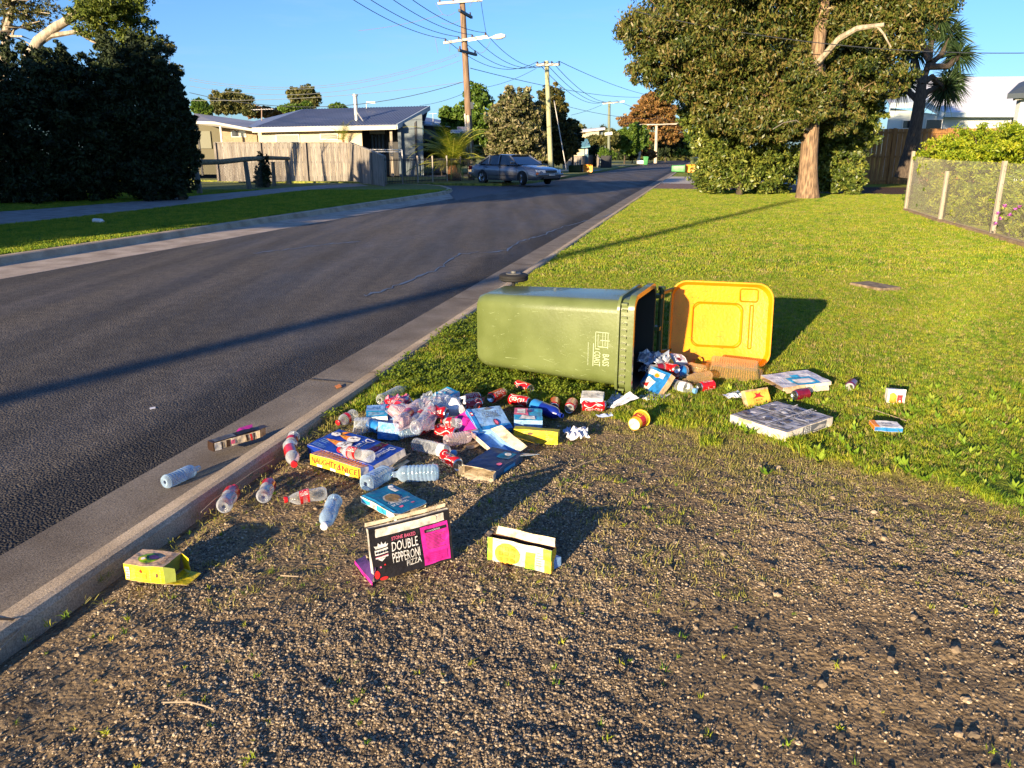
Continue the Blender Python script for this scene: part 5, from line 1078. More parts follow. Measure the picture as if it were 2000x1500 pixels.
    for sg in (1, -1):
        mb = MB(); mb.hexa([(2.36, sg * .40, .56), (2.36, sg * .42, .68), (2.16, sg * .82, .71), (2.2, sg * .82, .60)], [(2.46, sg * .40, .56), (2.42, sg * .42, .68), (2.26, sg * .835, .70), (2.30, sg * .835, .60)], LMP); mb.build('headlight', t, bevel=.01)
        mb = MB(); mb.box((2.24, sg * .80 - .06, .49), (2.36, sg * .80 + .06, .56), ORG); mb.build('indicator', t, bevel=.01)
        mb = MB(); mb.box((-2.43, sg * .62 - .18, .66), (-2.34, sg * .62 + .18, .84), REDL); mb.build('tail_light', t, bevel=.01)
    mb = MB(); mb.box((2.40, -.34, .56), (2.455, .34, .67), LOWP); mb.box((2.395, -.55, .30), (2.46, .55, .40), LOWP); mb.build('grille', t, bevel=.01)
    mb = MB(); mb.box((2.2, -.84, .42), (2.475, .84, .53), PAINT); mb.build('bumper', t, bevel=.04)
    mb = MB(); mb.box((-2.48, -.82, .40), (-2.2, .82, .55), PAINT); mb.build('bumper', t, bevel=.04)
    mb = MB(); mb.box((2.476, -.19, .43), (2.486, .19, .52), WHITE); mb.build('number_plate', t)
    return t
rw = P(944, 358.0); fw_ = P(1020, 360.5); hd = math.atan2(fw_.y - rw.y, fw_.x - rw.x)
mid = (rw + fw_) / 2; hd = math.radians(-45); hv = Vector((math.cos(hd), math.sin(hd), 0)); lv = Vector((-hv.y, hv.x, 0))
car(mid + lv * .82 + Vector((0, 0, -.02)), hd)
# ================================================================ WHEELIE BINS
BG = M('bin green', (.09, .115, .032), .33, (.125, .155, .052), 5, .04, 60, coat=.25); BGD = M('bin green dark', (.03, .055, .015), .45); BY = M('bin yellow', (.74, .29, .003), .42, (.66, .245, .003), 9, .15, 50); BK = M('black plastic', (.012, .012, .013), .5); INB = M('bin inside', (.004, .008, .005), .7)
PRW = M('white print', (.36, .42, .28), .6); SCR = M('scratch', (.27, .33, .17), .6)
def rring(x, y0, y1, z0, z1, r, n=6):
    """rounded rectangle ring in the y,z plane at x"""
    out = []
    for (cy, cz, a0) in [(y1 - r, z1 - r, 0), (y0 + r, z1 - r, 90), (y0 + r, z0 + r, 180), (y1 - r, z0 + r, 270)]:
        for i in range(n + 1): a = math.radians(a0 + 90 * i / n); out.append((x, cy + r * math.cos(a), cz + r * math.sin(a)))
    return out
def ringloft(mb, rings, m, c0=False, c1=False):
    n = len(rings[0]); vs = [p for r in rings for p in r]
    fs = [(i * n + j, i * n + (j + 1) % n, (i + 1) * n + (j + 1) % n, (i + 1) * n + j) for i in range(len(rings) - 1) for j in range(n)]
    if c0: fs.append(tuple(range(n))[::-1])
    if c1: fs.append(tuple(range((len(rings) - 1) * n, len(rings) * n)))
    mb.add(vs, fs, m)
# local frame of a bin lying on its side: x from base to mouth, y from front (0) to back, z = across the width, up
def bin_(t, L_=1.0, W=.585, Dp=.70, bW=.48, bD=.50, green=BG, lidm=BY, lid_yaw=None, det=True):
    wz0 = (W - bW) / 2; fy = .085     # the front wall slopes in towards the base
    mb = MB(); rg = []
    for x, f in [(0, 0), (.05, .05), (.5, .5), (.80, .80), (.93, .93)]:
        z0 = wz0 * (1 - f) + .02 * f; z1 = W - z0; y0 = fy * (1 - f) + .03 * f; y1 = y0 + bD * (1 - f) + (Dp - .06) * f; r = .075
        if x == 0: z0 += .02; z1 -= .02; y0 += .02; y1 -= .02
        rg.append(rring(x * L_, y0, y1, z0, z1, r))
    ringloft(mb, rg, green, c0=True)
    body = mb.build('body', t, True)
    mb = MB()
    ringloft(mb, [rring(.90 * L_, .018, Dp - .018, .008, W - .008, .07), rring(.90 * L_, .0, Dp, -.008, W + .008, .08), rring(.915 * L_, .0, Dp, -.008, W + .008, .08), rring(.915 * L_, .022, Dp - .02, .012, W - .012, .07), rring(.965 * L_, .022, Dp - .02, .012, W - .012, .07), rring(.965 * L_, -.012, Dp + .01, -.02, W + .02, .085), rring(1.0 * L_, -.012, Dp + .01, -.02, W + .02, .085), rring(1.0 * L_, .018, Dp - .018, .01, W - .01, .07), rring(.8 * L_, .075, Dp - .10, .06, W - .06, .06), rring(.15 * L_, .13, bD + .02, wz0 + .05, W - wz0 - .05, .06)], green)
    mb.f = mb.f; rim = mb.build('rim', t, True)
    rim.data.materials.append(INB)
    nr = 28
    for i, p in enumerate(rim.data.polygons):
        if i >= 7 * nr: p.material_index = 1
    if det:
        mb = MB()   # vertical ribs under the front of the rim
        for k in range(14): z = .03 + k * (W - .06) / 13; mb.box((.925 * L_, -.004, z - .006), (.958 * L_, .03, z + .006), green)
        mb.build('rib', rim)
    return body
def binwheel(t, x, y, z, r=.10, w=.045):
    mb = MB(); mb.lathe([(-w / 2, .05), (-w / 2, r * .9), (-w / 2 + .008, r), (-.004, r), (-.002, r * .96), (.002, r * .96), (.004, r), (w / 2 - .008, r), (w / 2, r * .9), (w / 2, .05)], M('tyre rubber', (0, 0, 0)), 24, 'z', (x, y, z), cap0=True, cap1=True); o = mb.build('wheel', t, True)
    mb = MB(); mb.lathe([(w / 2 + .001, .055), (w / 2 + .006, .05), (w / 2 + .006, .02), (w / 2 + .02, .018)], M('wheel hub grey', (.10, .10, .095), .6), 14, 'z', (x, y, z), cap1=True); mb.build('hub', o, True)
N0 = P(1232, 779, 0); FT = P(1281, 556, .60)
dv = Vector((FT.x - N0.x, FT.y - N0.y, 0)); dv.normalize(); ax = Vector((dv.y, -dv.x, 0))
print('BIN', N0, FT, 'depth', (FT - N0).xy.length, 'axis', ax)
LB_ = 1.05
# the body rests on its rim and its lower wheel: tip the base end up slightly
yawb = math.atan2(ax.y, ax.x)
M4 = Matrix.Translation(N0) @ Matrix.Rotation(yawb, 4, 'Z') @ Matrix.Translation((-LB_, 0, .02))
binT = thing('wheelie_bin', 'green wheelie bin lying on its side with yellow lid flung open', 'bin', mat=M4)
Wb, Db = .575, .58
bin_(binT, LB_, Wb, Db, bW=.475, bD=.44)
binwheel(binT, .07, .56, Wb - .005); binwheel(binT, .07, .56, .03)
mb = MB(); mb.tube([(.07, .555, .02), (.07, .555, Wb + .0)], .012, BK, 8); mb.build('axle', binT, True)
# handle bar and hinge at the back of the mouth
mb = MB(); hx, hy = 1.075, Db + .055; mb.tube([(hx, hy, .06), (hx, hy, Wb - .04)], .018, BGD, 10); mb.tube([(hx, hy, Wb - .04), (hx, hy, Wb - .02)], .026, BGD, 10)
for z in (.09, .29, .50): mb.box((1.0, Db - .01, z - .012), (hx + .01, hy, z + .012), BGD)
mb.build('handle_bar', binT, True)
# front print, scratches
mb = MB()
def fr(x, z):   # point on the sloping front face
    f = x / LB_; y = .085 * (1 - f) + .03 * f; return Vector((x * 1.0, y - .0012, z))
F_ = Face2(mb, fr(.735, .15), fr(.94, .15) - fr(.735, .15), Vector((0, 0, .215)), (0, -1, 0), .0012)
F_.text('BASS', .60, .02, .80, .36, PRW, 1, rot=3); F_.text('COAST', .34, .0, .53, .42, PRW, 1, rot=3)
F_.rect(.30, -.02, .32, .64, PRW); 
for q_ in [(.36, .52, .375, .98), (.36, .965, .78, .98), (.44, .55, .452, .92), (.44, .55, .74, .57), (.58, .55, .592, .96), (.52, .74, .8, .76), (.66, .6, .672, .98), (.74, .52, .755, .98), (.36, .48, .50, .50)]: F_.rect(*q_, PRW)
F_.text('www.basscoast.vic.gov.au', .12, .0, .18, .66, PRW, 1, rot=3)
mb.build('lettering', binT.children[0], fixn=False)
mb = MB(); rr = random.Random(8)
for k in range(110):
    x = rr.uniform(.05, .86); z = rr.uniform(.07, .50); a = rr.choice([rr.uniform(-.5, .5), rr.uniform(1, 2)]); l = rr.uniform(.008, .05) * (1 if rr.random() < .85 else 2); p0 = fr(x, z); p1 = fr(min(.88, x + l * math.cos(a)), max(.05, min(.53, z + l * math.sin(a)))); w_ = rr.uniform(.0003, .0010)
    mb.quad(p0 + Vector((0, 0, -w_)), p1 + Vector((0, 0, -w_ * .3)), p1 + Vector((0, 0, w_ * .3)), p0 + Vector((0, 0, w_)), SCR)
mb.build('scratch', binT.children[0], fixn=False)
# open lid: shallow tray standing on edge, inside facing the viewer
def lidmesh(t, W, H, m, loc=None):
    """x across (0..W) away from hinge, z up (0..H), inside faces -y, dished towards +y"""
    def rr_(x0, x1, z0, z1, y, r): return [(a, y, b) for (_, a, b) in rring(0, x0, x1, z0, z1, r, 8)]
    mb = MB()
    rings = [rr_(0, W, 0, H, -.045, .11), rr_(-.004, W + .004, -.004, H + .004, -.05, .113), rr_(.006, W - .006, .006, H - .006, -.05, .105), rr_(.022, W - .022, .022, H - .022, -.008, .10), rr_(.16, W - .19, .14, H - .14, .012, .06), rr_(.168, W - .198, .148, H - .148, .024, .055), rr_(.19, W - .22, .17, H - .17, .026, .05)]
    ringloft(mb, rings, m, c1=True)
    back = [rr_(0, W, 0, H, -.045, .11), rr_(.0, W, .0, H, -.01, .11), rr_(.03, W - .03, .03, H - .03, .012, .1), rr_(.15, W - .18, .13, H - .13, .032, .06), rr_(.17, W - .20, .15, H - .15, .045, .055)]
    ringloft(mb, back, m, c1=True)
    o = mb.build('lid', t, True, fixn=False)
    mb = MB()
    def rr2(x0, x1, z0, z1, r, y0, y1, k=.006):
        rg = [rr_(x0, x1, z0, z1, y0, r), rr_(x0 + k, x1 - k, z0 + k, z1 - k, y1, r * .8), rr_(x0 + 2 * k, x1 - 2 * k, z0 + 2 * k, z1 - 2 * k, y0, r * .6)]; ringloft(mb, rg, m)
    rr2(W - .145, W - .115, .13, H - .14, .012, .0, -.010, .004); rr2(W - .22, W - .09, H - .125, H - .03, .02, -.004, -.018, .005); rr2(.15, W - .18, .13, H - .13, .06, .012, -.004, .007)
    o2 = mb.build('lid_rib', o, True, fixn=False)
    if loc is not None: o.matrix_parent_inverse = Matrix.Identity(4); o.matrix_local = loc
    return o
la_, lb_ = P(1316, 706, .02), P(1494, 716, .0)
lt = P(1330, 553, .64)
ld = Vector((lb_.x - la_.x, lb_.y - la_.y, 0)).normalized(); WL = (lb_ - la_).length + .1
print('LID', la_, lb_, WL)
Ml = Matrix.Translation(Vector((la_.x, la_.y, .0)) - ld * .05) @ Matrix.Rotation(math.atan2(ld.y, ld.x), 4, 'Z') @ Matrix.Rotation(math.radians(-14), 4, 'X') @ Matrix.Rotation(math.radians(1.5), 4, 'Y')
lido = lidmesh(binT, WL - .035, .575, BY); lido.matrix_parent_inverse = M4.inverted(); lido.matrix_basis = Ml
SMUD = M('lid grime', (.30, .16, .02), .8)
mb = MB(); rr = random.Random(4)
for k in range(60):
    x = rr.uniform(.03, WL - .05); z = rr.uniform(.04, .53); l = rr.uniform(.006, .035); 
    y = -.0085 if not (.16 < x < WL - .2 and .15 < z < .44) else (.0232 if (.20 < x < WL - .26 and .19 < z < .39) else None)
    if y is None or x < .03 or x > WL - .05 or z > .53: continue
    mb.quad((x, y, z), (x + l, y, z + rr.uniform(-.003, .003)), (x + l, y, z + .002), (x, y, z + .0015), SMUD)
mb.build('grime', lido, fixn=False)
mb = MB()   # hinge arm between bar and lid
pA_ = Vector((hx, hy, Wb - .06)); mbz = M4.inverted() @ (Ml @ Vector((.02, 0, .52))); mb.bar(pA_, mbz, .02, .02, BGD); pB_ = Vector((hx, hy, .12)); mb.bar(pB_, M4.inverted() @ (Ml @ Vector((.02, 0, .10))), .02, .02, BGD); mb.build('hinge', binT)
# ---- far bins
GB = M('far bin green', (.05, .22, .07), .4, (.07, .26, .09), 4)
def farbin(label, p, yaw, lying, gm, lm, lidopen):
    t = thing('wheelie_bin', label, 'bin', p)
    if lying: t.rotation_euler = (0, 0, yaw)
    else: t.rotation_euler = (0, -math.pi / 2, yaw)
    bin_(t, green=gm, det=False); 
    for z in (.03, .55): binwheel(t, .05, .62, z)
    if lidopen: 
        o = lidmesh(t, .72, .6, lm); o.location = (1.05, .72, 0); 
    else:
        mb = MB(); ringloft(mb, [rring(1.001, -.02, Db + .02, -.03, Wb + .03, .09), rring(1.03, -.02, Db + .02, -.03, Wb + .03, .09), rring(1.06, .03, Db - .03, .02, Wb - .02, .08)], lm, c1=True); mb.build('lid', t, True)
    return t
farbin('overturned bright green wheelie bin with yellow lid at the right kerb', D(1312, 300, 47) * 1 + Vector((0, 0, 0)), -.25, True, GB, BY, True)
bpy.data.objects[COL.objects[-1].name]
for o in COL.objects:
    if o.get('label', '').startswith('overturned bright'): o.location = P(1311, 337)
farbin('upright green wheelie bin behind the overturned one on the right verge', P(1347, 329) + Vector((0, .2, 0)), -2.2, False, BG, BG, False)
farbin('pair bin, paler upright wheelie bin nearest the shrub', P(1358, 331) + Vector((.3, .8, 0)), -2.2, False, BG, BG, False)
farbin('dark wheelie bin tipped over on the far left verge with rubbish beside it', P(1133, 337) + Vector((-.9, .3, 0)), -.3, True, BGD, BY, True)
farbin('small bright green bin standing by the far leaning pole', P(1256, 322), -1.6, False, GB, GB, False)
farbin('grey bin lying left of the small far green bin', P(1243, 321.5), -.4, True, GALV, GALV, False)
# ================================================================ LITTER
def clearmat(name, tint, edge, e0=.10, e1=.75, rough=.12):
    m = bpy.data.materials.new(name); m.use_nodes = True; n = m.node_tree; b = n.nodes['Principled BSDF']; out = n.nodes['Material Output']
    b.inputs['Base Color'].default_value = col(edge); b.inputs['Roughness'].default_value = rough; b.inputs['Specular IOR Level'].default_value = .9; b.inputs['Coat Weight'].default_value = .5
    t = n.nodes.new('ShaderNodeBsdfTransparent'); t.inputs[0].default_value = col(tint)
    lw = n.nodes.new('ShaderNodeLayerWeight'); lw.inputs[0].default_value = .45; mr = n.nodes.new('ShaderNodeMapRange'); mr.inputs[3].default_value = e0; mr.inputs[4].default_value = e1
    tc_ = n.nodes.new('ShaderNodeTexCoord'); z = n.nodes.new('ShaderNodeTexNoise'); z.inputs['Scale'].default_value = 70; z.inputs['Detail'].default_value = 3; bp = n.nodes.new('ShaderNodeBump'); bp.inputs['Strength'].default_value = .35; bp.inputs['Distance'].default_value = .008
    K = n.links.new; K(tc_.outputs['Object'], z.inputs['Vector']); K(z.outputs[0], bp.inputs['Height']); K(bp.outputs[0], b.inputs['Normal']); K(bp.outputs[0], lw.inputs['Normal'])
    K(lw.outputs['Facing'], mr.inputs[0]); x = n.nodes.new('ShaderNodeMixShader'); K(mr.outputs[0], x.inputs[0]); K(t.outputs[0], x.inputs[1]); K(b.outputs[0], x.inputs[2]); K(x.outputs[0], out.inputs[0])
    MATS[name] = m; return m
CLR = clearmat('clear plastic', (.93, .95, .97), (.66, .70, .74), .06, .72); CLB = clearmat('bluish clear plastic', (.68, .82, .95), (.45, .62, .80), .18, .85); CLT = clearmat('amber clear plastic', (.95, .80, .55), (.70, .52, .28), .12, .7); CLP = clearmat('pinkish clear plastic', (.95, .88, .90), (.70, .60, .64), .12, .75)
RED = M('cola red', (.50, .008, .010), .28, coat=.5); DRED = M('dark maroon', (.16, .006, .02), .3, coat=.5); ALU = M('aluminium', (.62, .63, .65), .28, metal=1); ALUD = M('can mouth', (.02, .02, .025), .4)
WHP = M('white plastic', (.68, .69, .70), .35); CAPR = M('red cap', (.62, .015, .02), .35); CAPB = M('blue cap', (.15, .35, .60), .35); WPR = M('print white', (.72, .71, .68), .6); BPR = M('print black', (.014, .012, .014), .5)
KR = M('kraft card', (.42, .29, .16), .85, (.50, .36, .21), 20); CRM = M('cream card', (.66, .55, .38), .8, (.72, .62, .45), 14); GRYC = M('grey card', (.42, .40, .38), .85)
BLUC = M('carton blue', (.006, .035, .30), .4, coat=.3); NAVY = M('navy card', (.004, .012, .07), .4); LBL = M('light blue card', (.20, .38, .66), .5, (.24, .42, .70), 8); MBL = M('mid blue card', (.02, .18, .50), .45); CYN = M('cyan print', (.03, .36, .62), .5); TEAL = M('teal card', (.004, .12, .24), .4)
MAG = M('magenta card', (.62, .02, .30), .5, (.56, .02, .27), 10); YEL = M('yellow card', (.74, .58, .01), .5, (.68, .52, .01), 10); YEO = M('orange yellow card', (.80, .50, .02), .5); ORA = M('orange print', (.72, .22, .01), .5); GRN = M('green print', (.25, .50, .02), .5); DGR = M('dark green print', (.03, .12, .03), .5); PUR = M('purple print', (.07, .03, .14), .5)
REDP = M('red print', (.55, .02, .02), .5); BRN = M('brown print', (.10, .04, .02), .6); DBR = M('dark brown card', (.035, .018, .012), .45); PNK = M('pink print', (.65, .12, .22), .5); GOLD = M('waffle gold', (.72, .34, .02), .5); GPR = M('grey print', (.10, .11, .13), .6); PALB_ = M('pale blue paper', (.34, .42, .62), .7); PAPER = M('white paper', (.66, .66, .70), .8)
def frame_from(a, b):      # axis a->b (world points); returns matrix with x along a->b
    x = (b - a).normalized(); z = Vector((0, 0, 1)); y = z.cross(x).normalized(); z = x.cross(y)
    return Matrix(((x.x, y.x, z.x, a.x), (x.y, y.y, z.y, a.y), (x.z, y.z, z.z, a.z), (0, 0, 0, 1)))
def cyltext(mb, s, r, x0, x1, a0, a1, m, flip=False):
    """text runs along the axis between x0,x1; its height spans angles a0..a1"""
    vs, fs = textmesh(s); q = []
    for u, v in vs:
        if flip: u, v = 1 - u, 1 - v
        a = a0 + (a1 - a0) * v; q.append((x0 + (x1 - x0) * u, r * math.cos(a), r * math.sin(a)))
    mb.add(q, fs, m)
def can(label, p0, p1, z0=.033, z1=.033, r=.032, m=None, crushed=0, L_=None, cap='mouth', grp='drink cans', text='Coca-Cola', roll=0, white=True):
    """p0 bottom end, p1 opening end"""
    m = m or RED; a = P(*p0, z0); b = P(*p1, z1); Lr = (b - a).length; L_ = L_ or max(.085, min(.135, Lr)); c_ = (a + b) / 2; d = (b - a).normalized(); a = c_ - d * L_ / 2; b = c_ + d * L_ / 2
    t = thing('drink_can', label, 'can', mat=frame_from(a, b) @ Matrix.Rotation(roll, 4, 'X'), group=grp)
    def cr(mb):
        if crushed:
            rr = random.Random(int(p0[0])); ph = rr.uniform(0, 6)
            mb.v = [(x, y * (1 - crushed * .55 * math.sin(3.14 * x / L_)) + crushed * .3 * r * math.sin(14 * x / L_ + ph) , z * (1 + crushed * .15 * math.sin(3.14 * x / L_)) + crushed * .35 * r * math.sin(9 * x / L_ + ph)) for x, y, z in mb.v]
    mb = MB(); n_ = 14
    mb.lathe([(0, r * .72), (.004, r * .80), (.010, r)] + [(.010 + (L_ - .026) * i / n_, r) for i in range(1, n_)] + [(L_ - .016, r), (L_ - .007, r * .86)], m, 24); cr(mb); body = mb.build('body', t, True, fixn=False)
    mb = MB(); mb.lathe([(L_ - .007, r * .86), (L_ - .001, r * .86), (L_, r * .80), (L_ - .006, r * .76), (L_ - .006, 0.001)], ALU, 24); cr(mb); li = mb.build('end', t, True, fixn=False)
    mb = MB(); q = [(L_ - .0052, .010 + .0085 * math.cos(k * .52), .011 * math.sin(k * .52)) for k in range(12)]; mb.poly(q, ALUD); mb.lathe([(L_ - .0045, .008), (L_ - .004, .009), (L_ - .0035, .008)], ALU, 10, o=(0, -.006, 0)); cr(mb); mb.build('opening', li, fixn=False)
    mb = MB(); mb.lathe([(.004, r * .80), (0, r * .72), (.003, r * .66), (.010, .001)], ALU, 24); cr(mb); mb.build('end', t, True, fixn=False)
    if text:
        mb = MB()
        for a0 in (.35, 2.5, 4.6): cyltext(mb, text, r + .0005, .018, L_ - .02, a0, a0 + 1.0, WPR, flip=False)
        if white: 
            for a0 in (1.9, 4.1):
                q = [(.012 + (L_ - .03) * i / 12, (r + .0004) * math.cos(a0 + .35 * math.sin(i * .5) + w__), (r + .0004) * math.sin(a0 + .35 * math.sin(i * .5) + w__)) for i in range(13) for w__ in (0, .12)]
                mb.add(q, [(2 * i, 2 * i + 1, 2 * i + 3, 2 * i + 2) for i in range(12)], WPR)
        cr(mb); mb.build('lettering', body, fixn=False)
    return t
def bottle(label, p0, p1, r=.032, z0=None, z1=None, cap=None, lab=None, m=None, ribs=True, grp='plastic drink bottles', L_=None, crush=.0, labtext=None, labf=(.42, .66), sq=None, cola=False):
    """p0 base end, p1 cap end"""
    m = m or CLR; a = P(*p0, r if z0 is None else z0); b = P(*p1, r * .8 if z1 is None else z1); L_ = L_ or (b - a).length; b = a + (b - a).normalized() * L_
    t = thing('plastic_bottle', label, 'bottle', mat=frame_from(a, b), group=grp); rr = random.Random(int(p0[0] * 3 + p0[1])); ph = rr.uniform(0, 6)
    def cr(mb):
        mb.v = [(x, y * (1 - crush * abs(math.sin(3.1 * x / L_ + .3 + ph * .1))) + crush * r * .4 * math.sin(16 * x / L_ + ph), z * (1 - crush * .5 * abs(math.cos(4 * x / L_ + ph))) + crush * r * .35 * math.sin(11 * x / L_ + ph)) for x, y, z in mb.v]
    nk = min(.022 / L_, .12); pr = [(0.004, r * .25), (0, r * .62), (.004, r * .85), (.014, r)]
    if cola: body = [(.10, r), (.20, r * .99), (.30, r * .90), (.38, r * .88), (.44, r * .97), (.66, r * .97), (.72, r * .90), (.80, r * .68), (.87, r * .42)]
    else:
        body = []
        k = 22
        for i in range(k + 1):
            f = .07 + .60 * i / k; body.append((f, r * (1 if not ribs or i % 3 else .925)))
        body += [(.70, r), (.77, r * .93), (.83, r * .70), (.87, r * .42)]
    pr += [(f * L_, q) for f, q in body] + [(.90 * L_, r * .36), (.93 * L_, r * .36)]
    mb = MB(); mb.lathe(pr, m, 20, sq=sq); 
    if not cap: mb.lathe([(.93 * L_, r * .36), (.94 * L_, r * .40), (.95 * L_, r * .36), (L_, r * .35), (L_, r * .30)], m, 18)
    cr(mb); body_ = mb.build('body', t, True, fixn=False)
    if cap: mb = MB(); mb.lathe([(.915 * L_, r * .44), (.92 * L_, r * .46), (.99 * L_, r * .46), (L_, r * .40)], cap, 16, cap1=True); cr(mb); mb.build('cap', t, True, fixn=False)
    if lab:
        mb = MB(); k = 8; mb.lathe([((labf[0] + (labf[1] - labf[0]) * i / k) * L_, r * (1.012 if not cola else 1.0)) for i in range(k + 1)], lab, 20, sq=sq); cr(mb); lo = mb.build('label', t, True, fixn=False)
        if labtext:
            mb = MB()
            for a0 in (.5, 2.6, 4.7): cyltext(mb, labtext, r * 1.02, (labf[0] + .02) * L_, (labf[1] - .02) * L_, a0, a0 + .9, WPR if lab != WPR else MBL)
            cr(mb); mb.build('lettering', lo, fixn=False)
    return t
class Carton:
    """card box: A,B,C world points of the top face (A->B edge u, A->C edge v); h = depth below the top"""
    def __init__(s, name, label, cat, A, B, C, h, top, side, inner=None, open_=(), th=.0012, grp=None, ends=None, bottom=None, ortho=True):
        A, B, C = Vector(A), Vector(B), Vector(C); a = B - A; b = C - A
        if ortho: b = b - a * (b.dot(a) / a.dot(a))
        n = a.cross(b).normalized(); 
        if n.z < 0 and abs(n.z) > .02: n = -n
        s.a, s.b, s.n, s.h = a, b, n, h; g = A + a / 2 + b / 2 - n * h; s.o = g; s.A = A - g; inner = inner or KR; ends = ends or side
        s.t = thing(name, label, cat, g, group=grp); A0 = s.A; lo = A0 - n * h; ua, ub = a.normalized(), b.normalized(); mb = MB()
        def panel(p, q, r_, nn, m):     # p origin, q,r edges, nn outward
            w = p - nn * th; mb.quad(p, p + q, p + q + r_, p + r_, m); mb.quad(w, w + q, w + q + r_, w + r_, inner)
            P4 = [p, p + q, p + q + r_, p + r_]; W4 = [w, w + q, w + q + r_, w + r_]
            for i in range(4): mb.quad(P4[i], P4[(i + 1) % 4], W4[(i + 1) % 4], W4[i], inner)
        if 'top' not in open_: panel(A0, a, b, n, top)
        panel(lo, a, b, -n, bottom or side)
        if '-b' not in open_: panel(lo + n * .0006, a, n * (h - .0012), -ub, side)
        if '+b' not in open_: panel(lo + b + n * .0006, a, n * (h - .0012), ub, side)
        if '-a' not in open_: panel(lo + n * .0006 + ub * .0004, b - ub * .0008, n * (h - .0012), -ua, ends)
        if '+a' not in open_: panel(lo + n * .0006 + a + ub * .0004, b - ub * .0008, n * (h - .0012), ua, ends)
        s.body = mb.build('panels', s.t, fixn=False); s.lo = lo; s.ua, s.ub = ua, ub; s.inner = inner
        s.pm = MB()
    def top(s): return Face2(s.pm, s.A, s.a, s.b, s.n, .0018)
    def front(s): return Face2(s.pm, s.lo, s.a, s.n * s.h, -s.ub, .0018)
    def back(s): return Face2(s.pm, s.lo + s.b + s.a, -s.a, s.n * s.h, s.ub, .0008)
    def left(s): return Face2(s.pm, s.lo + s.b, -s.b, s.n * s.h, -s.ua, .0012)
    def right(s): return Face2(s.pm, s.lo + s.a, s.b, s.n * s.h, s.ua, .0012)
    def flap(s, e0, e1, d, m, m2=None, taper=.12, name='flap'):
        """flap hinged on edge e0-e1 (u,v,w in box units) sticking out along d (metres in a,b,n dirs)"""
        w = lambda q: s.lo + s.a * q[0] + s.b * q[1] + s.n * s.h * q[2]; p, q = w(e0), w(e1); dd = s.ua * d[0] + s.ub * d[1] + s.n * d[2]; e = q - p
        nn = e.cross(dd).normalized() * .001; p2, q2 = p + dd + e * taper, q + dd - e * taper; mb = MB(); mb.quad(p + nn, q + nn, q2 + nn, p2 + nn, m); mb.quad(p, q, q2, p2, m2 or s.inner)
        for x, y in ((p, q), (q, q2), (q2, p2), (p2, p)): mb.quad(x, y, y + nn, x + nn, s.inner)
        return mb.build(name, s.t, fixn=False)
    def done(s, name='printing'):
        if s.pm.v: s.pm.build(name, s.body, fixn=False)
        return s.t
def px3(*q): return [P(*x) for x in q]
# 1 yellow carton, bottom left
c = Carton('food_carton', 'torn open yellow carton lying alone on the gravel near the kerb', 'carton', *px3((240, 1101, .062), (318, 1109, .062), (290, 1073, .062)), .062, M('peach card', (.62, .42, .26), .6), YEL, open_=('+a',))
F_ = c.top(); F_.disc(.42, .45, .22, .3, GRN); F_.disc(.5, .5, .16, .2, DGR, 2); F_.disc(.56, .5, .12, .14, PUR, 3); F_.poly([(.25, .35), (.36, .5), (.44, .3), (.3, .2)], YEL, 3); F_.disc(.36, .3, .05, .07, WPR, 4); F_.text('NATURAL', .80, .12, .92, .75, BRN, 2, rot=1)
F_ = c.front(); F_.rect(.03, .08, .13, .84, WPR)
for k in range(9): F_.rect(.04, .12 + k * .08, .12, .14 + k * .08 + .02 * (k % 2), BPR, 2)
F_.lines(.17, .1, .30, .85, 9, GPR); F_.rect(.42, .2, .56, .6, M('olive print', (.35, .33, .02), .6)); F_.rect(.44, .25, .54, .5, YEL, 2); F_.poly([(.38, .6), (.42, .85), (.45, .55)], REDP, 2); F_.lines(.64, .1, .68, .85, 8, GPR); F_.disc(.82, .45, .03, .12, BRN); F_.lines(.90, .1, .94, .85, 8, GPR); c.done()
c.flap((1, 0, 0), (1, 1, 0), (.075, 0, -.004), YEL, YEL); c.flap((1, 0, 0), (1, 0, 1), (.035, .012, 0), YEL, M('olive inner', (.16, .20, .03), .8)); c.flap((1, 1, 0), (1, 1, 1), (.04, -.02, 0), MATS['olive inner'], YEL); c.flap((1, 0, 1), (1, 1, 1), (.004, 0, -.045), MATS['olive inner'], MATS['olive inner'], .25)
# 2 double pepperoni pizza carton, standing
pA, pB = P(731, 1137), P(886, 1092); hN = .165
top = Vector((0, 0, 1)); d = (pB - pA).normalized(); nb = Vector((-d.y, d.x, 0))
lean = (Vector((0, 0, 1)) + nb * .18).normalized() * .185
c = Carton('pizza_carton', 'black and magenta double pepperoni pizza carton standing on edge', 'carton', pA, pB, pA + lean, .020, BPR, CRM, inner=GRYC, open_=('+b',), ends=GRYC)
F_ = Face2(c.pm, c.A, c.a, c.b, -nb, .002)
if c.n.dot(nb) > 0: pass
F_.rect(.62, .04, .965, .80, MAG); F_.rect(.07, .82, .93, .97, M('grubby white card', (.62, .58, .50), .7, (.70, .66, .58), 30)); F_.disc(.80, .92, .035, .05, M('pale stain', (.72, .55, .35), .8), 2)
F_.text('STONE BAKED', .25, .70, .55, .77, PNK); F_.text('DOUBLE', .24, .50, .565, .68, WPR, 4); F_.text('PEPPERONI', .24, .28, .575, .47, WPR, 4); F_.text('PIZZA', .40, .15, .58, .26, WPR, 4)
F_.rect(.05, .50, .20, .60, WPR); F_.poly([(.06, .62), (.04, .68), (.08, .66), (.09, .72), (.12, .66), (.125, .74), (.15, .66), (.18, .71), (.18, .65), (.21, .67), (.19, .62)], WPR)
for k in range(5): F_.disc(.065 + k * .03, .55, .011, .025, BPR, 2)
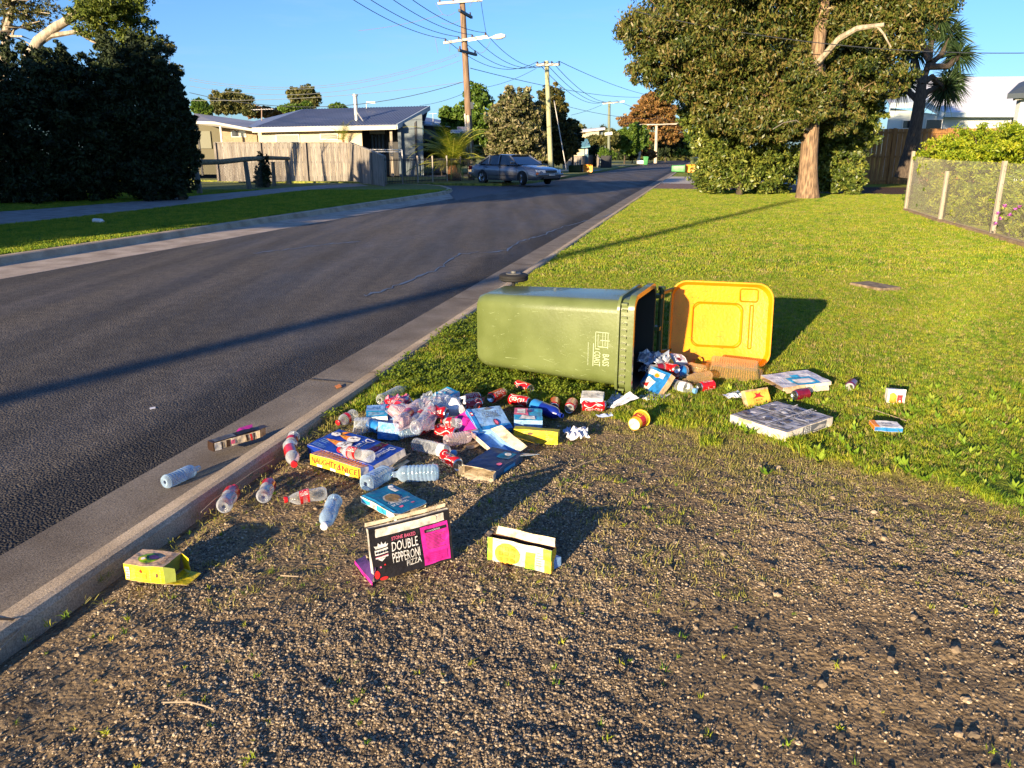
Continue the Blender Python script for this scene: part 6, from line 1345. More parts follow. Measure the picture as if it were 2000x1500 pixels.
F_.rect(.05, .465, .20, .475, PNK, 2); F_.rect(.05, .43, .20, .455, WPR); F_.poly([(.08, .42), (.17, .42), (.125, .36)], WPR)
F_.disc(.045, .12, .035, .075, REDP); F_.disc(.12, .03, .045, .03, REDP); F_.disc(.10, .25, .012, .018, PNK); F_.disc(.15, .28, .010, .016, REDP)
F_.rect(.67, .68, .94, .74, BPR, 2); F_.text('COOKING INSTRUCTIONS', .69, .695, .86, .725, WPR, 3); F_.lines(.67, .33, .93, .65, 11, BRN, 2); F_.rect(.69, .08, .93, .26, M('dark magenta', (.42, .01, .19), .6), 2); F_.lines(.71, .10, .91, .24, 4, MAG, 3)
c.done()
mb = MB(); g = c.o; q0, q1, q2 = P(693, 1096, .012) - g, P(712, 1084, .012) - g, P(733, 1110, .05) - g; q3 = P(727, 1138, .0) - g
mb.poly([q0, q3, q2 + nb * .0, q1], PUR); mb.poly([x - Vector((0, 0, .004)) for x in (q0, q3, q2, q1)], CRM)
for x, y in ((q0, q3), (q0, q1)): mb.quad(x, y, y - Vector((0, 0, .014)), x - Vector((0, 0, .014)), MAG)
mb.build('side_flap', c.t, fixn=False)
mb = MB(); q = c.A + c.a + nb * .03; mb.quad(q, q + d * .012, q + d * .012 + lean * .8, q + lean * .95, CRM); mb.quad(c.A + nb * .03 + lean * .98, c.A + c.a + nb * .03 + lean * .98, c.A + c.a + nb * .026 + lean * 1.06, c.A + nb * .026 + lean * 1.06, CRM); mb.build('back_panel', c.t, fixn=False)
# 3 waffle carton
pA, pB = P(952, 1091), P(1075, 1121); d = (pB - pA).normalized(); nb = Vector((-d.y, d.x, 0)); lean = (Vector((0, 0, 1)) + nb * .12).normalized() * .085
c = Carton('waffle_carton', 'open green and white waffle carton standing right of the pizza carton', 'carton', pA, pB, pA + lean, .038, M('pale green card', (.62, .62, .45), .6), GRN, inner=BRN, open_=('+b',), ends=YEO)
F_ = Face2(c.pm, c.A, c.a, c.b, -nb, .002); F_.rect(0, 0, .08, 1, GRN); F_.rect(.90, .0, 1, .82, YEO); F_.rect(.88, .55, 1, 1, GRN, 2); F_.rect(.60, .0, .76, .72, GRN); F_.disc(.32, .42, .20, .44, GOLD, 2, 24)
for k in range(3):
    for j in range(3): F_.rect(.18 + k * .10, .12 + j * .22, .25 + k * .10, .27 + j * .22, ORA, 3)
F_.lines(.78, .2, .88, .8, 6, GPR); F_.lines(.10, .78, .6, .95, 2, M('sage print', (.45, .5, .30), .6)); c.done()
c.flap((0, 1, 1), (1, 1, 1), (0, .0, -.0), CRM, CRM); c.flap((.05, 1, 0), (.98, 1, 0), (0, .03, -.006), CRM, BRN, .01)
c.flap((0, 1, 0), (0, 1, 1), (-.012, .008, 0), GRN, KR, 0)
mb = MB(); g = c.o; q = [P(1069, 1090, .045) - g, P(1096, 1090, .03) - g, P(1078, 1114, .0) - g]; mb.hexa([q[2], q[1] - Vector((0, 0, .03)), q[1] + Vector((-.03, .03, -.03)), q[2] + Vector((-.03, .03, 0))], [q[2] + Vector((0, 0, .05)), q[1] + Vector((0, 0, .004)), q[1] + Vector((-.03, .03, .004)), q[2] + Vector((-.03, .03, .05))], LBL); mb.build('blue_end', c.t)
# 4 blue seafood carton
c = Carton('food_carton', 'flat teal blue carton with a fish dish picture, in front of two clear bottles', 'carton', *px3((704, 968, .035), (768, 1003, .035), (761, 943, .038)), .028, TEAL, WPR, inner=CRM, open_=('+a',))
F_ = c.top(); F_.disc(.52, .50, .20, .24, GRYC, 1, 22); F_.disc(.52, .50, .17, .19, M('food brown', (.28, .16, .06), .7, (.12, .10, .04), 60), 2, 22); F_.rect(.10, .76, .34, .88, WPR); F_.disc(.10, .86, .06, .07, WPR); F_.text('SEAFOOD', .12, .79, .32, .85, TEAL, 2); F_.text('GARLIC PRAWNS', .62, .2, .70, .85, WPR, 2, rot=1); F_.text('SKEWERS', .74, .2, .82, .7, WPR, 2, rot=1); F_.lines(.86, .2, .92, .9, 2, PNK); F_.rect(.02, .02, .98, .10, CYN)
F_ = c.front(); F_.rect(.05, .2, .3, .8, CYN); F_.rect(.5, .1, .8, .9, CYN); F_.lines(.32, .1, .48, .9, 4, GPR); c.done()
c.flap((1, 0, 1), (1, 1, 1), (.028, 0, .004), CRM, TEAL, .1); c.flap((1, 0, 0), (1, 0, 1), (.03, -.006, -.006), WPR, WPR, .2)
# 5 blue ice cream cone carton + 6 yellow carton strip
c = Carton('ice_cream_carton', 'big royal blue carton printed with ice cream cones, tilted on the litter pile', 'carton', *px3((600, 868, .055), (729, 910, .055), (628, 828, .075)), .052, BLUC, BLUC, inner=GRYC, open_=('+a',))
F_ = c.top()
def cone(F_, u, v, ang, s, l=2):
    R_ = lambda x, y: (u + s * (x * math.cos(ang) - y * math.sin(ang)), v + 1.6 * s * (x * math.sin(ang) + y * math.cos(ang)))
    F_.poly([R_(0, 1.1), R_(-.32, 0), R_(.32, 0)], ORA, l); F_.poly([R_(-.05, .9), R_(-.2, .4), R_(.0, .4)], GOLD, l + 1); F_.poly([R_(.42 * math.cos(q * .5236) * (1 + .08 * (q % 2)), -.22 + .36 * math.sin(q * .5236) * (1 + .1 * (q % 2))) for q in range(12)], WPR, l + 2)
    rr = random.Random(int(u * 100))
    for q in range(7): x, y = rr.uniform(-.25, .25), rr.uniform(-.4, -.02); F_.poly([R_(x + .05 * math.cos(w_ * 1.25), y + .05 * math.sin(w_ * 1.25)) for w_ in range(5)], BRN, l + 3)
cone(F_, .12, .76, -.5, .16); cone(F_, .33, .72, 1.5, .22); cone(F_, .34, .40, 1.45, .24)
F_.text('Drumstick', .50, .02, .61, .92, WPR, 3, rot=3); F_.rect(.68, .02, .79, .97, REDP, 2); F_.text('16', .69, .72, .78, .94, YEO, 4, rot=3); F_.text('CONES', .69, .14, .78, .70, PNK, 4, rot=3); F_.text('Drumstick', .86, .14, .94, .86, WPR, 3, rot=3); F_.text('CLASSIC VANILLA', .815, .2, .835, .75, WPR, 3, rot=3); F_.lines(.05, .25, .18, .45, 3, LBL); F_.lines(.03, .06, .25, .2, 3, LBL); c.done()
c.flap((1, 0, 1), (1, 1, 1), (.02, 0, -.03), BLUC, GRYC, .05); c.flap((1, 0, 0), (1, 1, 0), (.035, 0, .0), GRYC, CRM, .02); c.flap((1, .55, 0), (1, 1, 0), (.04, .0, .04), CRM, CRM, .02)
pA, pB = P(606, 906), P(704, 937); d = (pB - pA).normalized(); nb = Vector((-d.y, d.x, 0))
c = Carton('snack_carton', 'yellow carton with red lettering NAUGHTY and NICE under the blue cone carton', 'carton', pA, pB, pA + (Vector((0, 0, 1)) + nb * .12).normalized() * .052, .07, YEO, WPR, inner=WPR, bottom=WPR)
F_ = Face2(c.pm, c.A, c.a, c.b, -nb, .002)
F_.text('NAUGHTY', .04, .28, .53, .82, REDP); F_.poly([(.54, .30), (.585, .88), (.63, .30)], REDP); F_.poly([(.57, .42), (.585, .62), (.60, .42)], YEO, 2); F_.text('NICE', .65, .26, .94, .80, REDP); F_.rect(.15, .02, .25, .22, WPR); F_.rect(.42, .02, .52, .22, WPR); F_.rect(.72, .02, .8, .22, WPR); F_.rect(.965, .05, .985, .95, BRN, 2)
for k in range(18): c.pm.quad(*[c.A + c.b * 1.012 + c.a * (k + .1 + z) / 18 + nb * q for z, q in ((0, .004), (.5, .004), (.9, .066), (.4, .066))], ORA)
c.done()
c.flap((0, .85, 0), (0, 1, 0), (-.06, .01, 0), ORA, CRM, 0); c.flap((1, 0, 0), (1, 1, 0), (.02, 0, -.012), YEO, YEO, .1)
# 7 dark carton in the gutter
c = Carton('biscuit_carton', 'long dark brown and cream carton lying in the gutter', 'carton', *px3((416, 873, .0), (509, 846, .0), (444, 857, .0)), .045, DBR, DBR, inner=DBR, open_=('+a',)); c.t.location.z += .0
c.t.location.z = -.058 + .0225 + .012
F_ = c.front(); F_.rect(.02, .06, .98, .96, CRM); F_.rect(.02, .06, .15, .94, WPR, 2); F_.lines(.04, .1, .13, .9, 9, GPR, 3); F_.rect(.17, .1, .19, .9, DBR, 2); F_.rect(.26, .1, .34, .9, DBR, 2); F_.rect(.36, .3, .44, .75, PNK, 2); F_.lines(.46, .1, .58, .6, 5, DBR, 2); F_.rect(.68, .1, .72, .9, DBR, 2); F_.rect(.76, .1, .80, .9, REDP, 2); F_.rect(.83, .1, .86, .9, DBR, 2)
F_ = c.top(); F_.rect(.05, .1, .5, .9, GPR); F_.rect(.55, .15, .95, .85, BPR, 2); F_.lines(.1, .2, .45, .8, 4, DBR, 2); c.done()
c.flap((1, 0, 1), (1, 1, 1), (.05, 0, .0), LBL, DBR, .05); c.flap((1, 1, 0), (1, 1, 1), (.05, -.01, 0), DBR, DBR, .05); c.flap((1, 0, 0), (1, 0, 1), (.035, .01, 0), BPR, KR, .1); c.flap((.6, 1, 1), (.95, 1, 1), (.03, .035, .004), MAG, REDP, .1)
# 8 grey printed pizza box on the lawn
c = Carton('pizza_box', 'square grey and white printed takeaway pizza box lying on the lawn', 'pizza box', *px3((1427, 810, .055), (1536, 845, .055), (1512, 781, .055)), .05, M('grey newsprint', (.30, .31, .35), .7, (.38, .39, .43), 14), M('off white card', (.60, .56, .48), .8, (.68, .64, .56), 25), inner=KR)
F_ = c.top()
rr = random.Random(12)
for (u0, v0, u1, v1) in [(.03, .05, .3, .45), (.33, .04, .62, .35), (.66, .06, .95, .42), (.05, .5, .36, .94), (.40, .40, .66, .68), (.42, .72, .70, .96), (.72, .48, .96, .92)]:
    F_.rect(u0, v0, u1, v1, M('print slate', (.11, .12, .15), .7)); F_.rect(u0 + .02, v0 + .02, u1 - .02, v1 - .02, MATS['grey newsprint'], 2)
    for k in range(3): F_.disc(rr.uniform(u0 + .06, u1 - .06), rr.uniform(v0 + .06, v1 - .06), .05, .045, WPR if k == 0 else GPR, 3 + k)
    F_.lines(u0 + .04, v0 + .04, u1 - .05, v0 + .12, 2, BPR, 6, int(u0 * 100))
for (u, v, w_, h_) in [(.0, .46, 1, .02), (.63, .0, .02, 1), (.38, .38, .02, .6), (.36, .68, .34, .02)]: F_.rect(u, v, u + w_, v + h_, WPR, 7)
for k in range(11):
    for j in range(2): F_.disc(.68 + j * .05, .5 + k * .045, .014, .012, WPR, 8, 6); F_.disc(.04 + k * .03, .95 + j * .025, .010, .008, BPR, 8, 6)
F_ = c.front(); F_.text('PIZZA PIZZA', .22, .15, .72, .75, M('grey lettering', (.33, .31, .28), .7)); F_.lines(.02, .1, .16, .9, 6, GRYC); F_.rect(.16, .7, .4, .98, KR, 2); F_.lines(.78, .1, .98, .9, 6, GRYC)
F_ = c.right(); F_.rect(.35, .1, .85, .9, GPR); F_.lines(.05, .1, .3, .9, 5, GRYC)
for k in range(4):
    for j in range(4): F_.rect(.38 + k * .04, .12 + j * .2, .405 + k * .04, .24 + j * .2, WPR, 2)
F_.poly([(.58, .3), (.7, .7), (.84, .5), (.8, .25)], GRYC, 2); c.done()
# 9 white and blue flat carton upper right
c = Carton('food_carton', 'flattened white carton with bright blue panel lying right of the yellow lid', 'carton', *px3((1486, 733, .06), (1530, 757, .06), (1576, 722, .07)), .022, M('pale card', (.60, .62, .66), .6), CRM, inner=KR, open_=('-b',), ortho=False)
F_ = c.top(); F_.rect(.45, .30, .97, .80, CYN); F_.rect(.60, .36, .90, .72, WPR, 2); F_.poly([(.3, .45), (.45, .45), (.5, .6), (.32, .62)], CYN, 2); F_.rect(.97, .3, 1, .8, MBL); F_.lines(.05, .1, .4, .4, 7, PALB_); F_.lines(.5, .05, .9, .26, 4, PALB_); F_.lines(.1, .82, .9, .96, 2, PALB_); c.done()
c.flap((1, 0, 1), (1, .45, 1), (.03, 0, -.03), WPR, KR, .05); c.flap((1, .15, 0), (1, .95, 0), (.03, 0, -.02), CYN, CRM, .05)
# 10 yellow hut box behind the pizza box
pA, pB = P(1462, 796), P(1507, 788); d = (pB - pA).normalized(); nb = Vector((-d.y, d.x, 0))
c = Carton('snack_box', 'small yellow box with a red emblem standing behind the pizza box', 'carton', pA, pB, pA + (Vector((0, 0, 1)) + nb * .5).normalized() * .10, .035, M('hut yellow', (.74, .44, .06), .6), KR, inner=KR, ortho=False)
F_ = Face2(c.pm, c.A, c.a, c.b, Vector((nb.x * -.9, nb.y * -.9, .45)), .001); F_.poly([(.25, .45), (.42, .62), (.36, .80), (.5, .70), (.64, .80), (.58, .62), (.78, .45), (.5, .52)], REDP, 2); F_.text('BOX', .36, .30, .66, .42, REDP); F_.rect(.0, .9, 1, 1, KR); c.done()
# 11 small cartons at right
pA, pB = P(1732, 789), P(1767, 791); d = (pB - pA).normalized(); nb = Vector((-d.y, d.x, 0))
c = Carton('chip_carton', 'small white snack carton with red patch standing on the lawn, far right of the cans', 'carton', pA, pB, pA + (Vector((0, 0, 1)) + nb * .15).normalized() * .088, .05, WPR, WPR, inner=KR, ortho=False)
F_ = Face2(c.pm, c.A, c.a, c.b, -nb, .002); F_.rect(.52, .05, .86, .66, REDP); F_.poly([(.10, .15), (.12, .7), (.3, .8), (.5, .6), (.5, .2), (.3, .1)], ORA); F_.disc(.3, .5, .12, .15, GOLD, 2); F_.disc(.68, .25, .06, .09, WPR, 3); F_.disc(.68, .46, .03, .05, PNK, 3); c.done()
c = Carton('tissue_carton', 'small white carton with an orange end and blue underside at the lawn edge', 'carton', *px3((1709, 834, .045), (1764, 836, .045), (1706, 821, .05)), .022, WPR, MBL, inner=WPR, ends=ORA)
F_ = c.top(); F_.rect(0, 0, .18, 1, ORA); F_.text('SNACK', .35, .4, .7, .65, GPR); F_.lines(.3, .1, .9, .3, 2, GPR); c.done()
# 12 pile cartons
c = Carton('milk_carton', 'blue and white carton at the left end of the pile beside a red capped bottle', 'carton', *px3((714, 815, .08), (757, 813, .08), (698, 793, .085)), .05, CYN, WPR, inner=WPR, ends=WPR)
F_ = c.top(); F_.rect(.0, .5, .9, 1, LBL); F_.text('MILK', .3, .6, .7, .85, MBL); F_.lines(.1, .1, .9, .4, 3, WPR); F_ = c.front(); F_.lines(.1, .1, .9, .9, 4, LBL); c.done()
pA, pB = P(737, 857, .01), P(778, 860, .01); d = (pB - pA).normalized(); nb = Vector((-d.y, d.x, 0))
c = Carton('snack_box', 'upright mid blue carton just behind the blue cone carton', 'carton', pA, pB, pA + (Vector((0, 0, 1)) + nb * .3).normalized() * .085, .04, MBL, CYN, inner=WPR)
F_ = Face2(c.pm, c.A, c.a, c.b, -nb, .0015); F_.text('CRACKERS', .1, .42, .9, .56, LBL); F_.lines(.1, .62, .9, .9, 3, CYN); F_.lines(.2, .1, .9, .35, 3, LBL); c.done()
c = Carton('sugar_carton', 'pale blue and white carton at the top of the pile in front of the grass', 'carton', *px3((849, 768, .10), (873, 778, .10), (874, 755, .115)), .06, CYN, LBL, inner=WPR, ends=PALB_, ortho=False)
F_ = c.top(); F_.rect(.1, .15, .8, .8, WPR); F_.lines(.2, .25, .7, .7, 3, CYN, 2); F_ = c.right(); F_.lines(.1, .1, .9, .9, 5, WPR); c.done()
c = Carton('pastry_carton', 'light blue spanakopita carton standing tilted in the middle of the pile', 'carton', *px3((936, 845, .05), (1002, 836, .035), (911, 800, .13)), .035, LBL, MBL, inner=CRM, ortho=False)
F_ = c.top(); F_.rect(0, 0, 1, .24, MBL); F_.rect(0, 0, .10, 1, MBL, 2); F_.rect(.02, .68, .08, .84, REDP, 3); F_.rect(.02, .72, .08, .78, WPR, 4); F_.text('SPANAKOPITA', .34, .55, .40 + .40, .80, GPR, 3, rot=2); F_.lines(.32, .84, .8, .9, 1, GPR, 3); F_.disc(.62, .32, .08, .14, M('maroon print', (.10, .03, .06), .6), 3); F_.disc(.62, .32, .05, .09, PNK, 4); F_.rect(.28, .24, .285, 1, GPR, 3); F_.lines(.12, .3, .26, .95, 12, MBL, 2); F_.poly([(.45, .92), (.6, .98), (.75, .9), (.6, .86)], GPR, 3); c.done()
c = Carton('snack_carton', 'bright magenta carton sloping down left of the spanakopita carton', 'carton', *px3((862, 846, .03), (930, 840, .045), (856, 829, .04)), .012, MAG, MAG, inner=CRM, ortho=False)
c.done(); mb = MB(); g = c.o; q = [P(861, 832, .045) - g, P(910, 803, .115) - g, P(932, 838, .06) - g, P(870, 848, .02) - g]; mb.poly(q, MAG); mb.poly([x - Vector((0, 0, .004)) for x in q[::-1]], CRM); F_ = Face2(mb, q[3], q[2] - q[3], q[0] - q[3], (q[2] - q[3]).cross(q[0] - q[3]), .001); F_.rect(.22, .6, .42, 1.0, WPR); F_.rect(.26, .68, .38, .92, PNK, 2); F_.rect(.05, .1, .1, .8, WPR); mb.build('lid_panel', c.t, fixn=False)
c = Carton('open_tray_carton', 'opened cream card tray with blue inside lying across the front of the pile', 'carton', *px3((919, 842, .055), (972, 888, .030), (958, 838, .06)), .03, LBL, CRM, inner=LBL, open_=('top',), ortho=False)
F_ = c.front(); F_.lines(.1, .3, .8, .7, 2, GRYC); c.done(); c.flap((1, 0, 1), (1, 1, 1), (.06, .07, .01), CRM, CRM, .0); c.flap((0, 1, 1), (1, 1, 1), (.0, .05, .02), CRM, LBL, .05)
c = Carton('open_carton', 'dark blue carton with open cream end flaps at the front of the pile', 'carton', *px3((968, 921, .045), (1020, 885, .045), (930, 893, .045)), .04, NAVY, TEAL, inner=CRM, open_=('-a',))
F_ = c.top(); F_.rect(.6, .1, .9, .5, TEAL); F_.disc(.8, .3, .06, .1, WPR, 2); F_.disc(.3, .15, .05, .08, PNK, 2); F_ = c.front(); F_.rect(.3, .2, .7, .6, CYN); c.done()
c.flap((0, 0, 1), (0, 1, 1), (-.03, 0, .012), CRM, CRM, .04); c.flap((0, 0, 0), (0, 1, 0), (-.04, 0, -.008), CRM, CRM, .04); c.flap((0, 0, 0), (0, 0, 1), (-.035, -.008, 0), CRM, CRM, .04); c.flap((0, 1, 0), (0, 1, 1), (-.035, .008, 0), CRM, CRM, .04)
pA, pB = P(1003, 862), P(1089, 869); d = (pB - pA).normalized(); nb = Vector((-d.y, d.x, 0))
c = Carton('tea_carton', 'yellow carton with torn end at the right of the pile', 'carton', pA, pB, pA + Vector((0, 0, .068)), .045, YEO, M('olive yellow card', (.32, .30, .03), .6), inner=KR)
F_ = Face2(c.pm, c.A, c.a, c.b, -nb, .002); F_.rect(.70, 0, 1, 1, YEL); F_.lines(.05, .08, .65, .52, 6, KR); F_.disc(.38, .72, .06, .10, BRN); F_.disc(.24, .76, .05, .08, YEL, 2); F_.lines(.74, .2, .82, .8, 5, GPR, 2); c.done()
c.flap((1, 0, .05), (1, 0, .95), (.02, .0, 0), YEL, YEL, .2)
c = Carton('milk_carton', 'blue white and pink carton behind the torn yellow carton', 'carton', *px3((1004, 820, .075), (1060, 822, .07), (1012, 797, .08)), .05, CYN, LBL, inner=WPR)
F_ = c.top(); F_.rect(.0, .4, .5, 1, PNK); F_.rect(.1, .5, .4, .9, WPR, 2); F_.poly([(.15, .1), (.75, .05), (.7, .3), (.3, .4)], WPR, 2); F_.disc(.55, .7, .1, .12, PUR, 3); c.done()
c = Carton('white_carton', 'plain white carton resting on the red can near the bin rim', 'carton', *px3((1134, 778, .075), (1178, 780, .075), (1142, 763, .085)), .03, WPR, PAPER, inner=WPR)
F_ = c.top(); F_.lines(.1, .1, .9, .9, 7, GRYC); c.done()
pA, pB = P(1243, 757, .0), P(1282, 776, .0); d = (pB - pA).normalized(); nb = Vector((-d.y, d.x, 0))
c = Carton('cereal_carton', 'tall blue white and red carton standing in the bin mouth', 'carton', pA, pB, pA + (Vector((0, 0, 1)) + nb * .75).normalized() * .165, .04, MBL, KR, inner=KR, ends=KR)
F_ = Face2(c.pm, c.A, c.a, c.b, -nb + Vector((0, 0, .6)), .001); F_.poly([(.05, .2), (.5, .1), (.6, .5), (.2, .6)], WPR); F_.poly([(.1, .25), (.4, .2), (.4, .4)], REDP, 2); F_.rect(.1, .7, .8, .9, WPR); F_.disc(.5, .75, .1, .08, ORA, 2); c.done()
# ---- cans
can('red cola can on the grass below the middle of the bin', (1003, 748), (1044, 763), roll=.3)
can('red cola can behind the dark blue bottle', (993, 778), (1037, 787), z0=.05, z1=.05, roll=-.2)
can('red can mostly hidden behind the spanakopita carton', (955, 779), (986, 765), z0=.06, z1=.06, roll=1.6)
can('cola can with its open end facing the viewer, left of two side by side', (1085, 778), (1081, 803), L_=.12, text=None)
can('cola can with its open end facing the viewer, right of two side by side', (1122, 779), (1108, 806), L_=.12, roll=1.2)
can('crumpled red cola can under the plain white carton', (1134, 793), (1184, 793), crushed=.35, roll=.9)
can('small red can wedged left in the pile with silver rim', (782, 789), (757, 806), z0=.085, z1=.06, roll=2.2)
can('crushed red cola can with bent silver top before the pile', (864, 886), (898, 911), crushed=.6, roll=.9)
can('maroon can lying under the flattened white and blue carton', (1577, 768), (1552, 772), m=DRED, L_=.11, text=None)
can('maroon cola can lying alone on the lawn right of the white and blue carton', (1669, 744), (1656, 761), m=DRED, L_=.11, roll=.5, text=None)
can('orange cola can in the litter at the bin mouth', (1310, 722), (1283, 738), z0=.06, z1=.05, m=M('can orange', (.62, .10, .01), .3, coat=.5), text=None)
can('dark can with pale end lying lowest in the bin mouth', (1290, 742), (1286, 756), m=NAVY, L_=.10, text=None)
can('red cola can next to the clear bottle outside the bin mouth', (1393, 751), (1366, 756), roll=.7, L_=.115)
can('red cola can deep in the pile under clear plastic', (846, 826), (806, 845), z0=.045, z1=.045, crushed=.2, roll=.6)
can('red can glimpsed at the back left of the pile', (775, 785), (752, 792), z0=.07, z1=.06, roll=2)
can('red can glimpsed under clear plastic near the white jug', (905, 795), (938, 787), z0=.07, z1=.07, roll=1)
can('orange red can under the lid edge', (1358, 722), (1336, 716), z0=.06, z1=.06, m=MATS['can orange'], text=None)
# ---- bottles
bottle('clear blue water bottle lying in the gutter by the kerb', (321, 943), (389, 913), .033, z0=-.025, z1=-.03, m=CLB, lab=CLB, labf=(.5, .7), crush=.08)
bottle('small cola bottle with red cap and shoulder nearest the kerb', (436, 990), (459, 952), .034, m=CLR, cap=CAPR, lab=RED, labf=(.50, .74), cola=True, crush=.06)
bottle('small cola bottle with red top, second from the kerb', (514, 972), (529, 938), .032, m=CLR, cap=CAPR, lab=RED, labf=(.50, .74), cola=True, crush=.06)
bottle('cola bottle with red label lying crosswise on the gravel', (638, 962), (555, 977), .031, cap=CAPR, lab=RED, labtext='Coca-Cola', cola=True, labf=(.42, .64), crush=.14)
bottle('blue tinted bottle with white cap pointing at the viewer', (654, 976), (633, 1029), .034, m=CLB, cap=WHP, lab=CLB, labf=(.3, .6), labtext='SPRING', crush=.12)
bottle('empty cola bottle standing behind the yellow carton left end', (575, 850), (566, 872), .03, m=CLR, lab=RED, cola=True, z0=.05, z1=.035)
bottle('cola bottle with round red cap toward the viewer at the pile left end', (565, 868), (575, 908), .033, m=CLR, cap=CAPR, lab=RED, labf=(.25, .6), cola=True)
bottle('cola bottle with red label lying on the blue cone carton', (728, 893), (661, 878), .030, z0=.10, z1=.095, cap=CAPR, lab=RED, labtext='Coca-Cola', cola=True, crush=.10)
bottle('clear water bottle leaning left with its base to the viewer', (713, 946), (765, 916), .036, m=CLB, crush=.05, sq=3)
bottle('clear water bottle lying crosswise, base to the right', (857, 922), (764, 927), .036, m=CLB, sq=3)
bottle('clear ribbed bottle with blue cap beside the crushed can', (808, 866), (890, 886), .034, cap=CAPB, lab=WPR, labf=(.62, .76), crush=.08)
bottle('clear bottle lying at the back left of the pile on the grass', (742, 782), (792, 757), .034, crush=.1)
bottle('cola bottle with red cap at the left of the pile', (694, 808), (659, 826), .031, cap=CAPR, lab=RED, labf=(.45, .6), cola=True, z0=.05, z1=.04)
bottle('clear crushed bottle lying on top of the pile, left one', (778, 828), (830, 778), .034, m=CLP, z0=.11, z1=.12, crush=.15, lab=RED, labf=(.25, .4))
bottle('dented clear bottle with ribs on top of the pile, pointing to the white jug', (812, 838), (858, 785), .038, m=CLR, z0=.11, z1=.12, crush=.22)
bottle('clear ribbed bottle between the magenta carton and the front', (868, 862), (928, 850), .032, z0=.045, z1=.05, m=CLP)
bottle('cola bottle with red label inside the heap of clear bottles', (803, 828), (835, 800), .03, z0=.09, z1=.10, lab=RED, cola=True)
bottle('large clear bottle with blue cap outside the bin mouth', (1300, 747), (1360, 764), .038, cap=CAPB, lab=WPR, labf=(.50, .68), crush=.05)
bottle('clear dented bottle behind the blue capped one at the bin mouth', (1388, 733), (1335, 744), .036, m=CLT, z0=.06, z1=.05, crush=.12)
bottle('clear bottle with blue and white label at the bin mouth', (1342, 722), (1308, 730), .033, z0=.09, z1=.08, lab=MBL, labf=(.2, .6), crush=.1)
bottle('cola bottle lying dark inside the bin mouth litter', (1262, 722), (1310, 716), .03, z0=.11, z1=.12, lab=DRED, cola=True)
bottle('clear bottle standing half seen left of the mid blue carton', (700, 842), (722, 818), .030, z0=.04, z1=.06, m=CLR)
bottle('white plastic bottle far off on the nature strip', (183, 431), (203, 432), .05, z0=.05, z1=.05, m=WHP)
t = bottle('squat dark blue bottle with blue label lying behind the milk carton', (1041, 790), (1098, 812), .036, m=M('blue plastic', (.006, .02, .22), .3, coat=.5), ribs=False, lab=MBL, labf=(.05, .35), z0=.04, z1=.04)
# ---- white jug
g = P(880, 815, .03); t = thing('milk_jug', 'crumpled translucent white plastic jug on top of the pile', 'jug', g); mb = MB(); rg = []
for i, (x, s_) in enumerate([(-.075, .8), (-.06, 1), (0, .96), (.05, 1), (.07, .7), (.085, .35), (.10, .33)]):
    rg.append([(x, y * s_ + .006 * math.sin(5 * i + y * 60), z * s_ + .006 * math.cos(4 * i + z * 50)) for (_, y, z) in rring(0, -.05, .05, -.05, .05, .02, 4)])
ringloft(mb, rg, M('milky plastic', (.62, .62, .64), .35, (.70, .70, .72), 20, .3, 40), True, True); mb.build('body', t, True); mb = MB(); mb.tube([(.02, .05, .02), (.05, .085, .01), (.075, .05, .0)], .009, MATS['milky plastic'], 8); mb.build('handle', t, True); t.rotation_euler = (.5, -.15, -.9); t.location.z = .085
# ---- clear clamshell trays
def tray(label, c_, sx, sy, h, yaw, m, rib=14, tilt=(0, 0)):
    t = thing('food_tray', label, 'tray', c_); t.rotation_euler = (tilt[0], tilt[1], yaw); mb = MB(); rg = []
    base = rring(0, -sx / 2, sx / 2, -sy / 2, sy / 2, .02, 4)
    n = len(base)
    for z, s_ in [(0, 1.1), (.003, 1.1), (.004, 1.0), (h * .5, .93), (h, .86), (h + .002, .80)]:
        rg.append([(p[1] * s_ * (1 + (.025 if (i % 2 and .004 < z < h + .001) else 0)), p[2] * s_ * (1 + (.025 if (i % 2 and .004 < z < h + .001) else 0)), z) for i, p in enumerate(base)])
    ringloft(mb, rg, m, c1=True)
    for k in range(rib): x = -sx * .40 + sx * .80 * k / (rib - 1); mb.tube([(x, -sy * .47, .008), (x * .93, -sy * .425, h * .95), (x * .93, 0, h + .008), (x * .93, sy * .425, h * .95), (x, sy * .47, .008)], .0022, m, 4)
    mb.build('shell', t, True); return t
tray('clear ribbed clamshell tray propped against the yellow lid', P(1432, 728, .03), .33, .17, .07, -.30, CLT, 18, (.25, .05))
tray('shallow clear tray in the heap of bottles', P(795, 812, .075), .18, .15, .04, .6, CLP, 12, (.1, .2))
tray('clear square tub beside the blue and white carton', P(708, 840, .02), .09, .08, .06, .1, CLR, 5)
tray('crinkled clear tray near the milk jug', P(835, 800, .10), .17, .12, .035, -.5, CLR, 12, (.3, -.1))
tray('white tray sticking out of the bin mouth', P(1322, 706, .10), .12, .10, .03, .5, WHP, 3, (.5, .2))
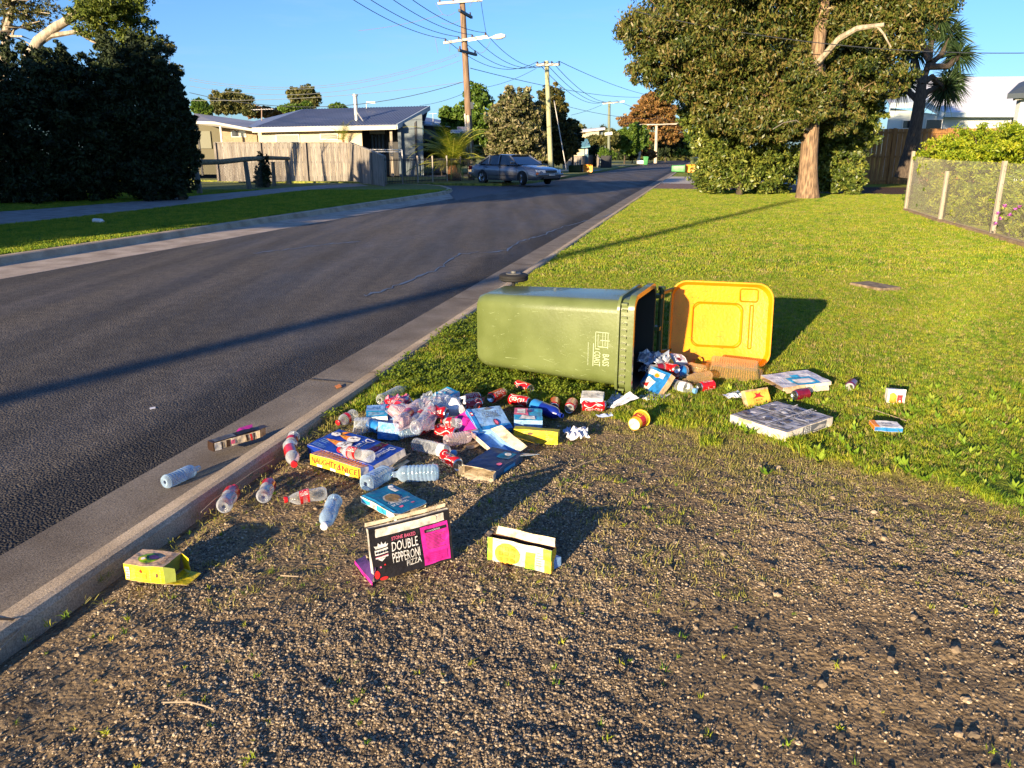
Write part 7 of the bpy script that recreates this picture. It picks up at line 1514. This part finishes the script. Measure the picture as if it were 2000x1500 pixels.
# ---- crumpled papers and wrappers
def crumple(name, label, cat, pts, m, amp=.006, n=9, z=.006, seed=1, grp=None, m2=None):
    """sheet spanning four ground points, crumpled"""
    q = [P(*p[:2], p[2] if len(p) > 2 else z) for p in pts]; g = sum(q, Vector()) / 4; g.z = 0; rr = random.Random(seed); mb = MB(); vs = []
    for i in range(n):
        for j in range(n):
            u, v = i / (n - 1), j / (n - 1); p = (q[0] * (1 - u) + q[1] * u) * (1 - v) + (q[3] * (1 - u) + q[2] * u) * v - g; vs.append((p.x + rr.uniform(-amp, amp) * .5, p.y + rr.uniform(-amp, amp) * .5, max(.003, p.z + abs(rr.gauss(0, amp)))))
    mb.add(vs, [(i * n + j, (i + 1) * n + j, (i + 1) * n + j + 1, i * n + j + 1) for i in range(n - 1) for j in range(n - 1)], m)
    if m2: 
        for k in range(len(mb.m)):
            if rr.random() < .3: mb.m[k] = mb.mi(m2)
    o = mb.build(name, loc=g, fixn=False); md = o.modifiers.new('thick', 'SOLIDIFY'); md.thickness = .0012
    return tag(o, label, cat, grp)
crumple('newspaper_flyer', 'printed grey white flyer leaning against the lower rim of the bin', 'paper', [(1184, 796, .01), (1230, 766, .07), (1248, 778, .05), (1197, 798, .01)], PAPER, .003, 7, seed=2)
mb = MB(); q = [P(1190, 796, .016), P(1232, 769, .078), P(1246, 778, .058), P(1199, 797, .016)]; F_ = Face2(mb, q[0], q[1] - q[0], q[3] - q[0], (q[1] - q[0]).cross(q[3] - q[0]) * -1, -.002)
F_.lines(.1, .1, 1, 1.2, 5, GPR); o = mb.build('printing', bpy.data.objects['newspaper_flyer'], fixn=False); o.location = -bpy.data.objects['newspaper_flyer'].location
crumple('paper_scrap', 'pale blue paper scrap left of the printed flyer', 'paper', [(1178, 790), (1204, 766), (1222, 780), (1194, 794)], PALB_, .010, 6, seed=3)
crumple('paper_scrap', 'white and lilac paper strips below the bin rim', 'paper', [(1246, 775), (1278, 770), (1300, 780), (1262, 784)], PAPER, .007, 7, seed=4, m2=PALB_)
crumple('paper_scrap', 'flat pale blue scrap on the dirt below the cola cans', 'paper', [(1163, 812), (1194, 808), (1197, 813), (1170, 816)], PALB_, .004, 5, seed=5)
crumple('tissue', 'crumpled white tissue on the dark dirt right of the pile', 'tissue', [(1103, 850), (1143, 838), (1150, 856), (1112, 862)], PAPER, .020, 10, z=.015, seed=6)
crumple('tissue', 'small bluish tissue beside the crumpled white one', 'tissue', [(1100, 840), (1114, 837), (1118, 847), (1102, 848)], PALB_, .010, 6, seed=7)
crumple('paper_scrap', 'lilac paper scrap on the lawn left of the small yellow box', 'paper', [(1412, 774), (1440, 766), (1464, 775), (1425, 780)], PAPER, .009, 7, seed=8, m2=PALB_)
crumple('foil_wrapper', 'crinkled grey blue wrapper bulging out of the bin mouth', 'wrapper', [(1243, 712, .12), (1250, 690, .16), (1304, 694, .15), (1306, 716, .12)], M('grey blue foil', (.12, .17, .26), .3, (.40, .44, .52), 30, metal=.3), .016, 12, seed=9, m2=WPR)
crumple('foil_wrapper', 'bright yellow wrapper strip at the bin mouth', 'wrapper', [(1290, 712, .12), (1294, 693, .15), (1303, 690, .15), (1317, 711, .11)], YEO, .005, 6, seed=10, m2=ORA)
crumple('plastic_wrap', 'red and white printed wrapping under the clear bottles', 'wrapper', [(758, 812, .07), (772, 783, .07), (838, 790, .08), (826, 832, .07)], M('red plastic film', (.55, .04, .06), .25), .014, 12, seed=11, m2=WPR)
crumple('plastic_wrap', 'clear film crumpled over the middle of the pile', 'wrapper', [(770, 846, .07), (800, 790, .13), (870, 780, .13), (848, 842, .07)], CLP, .016, 12, seed=12)
crumple('plastic_wrap', 'blue printed film at the back of the pile', 'wrapper', [(838, 790, .08), (848, 770, .09), (890, 776, .09), (884, 792, .08)], CYN, .012, 9, seed=13, m2=LBL)
crumple('plastic_wrap', 'blue and white paper bag corner under the blue carton', 'wrapper', [(728, 830, .03), (736, 808, .05), (775, 812, .06), (790, 838, .04)], LBL, .010, 8, seed=14, m2=MBL)
crumple('paper_scrap', 'white card with orange dot in the middle left of the pile', 'paper', [(764, 824, .07), (790, 800, .09), (806, 812, .09), (795, 828, .07)], WPR, .003, 5, seed=15, m2=LBL)
crumple('dark_wrap', 'dark red wrapping deep in the bin mouth', 'wrapper', [(1262, 728, .08), (1268, 712, .10), (1330, 716, .10), (1318, 732, .07)], DRED, .012, 9, seed=16, m2=BPR)
crumple('dark_wrap', 'brown red wrapping behind the spanakopita carton', 'wrapper', [(900, 800, .06), (912, 782, .07), (946, 780, .07), (935, 800, .06)], M('rust film', (.35, .06, .03), .35), .010, 8, seed=17, m2=CRM)
crumple('leaf_litter', 'small orange dead leaf on the gutter joint', 'leaf', [(654, 752, -.045), (663, 748, -.045), (668, 753, -.045), (658, 757, -.045)], ORA, .006, 4, z=-.05, seed=18)
for o in list(COL.objects):
    if o.name.startswith('leaf_litter'): o.location.z = -.055
crumple('paper_scrap', 'tiny white scrap lying on the road', 'paper', [(292, 796, -.04), (303, 794, -.04), (304, 797, -.04), (293, 799, -.04)], PAPER, .002, 4, seed=19)
for o in list(COL.objects):
    if o.get('label') == 'tiny white scrap lying on the road': o.location.z = -.045
# ---- noodle cup
a, b = P(1238, 829, .035), P(1268, 805, .045); t = thing('noodle_cup', 'red and yellow paper noodle cup on its side, pale base to the viewer', 'cup', mat=frame_from(a, a + (b - a).normalized() * .11))
mb = MB(); mb.lathe([(.004, .031), (0, .033), (.005, .034), (.030, .036)], YEO, 26); mb.lathe([(.030, .036), (.072, .041)], REDP, 26); mb.lathe([(.072, .041), (.1, .044)], YEO, 26); body = mb.build('cup_wall', t, True, fixn=False)
mb = MB(); mb.lathe([(.004, .0315), (.004, .001)], CRM, 26); mb.build('cup_base', t); mb = MB(); mb.lathe([(.098, .044), (.099, .048), (.103, .049), (.106, .047), (.103, .043), (.02, .033)], YEO, 26); mb.build('cup_rim', t, True, fixn=False)
mb = MB()
for a0, r0 in ((.6, 1.3), (3.0, 3.9)):
    q = [(.03 + .035 * i / 4, (.0368 + .005 * i / 4) * math.cos(w_), (.0368 + .005 * i / 4) * math.sin(w_)) for i in range(5) for w_ in (a0, r0)]; mb.add(q, [(2 * i, 2 * i + 1, 2 * i + 3, 2 * i + 2) for i in range(4)], BRN)
cyltext(mb, 'NOODLE', .0425, .035, .09, 1.5, 2.2, YEO); cyltext(mb, 'NOODLE', .0425, .035, .09, 5.0, 5.7, BRN); mb.build('lettering', body, fixn=False)
t = thing('tin_lid', 'small round golden tin lid standing by the yellow lid', 'lid', P(1364, 716, .0)); mb = MB(); mb.lathe([(-.004, .03), (0, .033), (.004, .03)], YEO, 20, 'x', (0, 0, .035), cap0=True, cap1=True); mb.build('disc', t, True); mb = MB()
for k in range(6): a0 = k * 1.047; mb.bar((.0052, .006 * math.cos(a0), .035 + .006 * math.sin(a0)), (.0052, .026 * math.cos(a0), .035 + .026 * math.sin(a0)), .004, .002, BPR)
mb.build('emblem', t); t.rotation_euler = (0, 0, -1.2)
# ---- twigs, straws, meter cover
TWG = M('dry twig', (.32, .25, .17), .85)
for i, ps in enumerate([[(318, 1372), (370, 1371), (398, 1378), (418, 1386)], [(393, 1000), (420, 975), (455, 950), (490, 925), (535, 897)], [(196, 1105), (160, 1128), (130, 1140), (90, 1170)], [(50, 1212), (30, 1240), (0, 1268)], [(548, 1124), (565, 1125), (583, 1126)], [(1165, 897), (1140, 905), (1120, 914)], [(1690, 795), (1730, 808), (1770, 822)]]):
    pts = [P(x, y, .006 + .004 * (k % 2)) for k, (x, y) in enumerate(ps)]; o0 = pts[0].copy(); mb = MB(); mb.tube([p - o0 for p in pts], [.0022] * len(pts), TWG, 5); o = mb.build('twig', loc=o0, fixn=False)
    tag(o, ['pale curved twig on the gravel in the lower left', 'long thin twig along the kerb below the red capped bottle', 'thin twig between the kerb and the yellow carton', 'twig in the gap behind the kerb at the left edge', 'short straight straw right of the yellow carton shadow', 'thin twig on the dirt right of the dark blue carton', 'dry grass stalk above the small white carton'][i], 'twig')
c_ = P(1708, 562); mb = MB(); mb.box((-.14, -.22, -.02), (.14, .22, .035), M('meter cover', (.12, .08, .05), .9, (.26, .20, .13), 20)); o = mb.build('cover_plate', bevel=.008, loc=c_); tag(o, 'small weathered meter cover plate sunk in the lawn', 'cover plate'); o.rotation_euler = (0, 0, .4)

# ---- further pieces of the tangle
can('red cola can under the front of the white jug', (852, 838), (892, 846), z0=.05, z1=.05, roll=1.1, crushed=.15)
can('red cola can end showing left of the pile top', (800, 792), (770, 786), z0=.08, z1=.08, roll=.4)
can('red cola can at the back of the pile near the pale blue carton', (905, 782), (935, 775), z0=.05, z1=.05, roll=1.5)
can('dark cola can behind the orange can in the bin mouth', (1330, 708), (1300, 706), z0=.10, z1=.10, m=DRED, roll=1.5)
can('red cola can half inside the bin mouth', (1268, 708), (1292, 722), z0=.09, z1=.08, roll=.5)
can('red cola can on top of the heap between clear bottles', (838, 800), (872, 808), z0=.12, z1=.11, roll=2, crushed=.3)
can('red cola can beside the lid hinge behind the mouth litter', (1322, 722), (1296, 716), z0=.12, z1=.11, roll=.7)
can('blue drink can at the left of the pile between cartons', (722, 828), (745, 838), z0=.04, z1=.04, m=MBL, text=None)
bottle('clear ribbed bottle lying over the blue film at the pile top', (845, 800), (900, 778), .032, m=CLR, z0=.10, z1=.11, crush=.18)
bottle('clear bottle lying low between the cone carton and the clear heap', (780, 848), (830, 836), .030, m=CLB, z0=.05, z1=.06, crush=.15)
bottle('clear bottle pointing up left out of the heap', (800, 806), (768, 784), .030, m=CLR, z0=.10, z1=.10, lab=RED, cola=True, crush=.1)
bottle('cola bottle lying along the foot of the white jug', (900, 828), (862, 822), .028, m=CLR, z0=.09, z1=.09, lab=RED, cap=CAPR, cola=True, crush=.1)
bottle('clear bottle poking out of the bin mouth above the cans', (1262, 700), (1318, 700), .033, m=CLR, z0=.13, z1=.13, lab=MBL, labf=(.3, .6), crush=.1)
bottle('cola bottle lying behind the blue capped bottle', (1290, 728), (1345, 734), .030, m=CLR, z0=.07, z1=.06, lab=RED, cola=True, crush=.1)
bottle('clear bottle with its base toward the lid', (1378, 722), (1338, 714), .030, m=CLT, z0=.08, z1=.08, crush=.1)
crumple('plastic_wrap', 'clear film over the bottles at the back of the pile', 'wrapper', [(800, 800, .11), (830, 772, .13), (880, 780, .13), (850, 812, .11)], CLR, .018, 12, seed=31)
crumple('plastic_wrap', 'pink and white film beside the red can at the pile back', 'wrapper', [(740, 800, .05), (760, 775, .06), (800, 774, .07), (788, 802, .06)], PNK, .012, 10, seed=32, m2=WPR)
crumple('foil_wrapper', 'silver blue foil wrapper lying between can and carton in the bin mouth', 'wrapper', [(1246, 728, .06), (1258, 712, .10), (1290, 708, .11), (1286, 728, .07)], M('silver foil', (.35, .38, .44), .25, (.10, .16, .34), 40, metal=.6), .014, 10, seed=33)
crumple('paper_scrap', 'torn white scrap with print beside the cereal carton', 'paper', [(1284, 774), (1300, 766), (1312, 772), (1296, 781)], PAPER, .006, 6, seed=34)
crumple('card_flap', 'torn kraft cardboard piece between the pile and the crushed can', 'card', [(905, 872), (930, 858), (944, 866), (920, 880)], KR, .003, 4, seed=35)
# ---- soil and scuff the litter materials
def grime(m, amt=.45, bump=.25):
    n = m.node_tree; b = n.nodes.get('Principled BSDF')
    if not b or m.get('grimed'): return
    m['grimed'] = 1; N = n.nodes.new; K = n.links.new; t = N('ShaderNodeTexCoord'); z = N('ShaderNodeTexNoise'); z.inputs['Scale'].default_value = 22; z.inputs['Detail'].default_value = 8; z.inputs['Roughness'].default_value = .7; K(t.outputs['Object'], z.inputs['Vector'])
    r = N('ShaderNodeValToRGB'); e = r.color_ramp.elements; e[0].position = .36; e[1].position = .52; e[0].color = (1 - amt, 1 - amt * 1.05, 1 - amt * 1.15, 1); e[1].color = (1, 1, 1, 1); K(z.outputs[0], r.inputs[0])
    x = N('ShaderNodeMixRGB'); x.blend_type = 'MULTIPLY'; x.inputs[0].default_value = 1; ip = b.inputs['Base Color']
    if ip.is_linked: K(ip.links[0].from_socket, x.inputs[1])
    else: x.inputs[1].default_value = ip.default_value
    K(r.outputs[0], x.inputs[2]); K(x.outputs[0], ip)
    y = N('ShaderNodeTexNoise'); y.inputs['Scale'].default_value = 16; y.inputs['Detail'].default_value = 3; K(t.outputs['Object'], y.inputs['Vector']); bp = N('ShaderNodeBump'); bp.inputs['Strength'].default_value = bump; bp.inputs['Distance'].default_value = .03; K(y.outputs[0], bp.inputs['Height'])
    if not b.inputs['Normal'].is_linked: K(bp.outputs[0], b.inputs['Normal'])
for m in (WPR, BPR, KR, CRM, GRYC, BLUC, NAVY, LBL, MBL, CYN, TEAL, MAG, YEL, YEO, GRN, DBR, PUR, BRN, RED, DRED, MATS['off white card'], MATS['grey newsprint'], MATS['grubby white card'], MATS['pale green card'], MATS['peach card'], MATS['pale card'], MATS['hut yellow']): grime(m)

# ---- dent and warp the cartons
tx = bpy.data.textures.new('card warp', 'CLOUDS'); tx.noise_scale = .075; tx.cloud_type = 'COLOR'; tx.noise_depth = 2
for o in list(COL.objects):
    if o.type == 'MESH' and o.parent and (o.name.split('.')[0] in ('panels', 'flap', 'side_flap', 'lid_panel', 'back_panel') or (o.name.startswith('printing') and o.parent.name.startswith('panels'))):
        md = o.modifiers.new('sub', 'SUBSURF'); md.subdivision_type = 'SIMPLE'; md.levels = md.render_levels = 3
        md = o.modifiers.new('warp', 'DISPLACE'); md.texture = tx; md.texture_coords = 'LOCAL'; md.direction = 'RGB_TO_XYZ'; md.strength = .010; md.mid_level = .5
